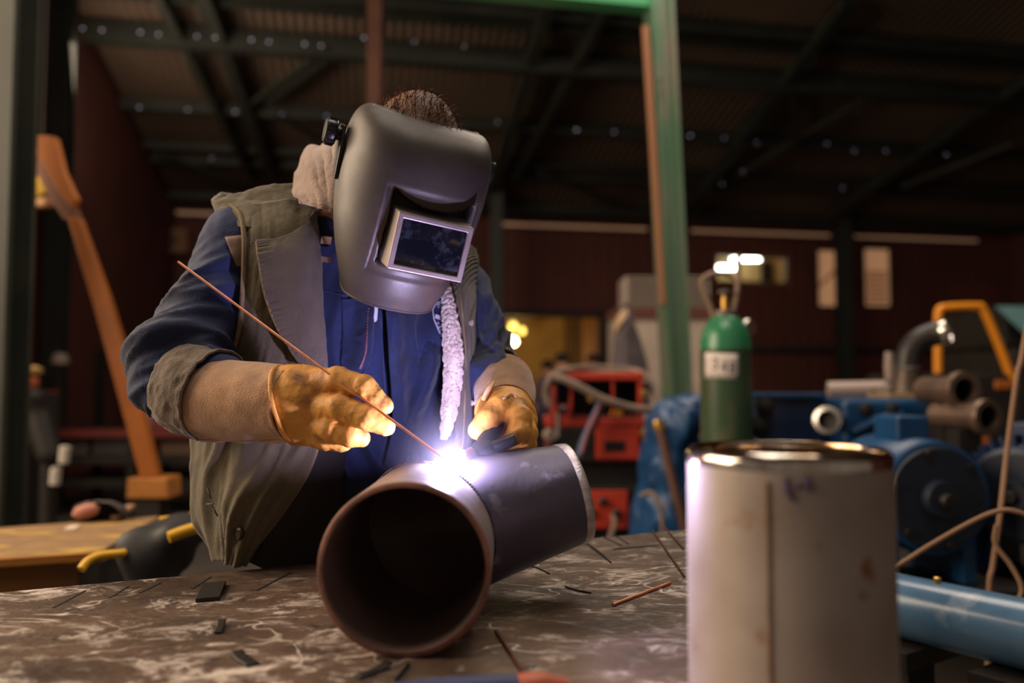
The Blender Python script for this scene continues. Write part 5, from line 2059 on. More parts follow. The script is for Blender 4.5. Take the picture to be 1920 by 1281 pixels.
sheet('thumb_tab', patch(PX([[(903, 750, 1.378), (911, 730, 1.385), (926, 714, 1.402)], [(912, 752, 1.372), (920, 734, 1.378), (928, 716, 1.398)]]), 8, 10), M_tear, g2, 0.003)

# ================================================================== FILLER ROD IN THE HAND AND TORCH
ra_, rb_ = P(334, 491, 1.335), ARC + Vector((-0.012, -0.006, 0.007))
fr = MB().tube([ra_, ra_.lerp(rb_, 0.5), rb_], 0.0021, 10).build('filler_rod', M_copper, smooth=True)
tag(fr, 'long thin copper filler rod held between glove fingers', 'rod')

torch = empty('welding_torch', P(905, 848, 1.29), 'black welding torch held over the pipe in the gloved hand', 'torch')
M_cup = mat('ceramic cup', hexc(150, 104, 110), hexc(122, 84, 92), scale=30, rough=0.5)
n0, n1 = ARC + RADW * 0.008 + Vector((0.010, 0.004, 0.003)), P(886, 855, 1.288)
nd = (n1 - n0).normalized()
L_ = (n1 - n0).length
MB().lathe([(0.0035, 0.004), (0.0075, 0.004), (0.0095, L_ * 0.5), (0.0125, L_ * 0.9), (0.0125, L_)], n0, nd, 24).build('nozzle', M_cup, torch, smooth=True)
MB().lathe([(0.0135, 0), (0.0145, 0.001), (0.0145, 0.005), (0.0135, 0.006)], n1 - nd * 0.001, nd, 24).build('gasket', mat('white gasket', hexc(206, 198, 188), rough=0.5), torch, smooth=True)
n2 = P(918, 842, 1.292)
hdv = (n2 - n1).normalized()
MB().lathe([(0.0150, 0.004), (0.0185, 0.008), (0.0195, 0.02), (0.0185, (n2 - n1).length), (0.013, (n2 - n1).length + 0.006)], n1, hdv, 28).build('torch_head', M_blackm, torch, smooth=True)
n3 = P(966, 822, 1.290)
cdv = (n3 - n2).normalized()
MB().lathe([(0.0115, -0.004), (0.0125, 0.0), (0.0125, 0.006), (0.0098, 0.008), (0.0098, (n3 - n2).length - 0.002), (0.0085, (n3 - n2).length)], n2 + Vector((0, -0.002, 0)), cdv, 24).build('back_cap', M_black, torch, smooth=True)
hs = spline([P(906, 843, 1.296), P(916, 818, 1.318), P(928, 795, 1.345), P(938, 782, 1.38), P(948, 775, 1.43), P(952, 772, 1.52)], 26)
hg = MB().tube([Vector(q) for q in hs], [0.015, 0.015, 0.0155] + [0.0155 + 0.001 * (k % 2) for k in range(23)], 16)
hg.build('handle', M_blackm, torch, smooth=True)
# tungsten tip
MB().tube([n0 + nd * 0.006, n0 - nd * 0.008], [0.0012, 0.0003], 6).build('electrode', M_ground, torch)

# ================================================================== THINGS BEHIND THE WELDER
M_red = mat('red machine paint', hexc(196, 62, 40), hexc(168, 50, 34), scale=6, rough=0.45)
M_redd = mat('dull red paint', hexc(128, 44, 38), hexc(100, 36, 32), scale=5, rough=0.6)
M_dark = mat('dark machine steel', hexc(44, 38, 35), hexc(32, 28, 26), scale=5, rough=0.55, metal=0.2)
M_hose = mat('grey brown hose', hexc(138, 116, 102), hexc(112, 94, 82), scale=12, rough=0.7)
M_brass = mat('brass fitting', hexc(206, 160, 84), rough=0.35, metal=0.8)
M_yellow = mat('yellow plastic', hexc(226, 170, 34), rough=0.4)
M_bluep = mat('blue machine paint', hexc(22, 78, 126), hexc(17, 58, 98), scale=4, rough=0.38)
M_blued = mat('deep blue paint', hexc(26, 50, 88), hexc(20, 38, 68), scale=4, rough=0.45)
M_chrome = mat('bright machined steel', hexc(220, 214, 206), rough=0.2, metal=0.95)
M_greysteel = mat('grey pipe steel', hexc(132, 122, 118), hexc(110, 100, 96), scale=8, rough=0.5, metal=0.4)
M_orange = mat('orange machine paint', hexc(180, 102, 34), hexc(154, 84, 28), scale=3, rough=0.45)
M_ochre = mat('worn ochre paint', hexc(196, 128, 52), hexc(160, 96, 40), scale=4, rough=0.6)
M_wood = mat('stained bench board', hexc(150, 118, 82), hexc(108, 80, 54), scale=5, rough=0.65, stretch=(1, 5, 1), c3=hexc(196, 160, 70), s3=5, lo3=0.55, hi3=0.68)
M_cable = mat('tan cable', hexc(142, 108, 82), rough=0.7)

M_motord = mat('navy black casting', hexc(24, 32, 48), rough=0.5)

# ---- red welding machine on its cart
Yw = 4.2
k = SC(Yw)
wx = lambda px, py, dY=0.0: P(px, py, Yw + dY)
wm = empty('welding_machine', Vector((wx(1120, 900).x, Yw + 0.15, 0)), 'red two-storey welding machine with an open feeder box and a hose coil', 'machine')
def face_box(name, x0, y0, x1, y1, dY0, dY1, m, par, bev_=0.006):
    a, b = wx(x0, y0, dY0), wx(x1, y1, dY0)
    o_ = MB().box(((a.x + b.x) / 2, Yw + (dY0 + dY1) / 2, (a.z + b.z) / 2), abs(b.x - a.x), dY1 - dY0, abs(a.z - b.z)).build(name, m, par, bev=bev_)
    return o_
# open feeder frame on top
fbk = face_box('feeder_back', 1045, 712, 1196, 782, 0.30, 0.32, M_dark, wm)
for x0, x1 in ((1036, 1044), (1196, 1206), (1147, 1153), (1068, 1074)):
    face_box('feeder_post', x0, 702, x1, 786, 0.0, 0.03, M_red, wm)
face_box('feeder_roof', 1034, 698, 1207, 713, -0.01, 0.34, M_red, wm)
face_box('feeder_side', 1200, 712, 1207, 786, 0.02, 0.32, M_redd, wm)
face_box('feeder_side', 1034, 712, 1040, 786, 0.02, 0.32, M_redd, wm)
face_box('feeder_floor', 1034, 780, 1207, 788, 0.0, 0.34, M_redd, wm)
face_box('control_panel', 1044, 758, 1073, 786, -0.01, 0.02, M_red, wm)
# middle body with the meter panel
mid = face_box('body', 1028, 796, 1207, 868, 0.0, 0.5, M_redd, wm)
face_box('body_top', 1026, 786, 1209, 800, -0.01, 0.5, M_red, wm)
mp_ = face_box('meter_panel', 1117, 802, 1200, 862, -0.03, 0.0, M_red, wm)
face_box('meter_window', 1133, 827, 1172, 846, -0.036, -0.03, M_black, mp_, 0.002)
face_box('dark_front', 1030, 802, 1116, 866, -0.02, 0.0, M_dark, wm)
# lower case
lb = face_box('lower_case', 1040, 912, 1200, 1000, 0.0, 0.5, M_dark, wm)
lp = face_box('lower_panel', 1060, 920, 1178, 992, -0.02, 0.0, M_red, wm)
for px, py in ((1130, 940), (1108, 962), (1155, 962)):
    q = wx(px, py, -0.02)
    MB().lathe([(0.022, 0), (0.022, 0.02), (0.012, 0.03)], q, (0, -1, 0), 12).build('socket', M_black, lp)
face_box('shelf', 1030, 868, 1206, 912, 0.04, 0.46, M_dark, wm)
a, b = wx(1040, 1000), wx(1200, 1000)
MB().box(((a.x + b.x) / 2, Yw + 0.25, a.z / 2 + 0.06), b.x - a.x, 0.46, a.z - 0.12).build('cart', M_dark, wm, bev=0.01)
for sx in (a.x + 0.06, b.x - 0.06):
    for dy in (0.06, 0.44):
        MB().lathe([(0.03, -0.02), (0.062, -0.018), (0.062, 0.018), (0.03, 0.02)], (sx, Yw + dy, 0.062), (1, 0, 0), 18).build('wheel', M_blackm, wm, smooth=True)
# knobs, brass couplings, yellow cap, lever
for px, py, r in ((1108, 748, 0.020), (1206, 738, 0.02), (1206, 812, 0.02)):
    q = wx(px, py, -0.02)
    MB().lathe([(r * 0.7, 0), (r, 0.01), (r, 0.03), (r * 0.4, 0.035)], q, (0, -1, 0), 12).build('brass_coupling', M_brass, wm, smooth=True)
q = wx(1156, 787, 0.05)
MB().lathe([(0.024, -0.02), (0.024, 0.02), (0.034, 0.022), (0.034, 0.046), (0.02, 0.05)], q, (0, 0, 1), 16).build('filler_cap', M_yellow, wm, smooth=True)
MB().tube([wx(1046, 820, -0.06), wx(1047, 775, -0.06)], 0.012, 8).build('lever', M_greysteel, wm)
q = wx(1054, 769, -0.06)
MB().lathe([(0.008, -0.024), (0.022, -0.014), (0.024, 0.0), (0.022, 0.014), (0.008, 0.024)], q, (1, 0, 0), 14).build('lever_knob', M_black, wm, smooth=True)
q = wx(1032, 816, -0.03)
MB().lathe([(0.010, -0.03), (0.030, -0.03), (0.034, 0), (0.030, 0.02), (0.010, 0.02)], q, (0.4, -1, 0), 16).build('hose_outlet', mat('grey outlet', hexc(150, 130, 120), rough=0.5), wm, smooth=True)
for pts, m in (([(1125, 752), (1108, 790), (1092, 826), (1082, 860)], mat('blue hose', hexc(70, 104, 140), rough=0.5)),
               ([(1128, 750), (1116, 780), (1100, 815), (1090, 850)], mat('rose hose', hexc(150, 80, 92), rough=0.5)),
               ([(1136, 756), (1118, 796), (1104, 826), (1090, 862)], M_dark)):
    sp = spline([wx(a_, b_, -0.07 - 0.02 * i) for i, (a_, b_) in enumerate(pts)], 14)
    MB().tube([Vector(q) for q in sp], 0.010, 8).build('supply_hose', m, wm, smooth=True)
sp = spline([wx(1150, 968, -0.03), wx(1152, 985, -0.10), wx(1140, 1020, -0.12), wx(1120, 1100, -0.1)], 16)
MB().tube([Vector(q) for q in sp], 0.014, 8).build('cable', M_hose, wm, smooth=True)
# the coiled hose thrown over it
hp = [(1030, 760, -0.05), (1024, 735, -0.05), (1036, 706, -0.07), (1066, 694, 0.05), (1110, 690, 0.2), (1170, 694, 0.24), (1205, 702, 0.18), (1226, 728, 0.08), (1236, 756, 0.0),
      (1220, 768, -0.06), (1180, 764, -0.08), (1130, 748, -0.10), (1080, 722, -0.10), (1046, 708, -0.08), (1034, 716, -0.02), (1060, 696, 0.08), (1120, 700, 0.2), (1185, 706, 0.16), (1212, 722, 0.1)]
sp = spline([wx(a_, b_, c_) for a_, b_, c_ in hp], 150)
hz = MB().tube([Vector(q) for q in sp], 0.021, 10).build('coiled_hose', M_hose, smooth=True)
tag(hz, 'thick grey brown hose coiled over the red welding machine', 'hose')

# ---- green gas cylinder
Yg = 3.6
gq = P(1361, 715, Yg)
gR = 47 * SC(Yg)
gs_z = P(1361, 592, Yg).z
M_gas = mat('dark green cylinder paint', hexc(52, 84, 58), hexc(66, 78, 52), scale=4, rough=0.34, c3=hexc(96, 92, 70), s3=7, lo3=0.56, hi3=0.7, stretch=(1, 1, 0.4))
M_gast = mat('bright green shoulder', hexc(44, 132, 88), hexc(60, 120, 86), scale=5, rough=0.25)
gc = empty('gas_cylinder', (gq.x, Yg, 0), 'green gas cylinder with a white number plate and bent guard handles', 'cylinder')
c0 = Vector((gq.x, Yg, 0))
sh0 = P(1361, 655, Yg).z
MB().lathe([(gR * 0.8, 0.0), (gR, 0.02), (gR, sh0)], c0, (0, 0, 1), 48).build('cylinder_body', M_gas, gc, smooth=True)
dh = gs_z - sh0
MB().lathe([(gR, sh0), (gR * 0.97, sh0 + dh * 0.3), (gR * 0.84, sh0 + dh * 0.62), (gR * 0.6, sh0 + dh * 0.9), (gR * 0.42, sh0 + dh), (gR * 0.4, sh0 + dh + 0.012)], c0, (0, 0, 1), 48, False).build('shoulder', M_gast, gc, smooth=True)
MB().lathe([(gR * 0.46, gs_z), (gR * 0.46, gs_z + 0.02), (gR * 0.3, gs_z + 0.024)], c0, (0, 0, 1), 24).build('neck_ring', M_greysteel, gc, smooth=True)
MB().lathe([(0.016, gs_z + 0.01), (0.018, gs_z + 0.06), (0.012, gs_z + 0.09)], c0, (0, 0, 1), 14).build('valve', M_brass, gc, smooth=True)
MB().lathe([(0.006, gs_z + 0.085), (0.008, gs_z + 0.1), (0.03, gs_z + 0.1), (0.032, gs_z + 0.112), (0.008, gs_z + 0.118)], c0, (0, 0, 1), 16).build('valve_wheel', M_greysteel, gc, smooth=True)
for pts in ([(1338, 596), (1330, 570), (1318, 540), (1318, 524), (1334, 514), (1352, 512)], [(1372, 596), (1380, 560), (1384, 530), (1385, 500), (1386, 478)]):
    sp = spline([P(a_, b_, Yg) for a_, b_ in pts], 22)
    MB().tube([Vector(q) for q in sp], 0.0125, 8).build('guard_handle', mat('tan handle', hexc(150, 124, 104), rough=0.5, metal=0.2), gc, smooth=True)
sp = spline([P(1352, 512, Yg), P(1372, 520, Yg + 0.03), P(1384, 528, Yg)], 8)
MB().tube([Vector(q) for q in sp], 0.011, 8).build('guard_handle', mat('tan handle', hexc(150, 124, 104), rough=0.5, metal=0.2), gc, smooth=True)
# regulator gauge at the side
q = P(1402, 615, Yg + 0.05)
MB().lathe([(0.02, -0.02), (0.04, -0.018), (0.042, 0.012), (0.036, 0.02)], q, (0.5, -0.8, 0.1), 20).build('gauge', M_chrome, gc, smooth=True)
MB().tube([P(1366, 585, Yg), q], 0.012, 8).build('gauge_pipe', M_brass, gc)
# number plate wrapped on the cylinder
def on_gas(px, py, lift=0.001):
    o_, d_ = Vector((0, 0, CAM_Z)), ray(px, py)
    ox, oy = o_.x - c0.x, o_.y - c0.y
    a_ = d_.x ** 2 + d_.y ** 2
    b_ = 2 * (ox * d_.x + oy * d_.y)
    cc = ox * ox + oy * oy - (gR + lift) ** 2
    t_ = (-b_ - math.sqrt(max(b_ * b_ - 4 * a_ * cc, 0))) / (2 * a_)
    return o_ + d_ * t_
rows = []
for i in range(5):
    t = i / 4
    rows.append([list(on_gas(1322 + (1384 - 1322) * j / 11, (661 + 3 * j / 11) + t * 48, 0.0015)) for j in range(12)])
plate = sheet('number_plate', np.array(rows), mat('white plate', hexc(222, 208, 200), rough=0.6), gc, 0.002)
mbt = MB()
for ch_, cx_, cy_ in (('3', 1341, 683), ('4', 1358, 689), ('8', 1373, 691)):
    vs_, fs_ = text_geo(ch_, 33)
    mbt.add([on_gas(cx_ + x * 0.72, cy_ - y, 0.0035) for x, y in vs_], fs_)
mbt.build('number_lettering', mat('black lettering', hexc(44, 38, 36), rough=0.7), plate, fix=False)

# ---- pale cabinet wall behind the column, with a louvred unit above
Yp = 8.6
a, b = P(1152, 597, Yp), P(1334, 760, Yp)
cabn = empty('pale_cabinet', ((a.x + b.x) / 2, Yp + 0.3, 0), 'tall pale grey cabinet standing behind the green column', 'cabinet')
MB().box(((a.x + b.x) / 2, Yp + 0.3, a.z / 2), b.x - a.x, 0.6, a.z).build('cabinet_body', M_greyplaster, cabn, bev=0.01)
for t_ in (0.02, 0.5):
    x0_ = a.x + (b.x - a.x) * t_
    MB().box((x0_ + (b.x - a.x) * 0.23, Yp - 0.01, a.z * 0.5), (b.x - a.x) * 0.46, 0.02, a.z * 0.92).build('cabinet_door', M_greyplaster, cabn, bev=0.004)
c_, d_ = P(1150, 586, Yp), P(1336, 597, Yp)
MB().box(((c_.x + d_.x) / 2, Yp + 0.28, (c_.z + d_.z) / 2 + 0.02), d_.x - c_.x, 0.66, c_.z - d_.z + 0.03).build('cabinet_cornice', mat('brown cornice', hexc(110, 60, 48), rough=0.7), cabn)
a, b = P(1172, 518, Yp), P(1332, 579, Yp)
lv = empty('louvred_unit', ((a.x + b.x) / 2, Yp + 0.3, b.z), 'pale louvred ventilation unit on top of the pale cabinet', 'vent')
zb0 = c_.z + 0.035
MB().box(((a.x + b.x) / 2, Yp + 0.28, (a.z + zb0) / 2), b.x - a.x, 0.5, a.z - zb0).build('housing', M_greyplaster, lv, bev=0.006)
for i in range(8):
    z = zb0 + (a.z - zb0) * (i + 0.6) / 8.2
    MB().box(((a.x + b.x) / 2, Yp + 0.015, z), (b.x - a.x) * 0.94, 0.03, 0.012, (1, 0, 0), (0, 0.8, -0.6), (0, 0.6, 0.8)).build('louvre_blade', mat('louvre', hexc(128, 118, 108), rough=0.6), lv)

# ---- grey work coat hung on a post
Yj = 6.6
rows = [
    [(1168, 582, 0.0), (1174, 580, -0.03), (1180, 584, 0.0)],
    [(1162, 606, -0.02), (1174, 602, -0.10), (1186, 608, -0.02)],
    [(1156, 640, -0.03), (1172, 640, -0.14), (1198, 640, -0.03)],
    [(1152, 675, -0.03), (1174, 675, -0.15), (1207, 672, -0.03)],
    [(1150, 712, -0.03), (1178, 715, -0.16), (1214, 710, -0.03)],
    [(1150, 760, -0.03), (1180, 765, -0.16), (1218, 760, -0.03)],
]
ct = empty('work_coat', P(1180, 760, Yj), 'grey work coat with a tan collar hanging from a post', 'coat')
G = patch([[P(a_, b_, Yj + c_) for a_, b_, c_ in r] for r in rows], 50, 40, folds(0.05, 5, 1.2, 3.0, 0.004))
sheet('coat_body', G, mat('grey coat cloth', hexc(112, 100, 104), hexc(92, 82, 86), scale=6, rough=0.9), ct, 0.02)
G = patch([[P(a_, b_, Yj + c_) for a_, b_, c_ in r] for r in ([(1152, 612, -0.03), (1162, 590, -0.09), (1176, 577, -0.05)], [(1154, 626, -0.06), (1166, 606, -0.15), (1177, 592, -0.10)])], 12, 16)
sheet('coat_collar', G, mat('tan lining', hexc(206, 170, 136), rough=0.9), ct, 0.02)
q = P(1176, 580, Yj + 0.03)
cp = empty('coat_post', (q.x, q.y + 0.05, 0), 'slim steel post carrying the grey coat', 'post')
MB().tube([(q.x, q.y + 0.05, 0.0), (q.x, q.y + 0.05, q.z + 0.05)], 0.025, 10).build('pole', M_dark, cp)
MB().tube([(q.x, q.y + 0.05, q.z - 0.01), (q.x, q.y - 0.02, q.z - 0.01), (q.x, q.y - 0.03, q.z + 0.02)], 0.008, 6).build('hook', M_dark, cp)
MB().lathe([(0.2, 0), (0.2, 0.02), (0.04, 0.03)], (q.x, q.y + 0.05, 0), (0, 0, 1), 20).build('foot', M_dark, cp)

# ---- three workers far back
def worker(px, py, Y, coat, label, hat, trousers, lean, face_yaw):
    hd = P(px, py, Y)
    root = empty('person', (hd.x, Y + 0.15, 0), label, 'person')
    fw = Vector((math.sin(face_yaw), -math.cos(face_yaw), 0))
    rt = Vector((math.cos(face_yaw), math.sin(face_yaw), 0))
    nk = hd - fw * lean * 0.35 - Vector((0, 0, 0.13))
    ch = nk - fw * lean * 0.6 - Vector((0, 0, 0.22))
    pv = ch - fw * lean * 0.8 - Vector((0, 0, 0.32))
    pv.z = min(pv.z, 0.88)
    Rm = np.array([list(rt), list(fw), [0, 0, 1]]).T
    shs = [nk - Vector((0, 0, 0.07)) + rt * s * 0.19 for s in (-1, 1)]
    els = [s_ + fw * 0.08 + rt * k_ * 0.05 - Vector((0, 0, 0.27)) for s_, k_ in zip(shs, (-1, 1))]
    wrs = [e_ + fw * 0.22 - rt * k_ * 0.06 - Vector((0, 0, 0.04)) for e_, k_ in zip(els, (-1, 1))]
    hips = [pv + rt * s * 0.09 for s in (-1, 1)]
    ank = [Vector((h_.x, h_.y, 0.06)) + rt * s * 0.03 for h_, s in zip(hips, (-1, 1))]
    knee = [h_.lerp(a_, 0.5) + fw * 0.06 for h_, a_ in zip(hips, ank)]
    def limbs(p, g, arms=True):
        d = sd_ell(p, ch + Vector((0, 0, 0.02)), (0.17 + g, 0.115 + g, 0.24), Rm)
        d = smin(d, sd_ell(p, (ch + pv) / 2, (0.15 + g, 0.11 + g, 0.26), Rm), 0.05)
        for s_, e_, w_ in zip(shs, els, wrs):
            d = smin(d, sd_cone(p, s_, e_, 0.055 + g, 0.045 + g), 0.04)
            d = smin(d, sd_cone(p, e_, w_, 0.044 + g, 0.03 + g), 0.02)
        return d
    def body(p):
        d = sd_ell(p, hd + Vector((0, 0, 0.02)), (0.075, 0.095, 0.115), Rm)
        d = smin(d, sd_ell(p, hd + fw * 0.03 - Vector((0, 0, 0.06)), (0.05, 0.06, 0.06), Rm), 0.03)
        d = smin(d, sd_cone(p, hd + fw * 0.08, hd + fw * 0.105 - Vector((0, 0, 0.03)), 0.01, 0.015), 0.012)
        for s in (-1, 1):
            d = smin(d, sd_ell(p, hd + rt * s * 0.078, (0.01, 0.018, 0.03), Rm), 0.008)
            d = np.maximum(d, -sd_ell(p, hd + rt * s * 0.03 + fw * 0.1 + Vector((0, 0, 0.012)), (0.017, 0.014, 0.011), Rm))
        d = smin(d, sd_cone(p, hd - Vector((0, 0, 0.07)), nk - Vector((0, 0, 0.02)), 0.055, 0.06), 0.03)
        d = smin(d, limbs(p, 0.0), 0.04)
        for h_, k_, a_ in zip(hips, knee, ank):
            d = smin(d, sd_cone(p, h_, k_, 0.08, 0.055), 0.04)
            d = smin(d, sd_cone(p, k_, a_, 0.053, 0.038), 0.02)
            d = smin(d, sd_cone(p, a_ - Vector((0, 0, 0.02)), a_ + fw * 0.14 - Vector((0, 0, 0.025)), 0.036, 0.03), 0.02)
        for w_, s in zip(wrs, (-1, 1)):
            d = smin(d, sd_ell(p, w_ + fw * 0.05, (0.035, 0.045, 0.02), Rm), 0.015)
            for f_ in range(4):
                b0 = w_ + fw * 0.08 + rt * (0.016 * (f_ - 1.5))
                d = smin(d, sd_cone(p, b0, b0 + fw * 0.05 - Vector((0, 0, 0.03)), 0.009, 0.008), 0.006)
            b0 = w_ + fw * 0.04 - rt * s * 0.03
            d = smin(d, sd_cone(p, b0, b0 + fw * 0.04 - rt * s * 0.015, 0.011, 0.009), 0.006)
        return d
    lo_ = (hd.x - 0.5, Y - 0.5, 0.0)
    hi_ = (hd.x + 0.5, Y + 0.75, hd.z + 0.2)
    sdf_object('body', body, lo_, hi_, 0.014, M_skin, root)
    def coat_f(p):
        d = limbs(p, 0.022)
        d = smin(d, sd_cone(p, nk - Vector((0, 0, 0.03)), nk - Vector((0, 0, 0.01)), 0.085, 0.08), 0.03)
        return d
    sdf_object('jacket', coat_f, lo_, hi_, 0.014, coat, root, disp=lambda V: 0.012 * (ridge(V * np.array([9, 9, 13]), 2) - 0.5))
    def leg_f(p):
        d = None
        for h_, k_, a_ in zip(hips, knee, ank):
            e_ = np.minimum(sd_cone(p, h_, k_, 0.1, 0.078), sd_cone(p, k_, a_, 0.076, 0.066))
            d = e_ if d is None else smin(d, e_, 0.03)
        return np.maximum(d, 0.07 - p[..., 2])
    sdf_object('trousers', leg_f, lo_, (hi_[0], hi_[1], 1.1), 0.016, trousers, root)
    if hat is not None:
        def hat_f(p):
            d = sd_ell(p, hd + Vector((0, 0, 0.055)) - fw * 0.005, (0.092, 0.11, 0.11), Rm)
            return np.maximum(d, (hd.z + 0.035) - p[..., 2])
        sdf_object('beanie', hat_f, np.array(hd) - 0.2, np.array(hd) + 0.25, 0.010, hat, root)
M_khaki = mat('dusty rose jacket', hexc(150, 108, 92), hexc(126, 90, 78), scale=5, rough=0.9)
M_bluej = mat('slate jacket', hexc(60, 62, 84), rough=0.9)
M_ink = mat('black knit', hexc(24, 22, 24), rough=0.95)
worker(1054, 686, 9.6, M_bluej, 'worker in black beanie and slate jacket bending before the lit side room', M_ink, M_ink, 0.20, 0.5)
worker(1027, 697, 10.8, M_khaki, 'worker in dusty rose jacket behind the one in the beanie', M_ink, M_bluej, 0.16, 0.2)
worker(1112, 684, 11.4, M_dark, 'worker in dark jacket bent behind the red welding machine', mat('dark brown hair', hexc(40, 28, 24), rough=0.8), M_ink, 0.25, -0.6)

# ---- blue sheet heaped over boxes
Yt = 3.95
def tarp(p):
    a = P(1262, 800, Yt)
    R = None
    d = None
    for (px, py, dY, rx, ry, rz) in ((1290, 775, 0.1, 0.10, 0.14, 0.10), (1262, 800, 0.0, 0.12, 0.16, 0.13), (1250, 880, 0.0, 0.12, 0.18, 0.20), (1290, 900, 0.05, 0.13, 0.2, 0.22), (1252, 960, 0.0, 0.13, 0.2, 0.22), (1290, 990, 0.0, 0.14, 0.22, 0.25)):
        q = P(px, py, Yt + dY)
        e = sd_ell(p, q, (rx, ry, rz))
        d = e if d is None else smin(d, e, 0.05)
    e = sd_cone(p, Vector((P(1270, 900, Yt).x, Yt + 0.05, 0.15)), Vector((P(1270, 900, Yt).x, Yt + 0.05, 0.5)), 0.24, 0.2)
    d = smin(d, e, 0.08)
    return np.maximum(d, -p[..., 2])
tp_ = sdf_object('blue_tarpaulin', tarp, (0.45, 3.6, -0.02), (1.35, 4.45, 1.25), 0.015, mat('blue sheet', hexc(22, 76, 124), hexc(16, 54, 94), scale=5, rough=0.42), None,
                 disp=lambda V: 0.05 * (ridge(V * np.array([6, 6, 4]), 2) - 0.55), it=0)
tag(tp_, 'crumpled blue tarpaulin heaped between the red machine and the gas cylinder', 'tarpaulin')
o_ = MB().tube([P(1236, 800, 3.8), P(1262, 880, 3.75), P(1275, 960, 3.72)], [0.022, 0.022, 0.022], 10).build('leaning_bar', mat('brown bar steel', hexc(92, 58, 44), rough=0.6), smooth=True)
d_ = (P(1275, 960, 3.72) - P(1236, 800, 3.8)).normalized()
q0 = P(1275, 960, 3.72)
q1 = q0 + d_ * (q0.z / -d_.z)
bpy.data.objects.remove(o_, do_unlink=True)
lbx = empty('leaning_bar', q1, 'brown steel bar with a brass cap leaning on the blue tarpaulin', 'bar')
MB().tube([P(1236, 800, 3.8), q1], 0.022, 10).build('shaft', mat('brown bar steel', hexc(92, 58, 44), rough=0.6), lbx, smooth=True)
MB().lathe([(0.026, -0.03), (0.03, 0), (0.02, 0.03)], P(1236, 800, 3.8), d_, 12).build('cap', M_brass, lbx, smooth=True)
sp = spline([P(1232, 870, 3.7), P(1250, 905, 3.66), P(1275, 935, 3.64)], 14)
o_ = MB().tube([Vector(q) for q in spline([P(1200, 930, 3.72), P(1222, 925, 3.7), P(1238, 950, 3.68), P(1242, 985, 3.68), Vector((P(1242, 985, 3.68).x, 3.66, 0.3)), Vector((P(1242, 985, 3.68).x + 0.05, 3.6, 0.012))], 40)], 0.011, 8).build('hanging_cable', M_hose, smooth=True)
tag(o_, 'grey cable looping down before the blue tarpaulin', 'cable')

# ---- blue machines on a low steel bench at the right
Ym = 3.0
bench = empty('machine_bench', (1.75, 3.45, 0), 'low dark steel bench carrying the blue machines', 'bench')
BZ = 0.50
b0, b1 = 1.11, 3.2
MB().box(((b0 + b1) / 2, 3.55, BZ - 0.03), b1 - b0, 1.7, 0.06).build('bench_top', M_dark, bench, bev=0.006)
for x in (b0 + 0.08, b1 - 0.08):
    for y in (2.8, 4.3):
        MB().box((x, y, (BZ - 0.06) / 2), 0.08, 0.08, BZ - 0.06).build('leg', M_dark, bench)

def motor(px, py, Y, rpx, L, axis, m, label, fins=0):
    c = P(px, py, Y)
    r = rpx * SC(Y)
    ax_ = Vector(axis).normalized()
    root = empty('electric_motor', (c.x, c.y + L / 2, BZ), label, 'motor')
    MB().lathe([(r * 0.4, -0.014), (r * 0.86, -0.012), (r * 0.90, -0.002)], c, ax_, 56).build('end_bell', M_motord, root, smooth=True)
    MB().lathe([(r * 0.9, -0.004), (r * 0.96, 0.0), (r * 0.96, 0.05), (r, 0.06), (r, L - 0.05), (r * 0.92, L - 0.01), (r * 0.6, L)], c, ax_, 56).build('housing', m, root, smooth=True)
    MB().lathe([(r * 0.30, -0.045), (r * 0.32, -0.03), (r * 0.34, -0.008), (r * 0.6, -0.011)], c, ax_, 36).build('hub', M_motord, root, smooth=True)
    MB().lathe([(r * 0.10, -0.07), (r * 0.12, -0.065), (r * 0.12, -0.04)], c, ax_, 20).build('shaft', M_dark, root, smooth=True)
    for k_ in range(6):
        a_ = 2 * math.pi * k_ / 6 + 0.3
        x = ax_.cross(Vector((0, 0, 1))).normalized()
        y = ax_.cross(x)
        MB().lathe([(0.012, -0.024), (0.012, -0.008)], c + (x * math.cos(a_) + y * math.sin(a_)) * r * 0.8, ax_, 6).build('bolt', M_dark, root)
    for k_ in range(fins):
        a_ = math.pi * (k_ + 0.5) / fins
        side = Vector((-ax_.y, ax_.x, 0))
        dr = side * math.cos(a_) + Vector((0, 0, 1)) * math.sin(a_)
        MB().box(c + ax_ * (L * 0.52) + dr * (r + 0.016), 0.008, L * 0.8, 0.04, dr.cross(ax_), ax_, dr).build('cooling_fin', m, root)
    foot_h = c.z - r - BZ
    side = Vector((-ax_.y, ax_.x, 0))
    for s in (-1, 1):
        MB().box(c + ax_ * (L * 0.5) + side * (s * r * 0.72) + Vector((0, 0, -(r * 0.6 + (c.z - BZ)) / 2)), L * 0.8, 0.05, (c.z - BZ) - r * 0.6, ax_, side).build('foot', m, root, bev=0.006)
    MB().box(c + ax_ * (L * 0.5) + Vector((0, 0, r + 0.03)), 0.16, 0.12, 0.09, ax_, side).build('terminal_box', m, root, bev=0.01)
    return root
motor(1757, 935, 2.72, 108, 0.4, (-0.10, 0.99, 0), M_bluep, 'large round blue motor facing the camera behind the standing pipe')
motor(1905, 930, 2.8, 92, 0.4, (0.75, 0.65, 0), M_blued, 'ribbed deep blue motor at the right edge of the photo', fins=16)

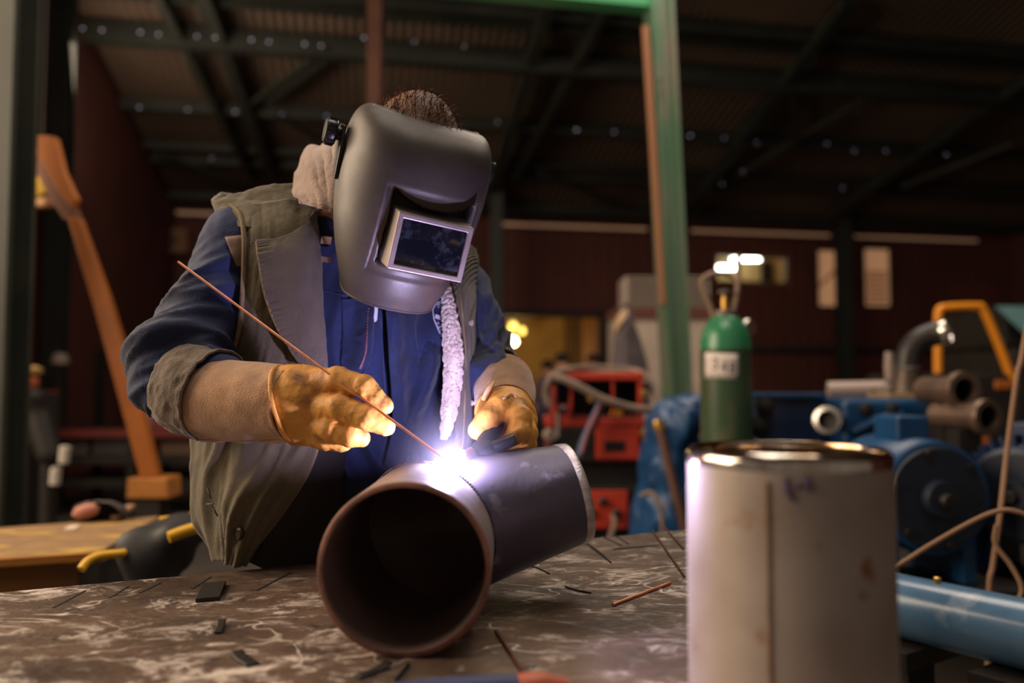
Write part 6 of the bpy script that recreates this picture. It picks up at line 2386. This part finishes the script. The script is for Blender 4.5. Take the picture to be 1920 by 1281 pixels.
# blue pump casing with ring, and blue gearbox behind
def blue_case(x0, y0, x1, y1, Y, dep, m, name, label, extras):
    a, b = P(x0, y0, Y), P(x1, y1, Y)
    root = empty(name, ((a.x + b.x) / 2, Y + dep / 2, BZ), label, name.split('_')[-1])
    MB().box(((a.x + b.x) / 2, Y + dep / 2, (a.z + BZ) / 2 + 0.0), b.x - a.x, dep, a.z - BZ).build('casing', m, root, bev=0.03, seg=3)
    extras(root, a, b, Y)
    return root
def ex1(root, a, b, Y):
    MB().box(((a.x + b.x) / 2, Y + 0.18, a.z - 0.015), (b.x - a.x) * 1.0, 0.4, 0.03).build('lid', M_bluep, root, bev=0.01)
    for px, py, r in ((1432, 762, 0.045), (1420, 800, 0.05)):
        q = P(px, py, Y - 0.005)
        MB().lathe([(r, 0), (r, 0.03), (r * 0.6, 0.035), (r * 0.6, 0.06), (r * 0.3, 0.065)], q, (0, -1, 0), 18).build('port', M_dark, root, smooth=True)
blue_case(1412, 737, 1552, 860, 3.75, 0.45, M_blued, 'pump_housing', 'dark blue square pump housing right of the gas cylinder', ex1)
def ex2(root, a, b, Y):
    q = P(1553, 788, Y - 0.16)
    MB().lathe([(0.040, -0.02), (0.058, -0.02), (0.06, 0.0), (0.06, 0.02), (0.040, 0.022), (0.040, -0.02)], q, (-0.55, -0.8, 0.1), 30, False, False).build('bright_ring', M_chrome, root, smooth=True)
    MB().lathe([(0.039, 0.015), (0.039, 0.18)], q, (0.55, 0.8, -0.1), 24).build('ring_neck', M_dark, root, smooth=True)
    for px, r in ((1622, 0.03), (1672, 0.03)):
        q = P(px, 768, Y - 0.002)
        MB().lathe([(r, 0), (r, 0.02), (r * 0.5, 0.03)], q, (0, -1, 0), 14).build('cover_bolt', M_dark, root, smooth=True)
    MB().tube([P(1600, 812, Y - 0.01), P(1640, 790, Y - 0.03), P(1690, 775, Y - 0.01)], 0.02, 8).build('rib', M_bluep, root, smooth=True)
blue_case(1580, 748, 1762, 860, 3.6, 0.4, M_bluep, 'gear_housing', 'bright blue gear housing carrying the flange plate and black elbow', ex2)

# plate, reducer and black elbow on the gear housing
Ye = 3.7
pa, pb = P(1654, 742, Ye), P(1756, 742, Ye)
ep = empty('flange_plate', ((pa.x + pb.x) / 2, Ye + 0.02, pa.z), 'pale rectangular flange plate under the black elbow pipe', 'plate')
zt = P(1700, 748, 3.6).z
MB().box(((pa.x + pb.x) / 2, Ye + 0.05, zt + 0.012), pb.x - pa.x, 0.22, 0.024).build('plate', mat('pale ochre plate', hexc(196, 164, 120), rough=0.4, metal=0.3), ep, bev=0.003)
for s in (-1, 1):
    for t_ in (-0.04, 0.14):
        MB().lathe([(0.012, 0.024), (0.012, 0.036)], ((pa.x + pb.x) / 2 + s * 0.1, Ye + t_, zt), (0, 0, 1), 6).build('bolt', M_dark, ep)
eb = P(1702, 735, Ye + 0.03)
el = empty('elbow_pipe', (eb.x, eb.y, zt + 0.024), 'black bent elbow pipe with bright lip standing on a reducer', 'pipe')
zr = P(1702, 690, Ye).z
MB().lathe([(0.078, zt + 0.024), (0.074, zt + 0.05), (0.056, zr - 0.02), (0.056, zr)], (eb.x, eb.y, 0), (0, 0, 1), 32).build('reducer', mat('brown grey reducer', hexc(104, 88, 78), hexc(84, 70, 62), scale=10, rough=0.45, metal=0.4), el, smooth=True)
MB().lathe([(0.057, zr - 0.006), (0.060, zr), (0.057, zr + 0.006)], (eb.x, eb.y, 0), (0, 0, 1), 32, False, False).build('weld_ring', M_greysteel, el, smooth=True)
eh = P(1700, 690, Ye + 0.03)
pts = []
ct_ = P(1772, 632, Ye + 0.03)
for q in spline([Vector((eb.x, eb.y, zr)), P(1706, 662, Ye + 0.03), P(1722, 640, Ye + 0.02), P(1746, 628, Ye), P(1768, 623, Ye - 0.03)], 18):
    pts.append(Vector(q))
MB().tube(pts, 0.056, 28, cap=False).build('bend', mat('black elbow steel', hexc(52, 46, 46), rough=0.4, metal=0.2), el, smooth=True)
dl = (pts[-1] - pts[-2]).normalized()
MB().lathe([(0.0565, -0.004), (0.0575, 0.0), (0.0575, 0.022), (0.050, 0.026), (0.046, 0.01), (0.046, -0.05)], pts[-1], dl, 32, False, False).build('bright_lip', M_chrome, el, smooth=True)

# long grey pipe lying behind, with flanged ends
gp0, gp1 = P(1552, 734, 4.1), P(1812, 730, 3.95)
gpd = (gp1 - gp0).normalized()
gpp = empty('grey_pipe', (gp0 + gp1) / 2 - Vector((0, 0, 0.05)), 'long pale grey pipe lying across behind the black elbow', 'pipe')
Lg = (gp1 - gp0).length
MB().lathe([(0.040, 0), (0.050, 0.0), (0.050, Lg), (0.040, Lg)], gp0, gpd, 28, True, True).build('tube', mat('pale grey pipe', hexc(168, 148, 140), rough=0.5, metal=0.2), gpp, smooth=True)
q = P(1660, 690, 4.1)
MB().lathe([(0.022, -0.06), (0.026, 0.0), (0.020, 0.08)], P(1668, 690, 4.0), (0, 0, 1), 16).build('stub', mat('pale grey pipe', hexc(168, 148, 140)), gpp, smooth=True)
sup = empty('pipe_rest', (gp0.x + 0.2, 4.05, BZ), 'dark trestle blocks under the long grey pipe', 'support')
for t_ in (0.15, 0.85):
    q = gp0.lerp(gp1, t_)
    MB().box((q.x, q.y, (BZ + q.z - 0.05) / 2), 0.1, 0.16, q.z - 0.05 - BZ).build('block', M_dark, sup)

def flange(px, py, Y, rpx, axis, label, L):
    c = P(px, py, Y)
    r = rpx * SC(Y)
    ax_ = Vector(axis).normalized()
    root = empty('flanged_pipe', (c.x, c.y, BZ), label, 'pipe')
    MB().lathe([(r * 0.62, 0.03), (r * 0.66, 0.0), (r, 0.0), (r * 1.02, 0.006), (r * 1.02, 0.03), (r, 0.036), (r * 0.75, 0.04), (r * 0.72, L), (r * 0.6, L)], c, ax_, 40, False, False).build('flange', mat('brown flange', hexc(132, 108, 92), hexc(100, 82, 72), scale=8, rough=0.4, metal=0.5), root, smooth=True)
    MB().lathe([(r * 0.62, 0.03), (r * 0.61, L * 0.9)], c, ax_, 32, False, True).build('bore', M_dark, root, smooth=True)
    q = c + ax_ * (L * 0.5)
    MB().box((q.x, q.y, (BZ + q.z - r * 0.7) / 2), 0.09, 0.12, max(q.z - r * 0.7 - BZ, 0.02)).build('saddle', M_dark, root)
    return root
flange(1810, 733, 3.3, 36, (-0.2, 0.98, 0.0), 'open brown flanged pipe end, upper of the two at the right', 0.24)
flange(1855, 783, 3.18, 34, (-0.3, 0.95, 0.0), 'open dark flanged pipe end, lower of the two at the right', 0.26)

# ---- orange tractor cab frame
Yo = 5.2
cabf = empty('cab_frame', (P(1830, 700, Yo).x, Yo + 0.3, 0), 'bent orange cab frame standing behind the blue machines', 'frame')
for dY in (0.0,):
    sp = spline([P(1759, 700, Yo), P(1759, 620, Yo), P(1761, 584, Yo), P(1775, 577, Yo), P(1830, 575, Yo), P(1844, 582, Yo), P(1870, 640, Yo), P(1898, 715, Yo), P(1900, 730, Yo)], 40)
    mbx = MB().tube([Vector(q) + Vector((0, dY, 0)) for q in sp], 0.028, 10)
    mbx.build('hoop', mat('bright orange tube', hexc(236, 146, 30), rough=0.45), cabf, smooth=True)
a, b = P(1752, 700, Yo), P(1902, 830, Yo)
MB().box(((a.x + b.x) / 2, Yo + 0.5, (a.z) / 2 + 0.1), b.x - a.x, 1.05, a.z - 0.2).build('lower_body', M_dark, cabf, bev=0.03)
q = P(1810, 822, Yo - 0.03)
MB().box((q.x, Yo - 0.04, q.z), 0.30, 0.06, 0.12).build('bonnet_panel', M_orange, cabf, bev=0.02)
MB().box((P(1880, 715, Yo).x, Yo - 0.02, P(1880, 722, Yo).z), 0.14, 0.05, 0.06).build('step', M_orange, cabf, bev=0.01)
for x in (a.x + 0.12, b.x - 0.12):
    for y in (Yo + 0.1, Yo + 0.9):
        MB().lathe([(0.08, -0.08), (0.2, -0.08), (0.2, 0.08), (0.08, 0.08)], (x, y, 0.2), (1, 0, 0), 24).build('wheel', M_blackm, cabf, smooth=True)
# teal windscreen beyond it
a, b = P(1866, 574, 7.2), P(1990, 650, 7.2)
ws = empty('parked_vehicle', ((a.x + b.x) / 2, 7.6, 0), 'parked vehicle with a pale teal windscreen at the right edge', 'vehicle')
MB().prism([(a.x, 7.2, a.z), (b.x, 7.2, a.z), (b.x, 7.05, b.z), (a.x + 0.28, 7.05, b.z)], (0, 0.02, 0)).build('windscreen', mat('teal glass', hexc(120, 160, 162), hexc(90, 130, 140), scale=3, rough=0.15), ws)
MB().box(((a.x + b.x) / 2 + 0.1, 7.75, b.z / 2 + 0.1), b.x - a.x, 1.2, b.z - 0.22).build('bonnet', M_dark, ws, bev=0.05)
MB().box(((a.x + b.x) / 2 + 0.1, 7.85, (a.z + b.z) / 2), (b.x - a.x) * 0.98, 1.2, a.z - b.z + 0.02).build('cab', M_dark, ws, bev=0.03)
for x in (a.x + 0.2, b.x - 0.1):
    MB().lathe([(0.1, -0.1), (0.26, -0.1), (0.26, 0.1), (0.1, 0.1)], (x, 7.35, 0.26), (1, 0, 0), 24).build('wheel', M_blackm, ws, smooth=True)

# ---- shiny blue tube in front of the bench, on its stand
ta, tb_ = P(1655, 1128, 1.95), P(1990, 1205, 1.62)
tr_ = 60 * SC(1.8)
td = (tb_ - ta).normalized()
tu = empty('blue_tube', (ta + tb_) / 2 - Vector((0, 0, tr_)), 'shiny pale blue steel tube lying low beside the welding table', 'tube')
Lt = (tb_ - ta).length
MB().lathe([(tr_ * 0.93, 0.0), (tr_, 0.0), (tr_, Lt), (tr_ * 0.93, Lt)], ta, td, 56).build('shell', mat('pale blue paint', hexc(96, 132, 164), hexc(70, 104, 138), scale=5, rough=0.22, c3=hexc(150, 160, 176), s3=8, lo3=0.58, hi3=0.68), tu, smooth=True)
q = P(1732, 1092, 1.84)
MB().lathe([(0.006, -0.006), (0.008, 0.0), (0.008, 0.012), (0.003, 0.014)], ta + td * 0.13 + Vector((0, -0.15, 0.98)).normalized() * tr_, (0, -0.15, 1), 12).build('screw', M_brass, tu, smooth=True)
tsd = empty('tube_stand', ((ta + tb_) / 2).to_2d().to_3d(), 'dark low stand under the pale blue tube', 'stand')
for t_ in (0.2, 0.8):
    q = ta.lerp(tb_, t_)
    zz = q.z - tr_
    MB().box((q.x, q.y, zz - 0.02), 0.10, 0.22, 0.04, td, Vector((-td.y, td.x, 0))).build('cradle', M_dark, tsd)
    MB().box((q.x, q.y, (zz - 0.04) / 2), 0.06, 0.06, zz - 0.04).build('leg', M_dark, tsd)

# ---- cables at the right
def cable(pts, r, label, n=50):
    sp = spline(pts, n)
    o_ = MB().tube([Vector(q) for q in sp], r, 8).build('loose_cable', M_cable, smooth=True)
    tag(o_, label, 'cable')
cable([P(1925, 620, 2.4) + Vector((0.75, 0.3, 3.9)), P(1925, 620, 2.4) + Vector((0.25, 0.08, 1.0)), P(1925, 620, 2.4), P(1908, 700, 2.38), P(1888, 850, 2.35), P(1876, 960, 2.3), P(1862, 1060, 2.3), P(1855, 1110, 2.3), Vector((P(1855, 1110, 2.3).x, 2.32, 0.25)), Vector((P(1855, 1110, 2.3).x + 0.05, 2.36, 0.008))], 0.008, 'tan cable hanging straight down at the right edge of the photo')
cable([Vector((P(1540, 1085, 2.2).x, 2.3, 0.008)), Vector((P(1540, 1085, 2.2).x, 2.2, 0.2)), P(1560, 1150, 2.15), P(1600, 1085, 2.12), P(1672, 1066, 2.1), P(1740, 1025, 2.08), P(1810, 985, 2.06), P(1860, 962, 2.04), P(1900, 958, 2.02), P(1960, 985, 2.0), P(2050, 1060, 2.0), P(2110, 1200, 2.0), Vector((P(2120, 1200, 2.0).x, 2.0, 0.2)), Vector((P(2130, 1200, 2.0).x, 2.1, 0.008))], 0.0062, 'tan cable arching over the pale blue tube')
cable([P(1868, 985, 2.2), P(1866, 1020, 2.2), P(1895, 1060, 2.18), P(1915, 1100, 2.16), P(1908, 1125, 2.16), P(1880, 1130, 2.2), P(1850, 1115, 2.3)], 0.0062, 'tan cable kinked into a loop above the pale blue tube')

# ---- orange hoist leg at the left
Yk = 3.9
hl = empty('jib_hoist', P(290, 930, Yk), 'slanting orange steel hoist leg on a square foot block', 'hoist')
def px_plate(name, pts, Y, th, m, par, bev_=0.004):
    return MB().prism([P(a_, b_, Y) for a_, b_ in pts], (0, th, 0)).build(name, m, par, bev=bev_)
px_plate('lower_arm', [(126, 408), (148, 408), (203, 560), (253, 720), (297, 895), (262, 895), (220, 740), (174, 570)], Yk, 0.05, M_orange, hl)
px_plate('upper_gusset', [(50, 252), (102, 256), (118, 320), (142, 372), (134, 388), (104, 350), (76, 300)], Yk - 0.02, 0.05, mat('light orange paint', hexc(196, 116, 52), rough=0.5), hl)
px_plate('upper_web', [(52, 262), (76, 300), (104, 350), (140, 392), (146, 410), (120, 412), (92, 372), (56, 300)], Yk + 0.03, 0.06, mat('shaded brown web paint', hexc(112, 66, 38), rough=0.6), hl)  # web shade is put into this browner copy of the orange
px_plate('side_gusset', [(44, 296), (60, 300), (66, 326), (44, 328)], Yk + 0.05, 0.05, M_orange, hl)
px_plate('foot_block', [(238, 897), (314, 897), (316, 936), (236, 936)], Yk - 0.02, 0.16, M_ochre, hl, 0.008)
q = P(276, 936, Yk)
MB().box((q.x, Yk + 0.06, q.z / 2), 0.12, 0.12, q.z).build('foot_post', M_dark, hl)
# cap light beside it
q = P(74, 352, 4.6)
hk = empty('hoist_hook_block', q, 'yellow hook block hanging beside the orange hoist leg', 'hook')
MB().lathe([(0.03, -0.05), (0.062, -0.04), (0.068, 0.0), (0.062, 0.05), (0.02, 0.06)], q, (0.2, -1, 0.1), 20).build('pulley', mat('dull yellow paint', hexc(190, 150, 40), rough=0.5), hk, smooth=True)
MB().box(q - Vector((0.01, 0, 0.09)), 0.15, 0.08, 0.06).build('cheek', mat('tan casting', hexc(170, 124, 84), rough=0.6), hk, bev=0.02)
MB().tube([q + Vector((0, 0.02, 0.05)), Vector((q.x, q.y + 0.02, roof_z(q.dot(HV)) - 0.02))], 0.006, 6).build('chain', M_dark, hk)

# ---- wall air unit behind the welder's shoulder
u0, z0_ = hall_px(318, 452, WALL_V - 0.2)
au = empty('air_unit', H(u0, WALL_V - 0.15, z0_), 'beige outdoor air unit with a round grille on the back wall', 'air unit')
M_beige = mat('dusty beige panel', hexc(150, 106, 80), hexc(128, 90, 68), scale=5, rough=0.7)
MB().hbox(u0 - 0.30, u0 + 0.30, WALL_V - 0.3, WALL_V - 0.03, z0_ - 0.21, z0_ + 0.21).build('casing', M_beige, au, bev=0.05, seg=3)
MB().lathe([(0.15, 0.0), (0.155, 0.01), (0.14, 0.02), (0.03, 0.015)], H(u0 - 0.03, WALL_V - 0.295, z0_), -HV, 28).build('fan_grille', M_dark, au, smooth=True)
for s in (-1, 1):
    MB().hbox(u0 + s * 0.2 - 0.02, u0 + s * 0.2 + 0.02, WALL_V - 0.3, WALL_V - 0.02, z0_ - 0.25, z0_ - 0.21).build('bracket', M_dark, au)

# ---- red cabinet, stand-in for a dark figure, rack and rail at the left
Yr = 5.6
a, b = P(-40, 734, Yr), P(48, 818, Yr)
rc = empty('red_cabinet', ((a.x + b.x) / 2, Yr + 0.2, 0), 'dull red box cabinet with a pale label at the left edge', 'cabinet')
MB().box(((a.x + b.x) / 2, Yr + 0.2, (a.z + b.z) / 2), b.x - a.x, 0.4, a.z - b.z).build('box', M_redd, rc, bev=0.01)
q = P(33, 778, Yr - 0.004)
MB().box((q.x, q.y, q.z), 0.075, 0.006, 0.16).build('label_plate', mat('pale label', hexc(140, 112, 92), rough=0.7), rc)
MB().box(((a.x + b.x) / 2, Yr + 0.2, b.z / 2), (b.x - a.x) * 0.7, 0.3, b.z).build('stand', M_dark, rc)

a = P(78, 745, 5.0)  # post, head and cap stand in for an unclear upright figure
pm = empty('figure_stand_in', (a.x, 5.1, 0), 'dark upright stand-in for an unclear figure, with orange head and straw coloured cap', 'machine')
zt_ = P(78, 738, 5.0).z
MB().tube([(a.x, 5.1, 0.03), (a.x, 5.1, zt_)], 0.05, 14).build('pillar', M_dark, pm, smooth=True)
MB().lathe([(0.26, 0), (0.26, 0.03), (0.1, 0.05)], (a.x, 5.1, 0), (0, 0, 1), 24).build('base', M_dark, pm)
def figure_upper(p):
    d = sd_cone(p, P(66, 770, 5.02), P(92, 850, 5.0), 0.09, 0.075)
    return smin(d, sd_ell(p, P(60, 745, 5.0), (0.09, 0.1, 0.07)), 0.05)
sdf_object('figure_torso', figure_upper, (a.x - 0.4, 4.8, 0.6), (a.x + 0.4, 5.3, 1.4), 0.014, M_dark, pm)
q = P(54, 718, 4.98)
MB().lathe([(0.02, -0.05), (0.05, -0.04), (0.058, 0.0), (0.05, 0.04), (0.02, 0.05)], q, (0.3, -0.2, 1), 18).build('head_cap', mat('orange red cap', hexc(190, 100, 66), rough=0.6), pm, smooth=True)
q = P(54, 694, 4.98)
MB().lathe([(0.03, -0.03), (0.075, -0.02), (0.078, 0.01), (0.04, 0.026)], q, (0.05, 0.0, 1), 20).build('top_cap', mat('straw cap', hexc(186, 148, 92), rough=0.7), pm, smooth=True)
MB().tube([P(56, 735, 4.99), P(54, 694, 4.98)], 0.02, 8).build('cap_stem', M_dark, pm)
for px, py in ((121, 853), (104, 893)):
    q = P(px, py, 4.92)
    MB().lathe([(0.012, -0.055), (0.03, -0.05), (0.032, 0.05), (0.012, 0.055)], q, (0.1, 0, 1), 14).build('pale_tag', mat('pale tag', hexc(190, 180, 168), rough=0.5), pm, smooth=True)
    MB().tube([q, Vector((a.x, 5.06, q.z))], 0.012, 6).build('tag_arm', M_dark, pm)

# steel rack with red beams along the back left
rk = empty('storage_rack', (-3.3, 7.6, 0), 'dark storage rack with red beams behind the orange hoist leg', 'rack')
Yk2 = 7.2
xs = [P(110, 800, Yk2).x, P(250, 800, Yk2).x, P(400, 800, Yk2).x]
for x in xs:
    for dy in (0, 0.7):
        MB().box((x, Yk2 + dy, 0.75), 0.07, 0.07, 1.5).build('upright', M_dark, rk)
for py, m in ((812, M_redd), (862, M_dark), (905, M_dark)):
    z = P(250, py, Yk2).z
    MB().box(((xs[0] + xs[2]) / 2, Yk2 - 0.03, z), xs[2] - xs[0] + 0.1, 0.05, 0.07).build('beam', m, rk)
    MB().box(((xs[0] + xs[2]) / 2, Yk2 + 0.35, z + 0.02), xs[2] - xs[0], 0.7, 0.03).build('deck', M_dark, rk)
rr_ = random.Random(3)
boxes = [(138, 860, 0.42, 0.12, hexc(84, 74, 70), 'grey crate at the near end of the middle rack shelf'),
         (222, 860, 0.34, 0.17, hexc(66, 58, 56), 'dark crate in the middle of the rack'),
         (340, 808, 0.42, 0.1, hexc(124, 52, 48), 'dull red case lying on the top of the rack'),
         (355, 858, 0.40, 0.14, hexc(110, 84, 68), 'brown carton on the rack near the welder sleeve')]
for px, py, w, hgt, c, lab in boxes:
    q = P(px, py, Yk2 + 0.2)
    z = min([P(250, yy, Yk2).z + 0.035 for yy in (812, 862, 905)], key=lambda zz: abs(zz - q.z))
    cr_ = empty('storage_crate', (q.x, Yk2 + 0.25, z), lab, 'crate')
    MB().box((q.x, Yk2 + 0.25, z + hgt / 2), w, 0.4, hgt).build('crate_body', mat('crate ' + lab, c, rough=0.7), cr_, bev=0.01)
    MB().box((q.x, Yk2 + 0.25, z + hgt + 0.008), w * 1.03, 0.42, 0.016).build('crate_lid', mat('crate ' + lab, c, rough=0.7), cr_, bev=0.004)
for px, py, r, lab in ((113, 675, 0.075, 'pale round lamp shade hanging in the gloom at the left'), (266, 795, 0.07, 'pinkish round tin standing on the red rack beam')):
    q = P(px, py, Yk2 - 0.0)
    if py > 700:
        z = P(250, 812, Yk2).z + 0.035
        o_ = MB().lathe([(r * 0.9, 0), (r, 0.005), (r, 0.14), (r * 0.95, 0.145), (r * 0.85, 0.135)], (q.x, Yk2 + 0.15, z), (0, 0, 1), 22).build('paint_tin', mat('pink tin', hexc(150, 108, 104), rough=0.6), smooth=True)
        tag(o_, lab, 'tin')
    else:
        t = empty('hanging_lamp', q, lab, 'lamp')
        MB().lathe([(r * 0.3, r), (r * 0.75, 0.6 * r), (r, 0.0), (r * 0.9, -0.5 * r)], q, (0, 0, 1), 22, True, False).build('shade', mat('pale shade', hexc(156, 136, 124), rough=0.6), t, smooth=True)
        MB().tube([q + Vector((0, 0, r)), Vector((q.x, q.y, roof_z(q.dot(HV)) - 0.01))], 0.006, 5).build('cord', M_dark, t)

# ---- ochre side bench with yellow handled clamps
Yb = 2.6
bz = P(150, 1000, 2.5).z
c1_, c2_, c3_, c4_ = None, None, None, None
def on_z(px, py, z):
    d_ = ray(px, py)
    t_ = (z - CAM_Z) / d_.z
    return Vector((0, 0, CAM_Z)) + d_ * t_
SBZ = 0.70
sb = empty('side_bench', on_z(80, 1010, SBZ).to_2d().to_3d(), 'low bench with a stained board top and ochre front at the left', 'bench')
cor = [on_z(-160, 1057, SBZ), on_z(188, 1034, SBZ), on_z(300, 968, SBZ), on_z(-120, 998, SBZ)]
MB().prism([c - Vector((0, 0, 0.03)) for c in cor], (0, 0, 0.03)).build('bench_board', M_wood, sb, bev=0.004)
dn = Vector((0, 0, -0.36))
f0_, f1_ = cor[0] + Vector((0, 0.01, -0.03)), cor[1] + Vector((0, 0.01, -0.03))
MB().prism([f0_, f1_, f1_ + dn, f0_ + dn], (0, 0.03, 0)).build('front_panel', mat('dark ochre panel', hexc(132, 84, 34), hexc(100, 62, 28), scale=4, rough=0.7), sb)
s0_, s1_ = cor[1] + Vector((-0.03, 0.04, -0.03)), cor[2] + Vector((-0.03, -0.02, -0.03))
MB().prism([s0_, s1_, s1_ + dn, s0_ + dn], (-0.02, 0, 0)).build('side_panel', M_dark, sb)
MB().bar(cor[0] + Vector((0, -0.004, -0.012)), cor[1] + Vector((0, -0.004, -0.012)), 0.012, 0.022).build('edge_strip', M_ochre, sb)
for c in cor:
    inx_ = c.lerp(sum(cor, Vector()) / 4, 0.08)
    MB().box((inx_.x, inx_.y, (SBZ - 0.03) / 2), 0.06, 0.06, SBZ - 0.03).build('leg', M_dark, sb)
q = on_z(135, 991, SBZ)
o_ = MB().prism([on_z(118, 996, SBZ), on_z(140, 994, SBZ), on_z(152, 986, SBZ), on_z(130, 988, SBZ)], (0, 0, 0.004)).build('paper_scrap', mat('paper', hexc(200, 184, 168), rough=0.9))
tag(o_, 'pale scrap of paper lying on the stained bench board', 'paper')
A, B = on_z(216, 972, SBZ + 0.01), on_z(246, 950, SBZ + 0.012)
o_ = MB().bar(A, B, 0.03, 0.018).build('wood_stick', mat('pale wood', hexc(150, 112, 78), rough=0.7), bev=0.002)
tag(o_, 'short pale wooden stick on the far edge of the side bench', 'stick')
q = on_z(170, 962, SBZ)
bg = empty('shop_rag', q, 'bundle of grey rag with a pink end behind the side bench top', 'rag')
sdf_object('rag_cloth', lambda p: smin(sd_ell(p, on_z(182, 962, SBZ + 0.03), (0.09, 0.06, 0.04)), sd_ell(p, on_z(205, 964, SBZ + 0.02), (0.06, 0.05, 0.03)), 0.03),
           np.array(on_z(182, 962, SBZ)) - np.array([0.3, 0.2, 0.04]), np.array(on_z(182, 962, SBZ)) + np.array([0.3, 0.2, 0.15]), 0.008, mat('grey rag', hexc(70, 62, 60), rough=0.9), bg,
           disp=lambda V: 0.012 * (ridge(V * 22, 2) - 0.5))
q = on_z(164, 958, SBZ + 0.04)
MB().lathe([(0.005, -0.05), (0.022, -0.035), (0.026, 0.0), (0.02, 0.03), (0.005, 0.04)], q, (1, 0.2, 0.25), 16).build('pink_end', mat('pink cloth', hexc(176, 116, 98), rough=0.8), bg, smooth=True)

# black clamp stand with yellow grips beside it
Yq = 2.15
cm = empty('clamp_stand', Vector((P(290, 1040, Yq).x, Yq, 0)), 'black vice stand with yellow grip handles between side bench and welder', 'clamp')
def vice(p):
    d = sd_cone(p, P(255, 1030, Yq), P(340, 990, Yq + 0.1), 0.05, 0.045)
    d = smin(d, sd_cone(p, P(275, 1050, Yq), P(330, 1040, Yq + 0.05), 0.055, 0.05), 0.04)
    d = smin(d, sd_cone(p, P(320, 1010, Yq), P(390, 985, Yq + 0.12), 0.04, 0.035), 0.03)
    d = smin(d, sd_cone(p, P(240, 1020, Yq - 0.02), P(262, 1014, Yq), 0.022, 0.03), 0.03)
    c = P(285, 1050, Yq)
    return smin(d, sd_cone(p, c, Vector((c.x, c.y, 0.0)), 0.06, 0.07), 0.03)
sdf_object('vice_body', vice, (P(220, 1000, Yq).x - 0.1, Yq - 0.25, 0.0), (P(400, 1000, Yq).x + 0.1, Yq + 0.4, 0.95), 0.014, M_blackm, cm)
for pts, r in (([(152, 1068, -0.12), (166, 1052, -0.10), (190, 1042, -0.08), (228, 1038, -0.06), (240, 1034, -0.04)], 0.011),
               ([(316, 1008, -0.10), (345, 997, -0.08), (385, 985, -0.05)], 0.015),
               ([(300, 978, 0.15), (330, 974, 0.16)], 0.013), ([(342, 972, 0.16), (362, 968, 0.18)], 0.013)):
    sp = spline([P(a_, b_, Yq + c_) for a_, b_, c_ in pts], 14)
    MB().tube([Vector(q) for q in sp], r, 12).build('yellow_grip', M_yellow, cm, smooth=True)
MB().tube([P(240, 1034, Yq - 0.04), P(262, 1022, Yq)], 0.009, 8).build('grip_rod', M_greysteel, cm, smooth=True)
MB().tube([P(330, 974, Yq + 0.16), P(300, 990, Yq + 0.05)], 0.009, 8).build('grip_rod', M_greysteel, cm, smooth=True)
MB().tube([P(352, 970, Yq + 0.17), P(350, 990, Yq + 0.08)], 0.009, 8).build('grip_rod', M_greysteel, cm, smooth=True)
c = P(285, 1050, Yq)
MB().lathe([(0.2, 0), (0.2, 0.02), (0.07, 0.03)], (c.x, c.y, 0), (0, 0, 1), 24).build('foot', M_dark, cm)

# ---- groups of alike things
GROUPS = {'filler_rod': 'filler rods on and over the welding table', 'wire_offcut': 'wire offcuts on the welding table', 'steel_chip': 'steel chips on the welding table',
          'loose_cable': 'tan cables at the right', 'storage_crate': 'crates on the storage rack', 'electric_motor': 'blue motors on the low bench',
          'flanged_pipe': 'open flanged pipe ends', 'pendant_lamp': 'bulbs in the side room', 'ceiling_lamp': 'tubes in the lit office'}
for o_ in bpy.data.objects:
    if o_.parent is None and o_.get('category'):
        k_ = o_.name.split('.')[0]
        if k_ in GROUPS:
            o_['group'] = GROUPS[k_]
        elif k_ == 'person' and o_ is not welder:
            o_['group'] = 'workers far back in the hall'
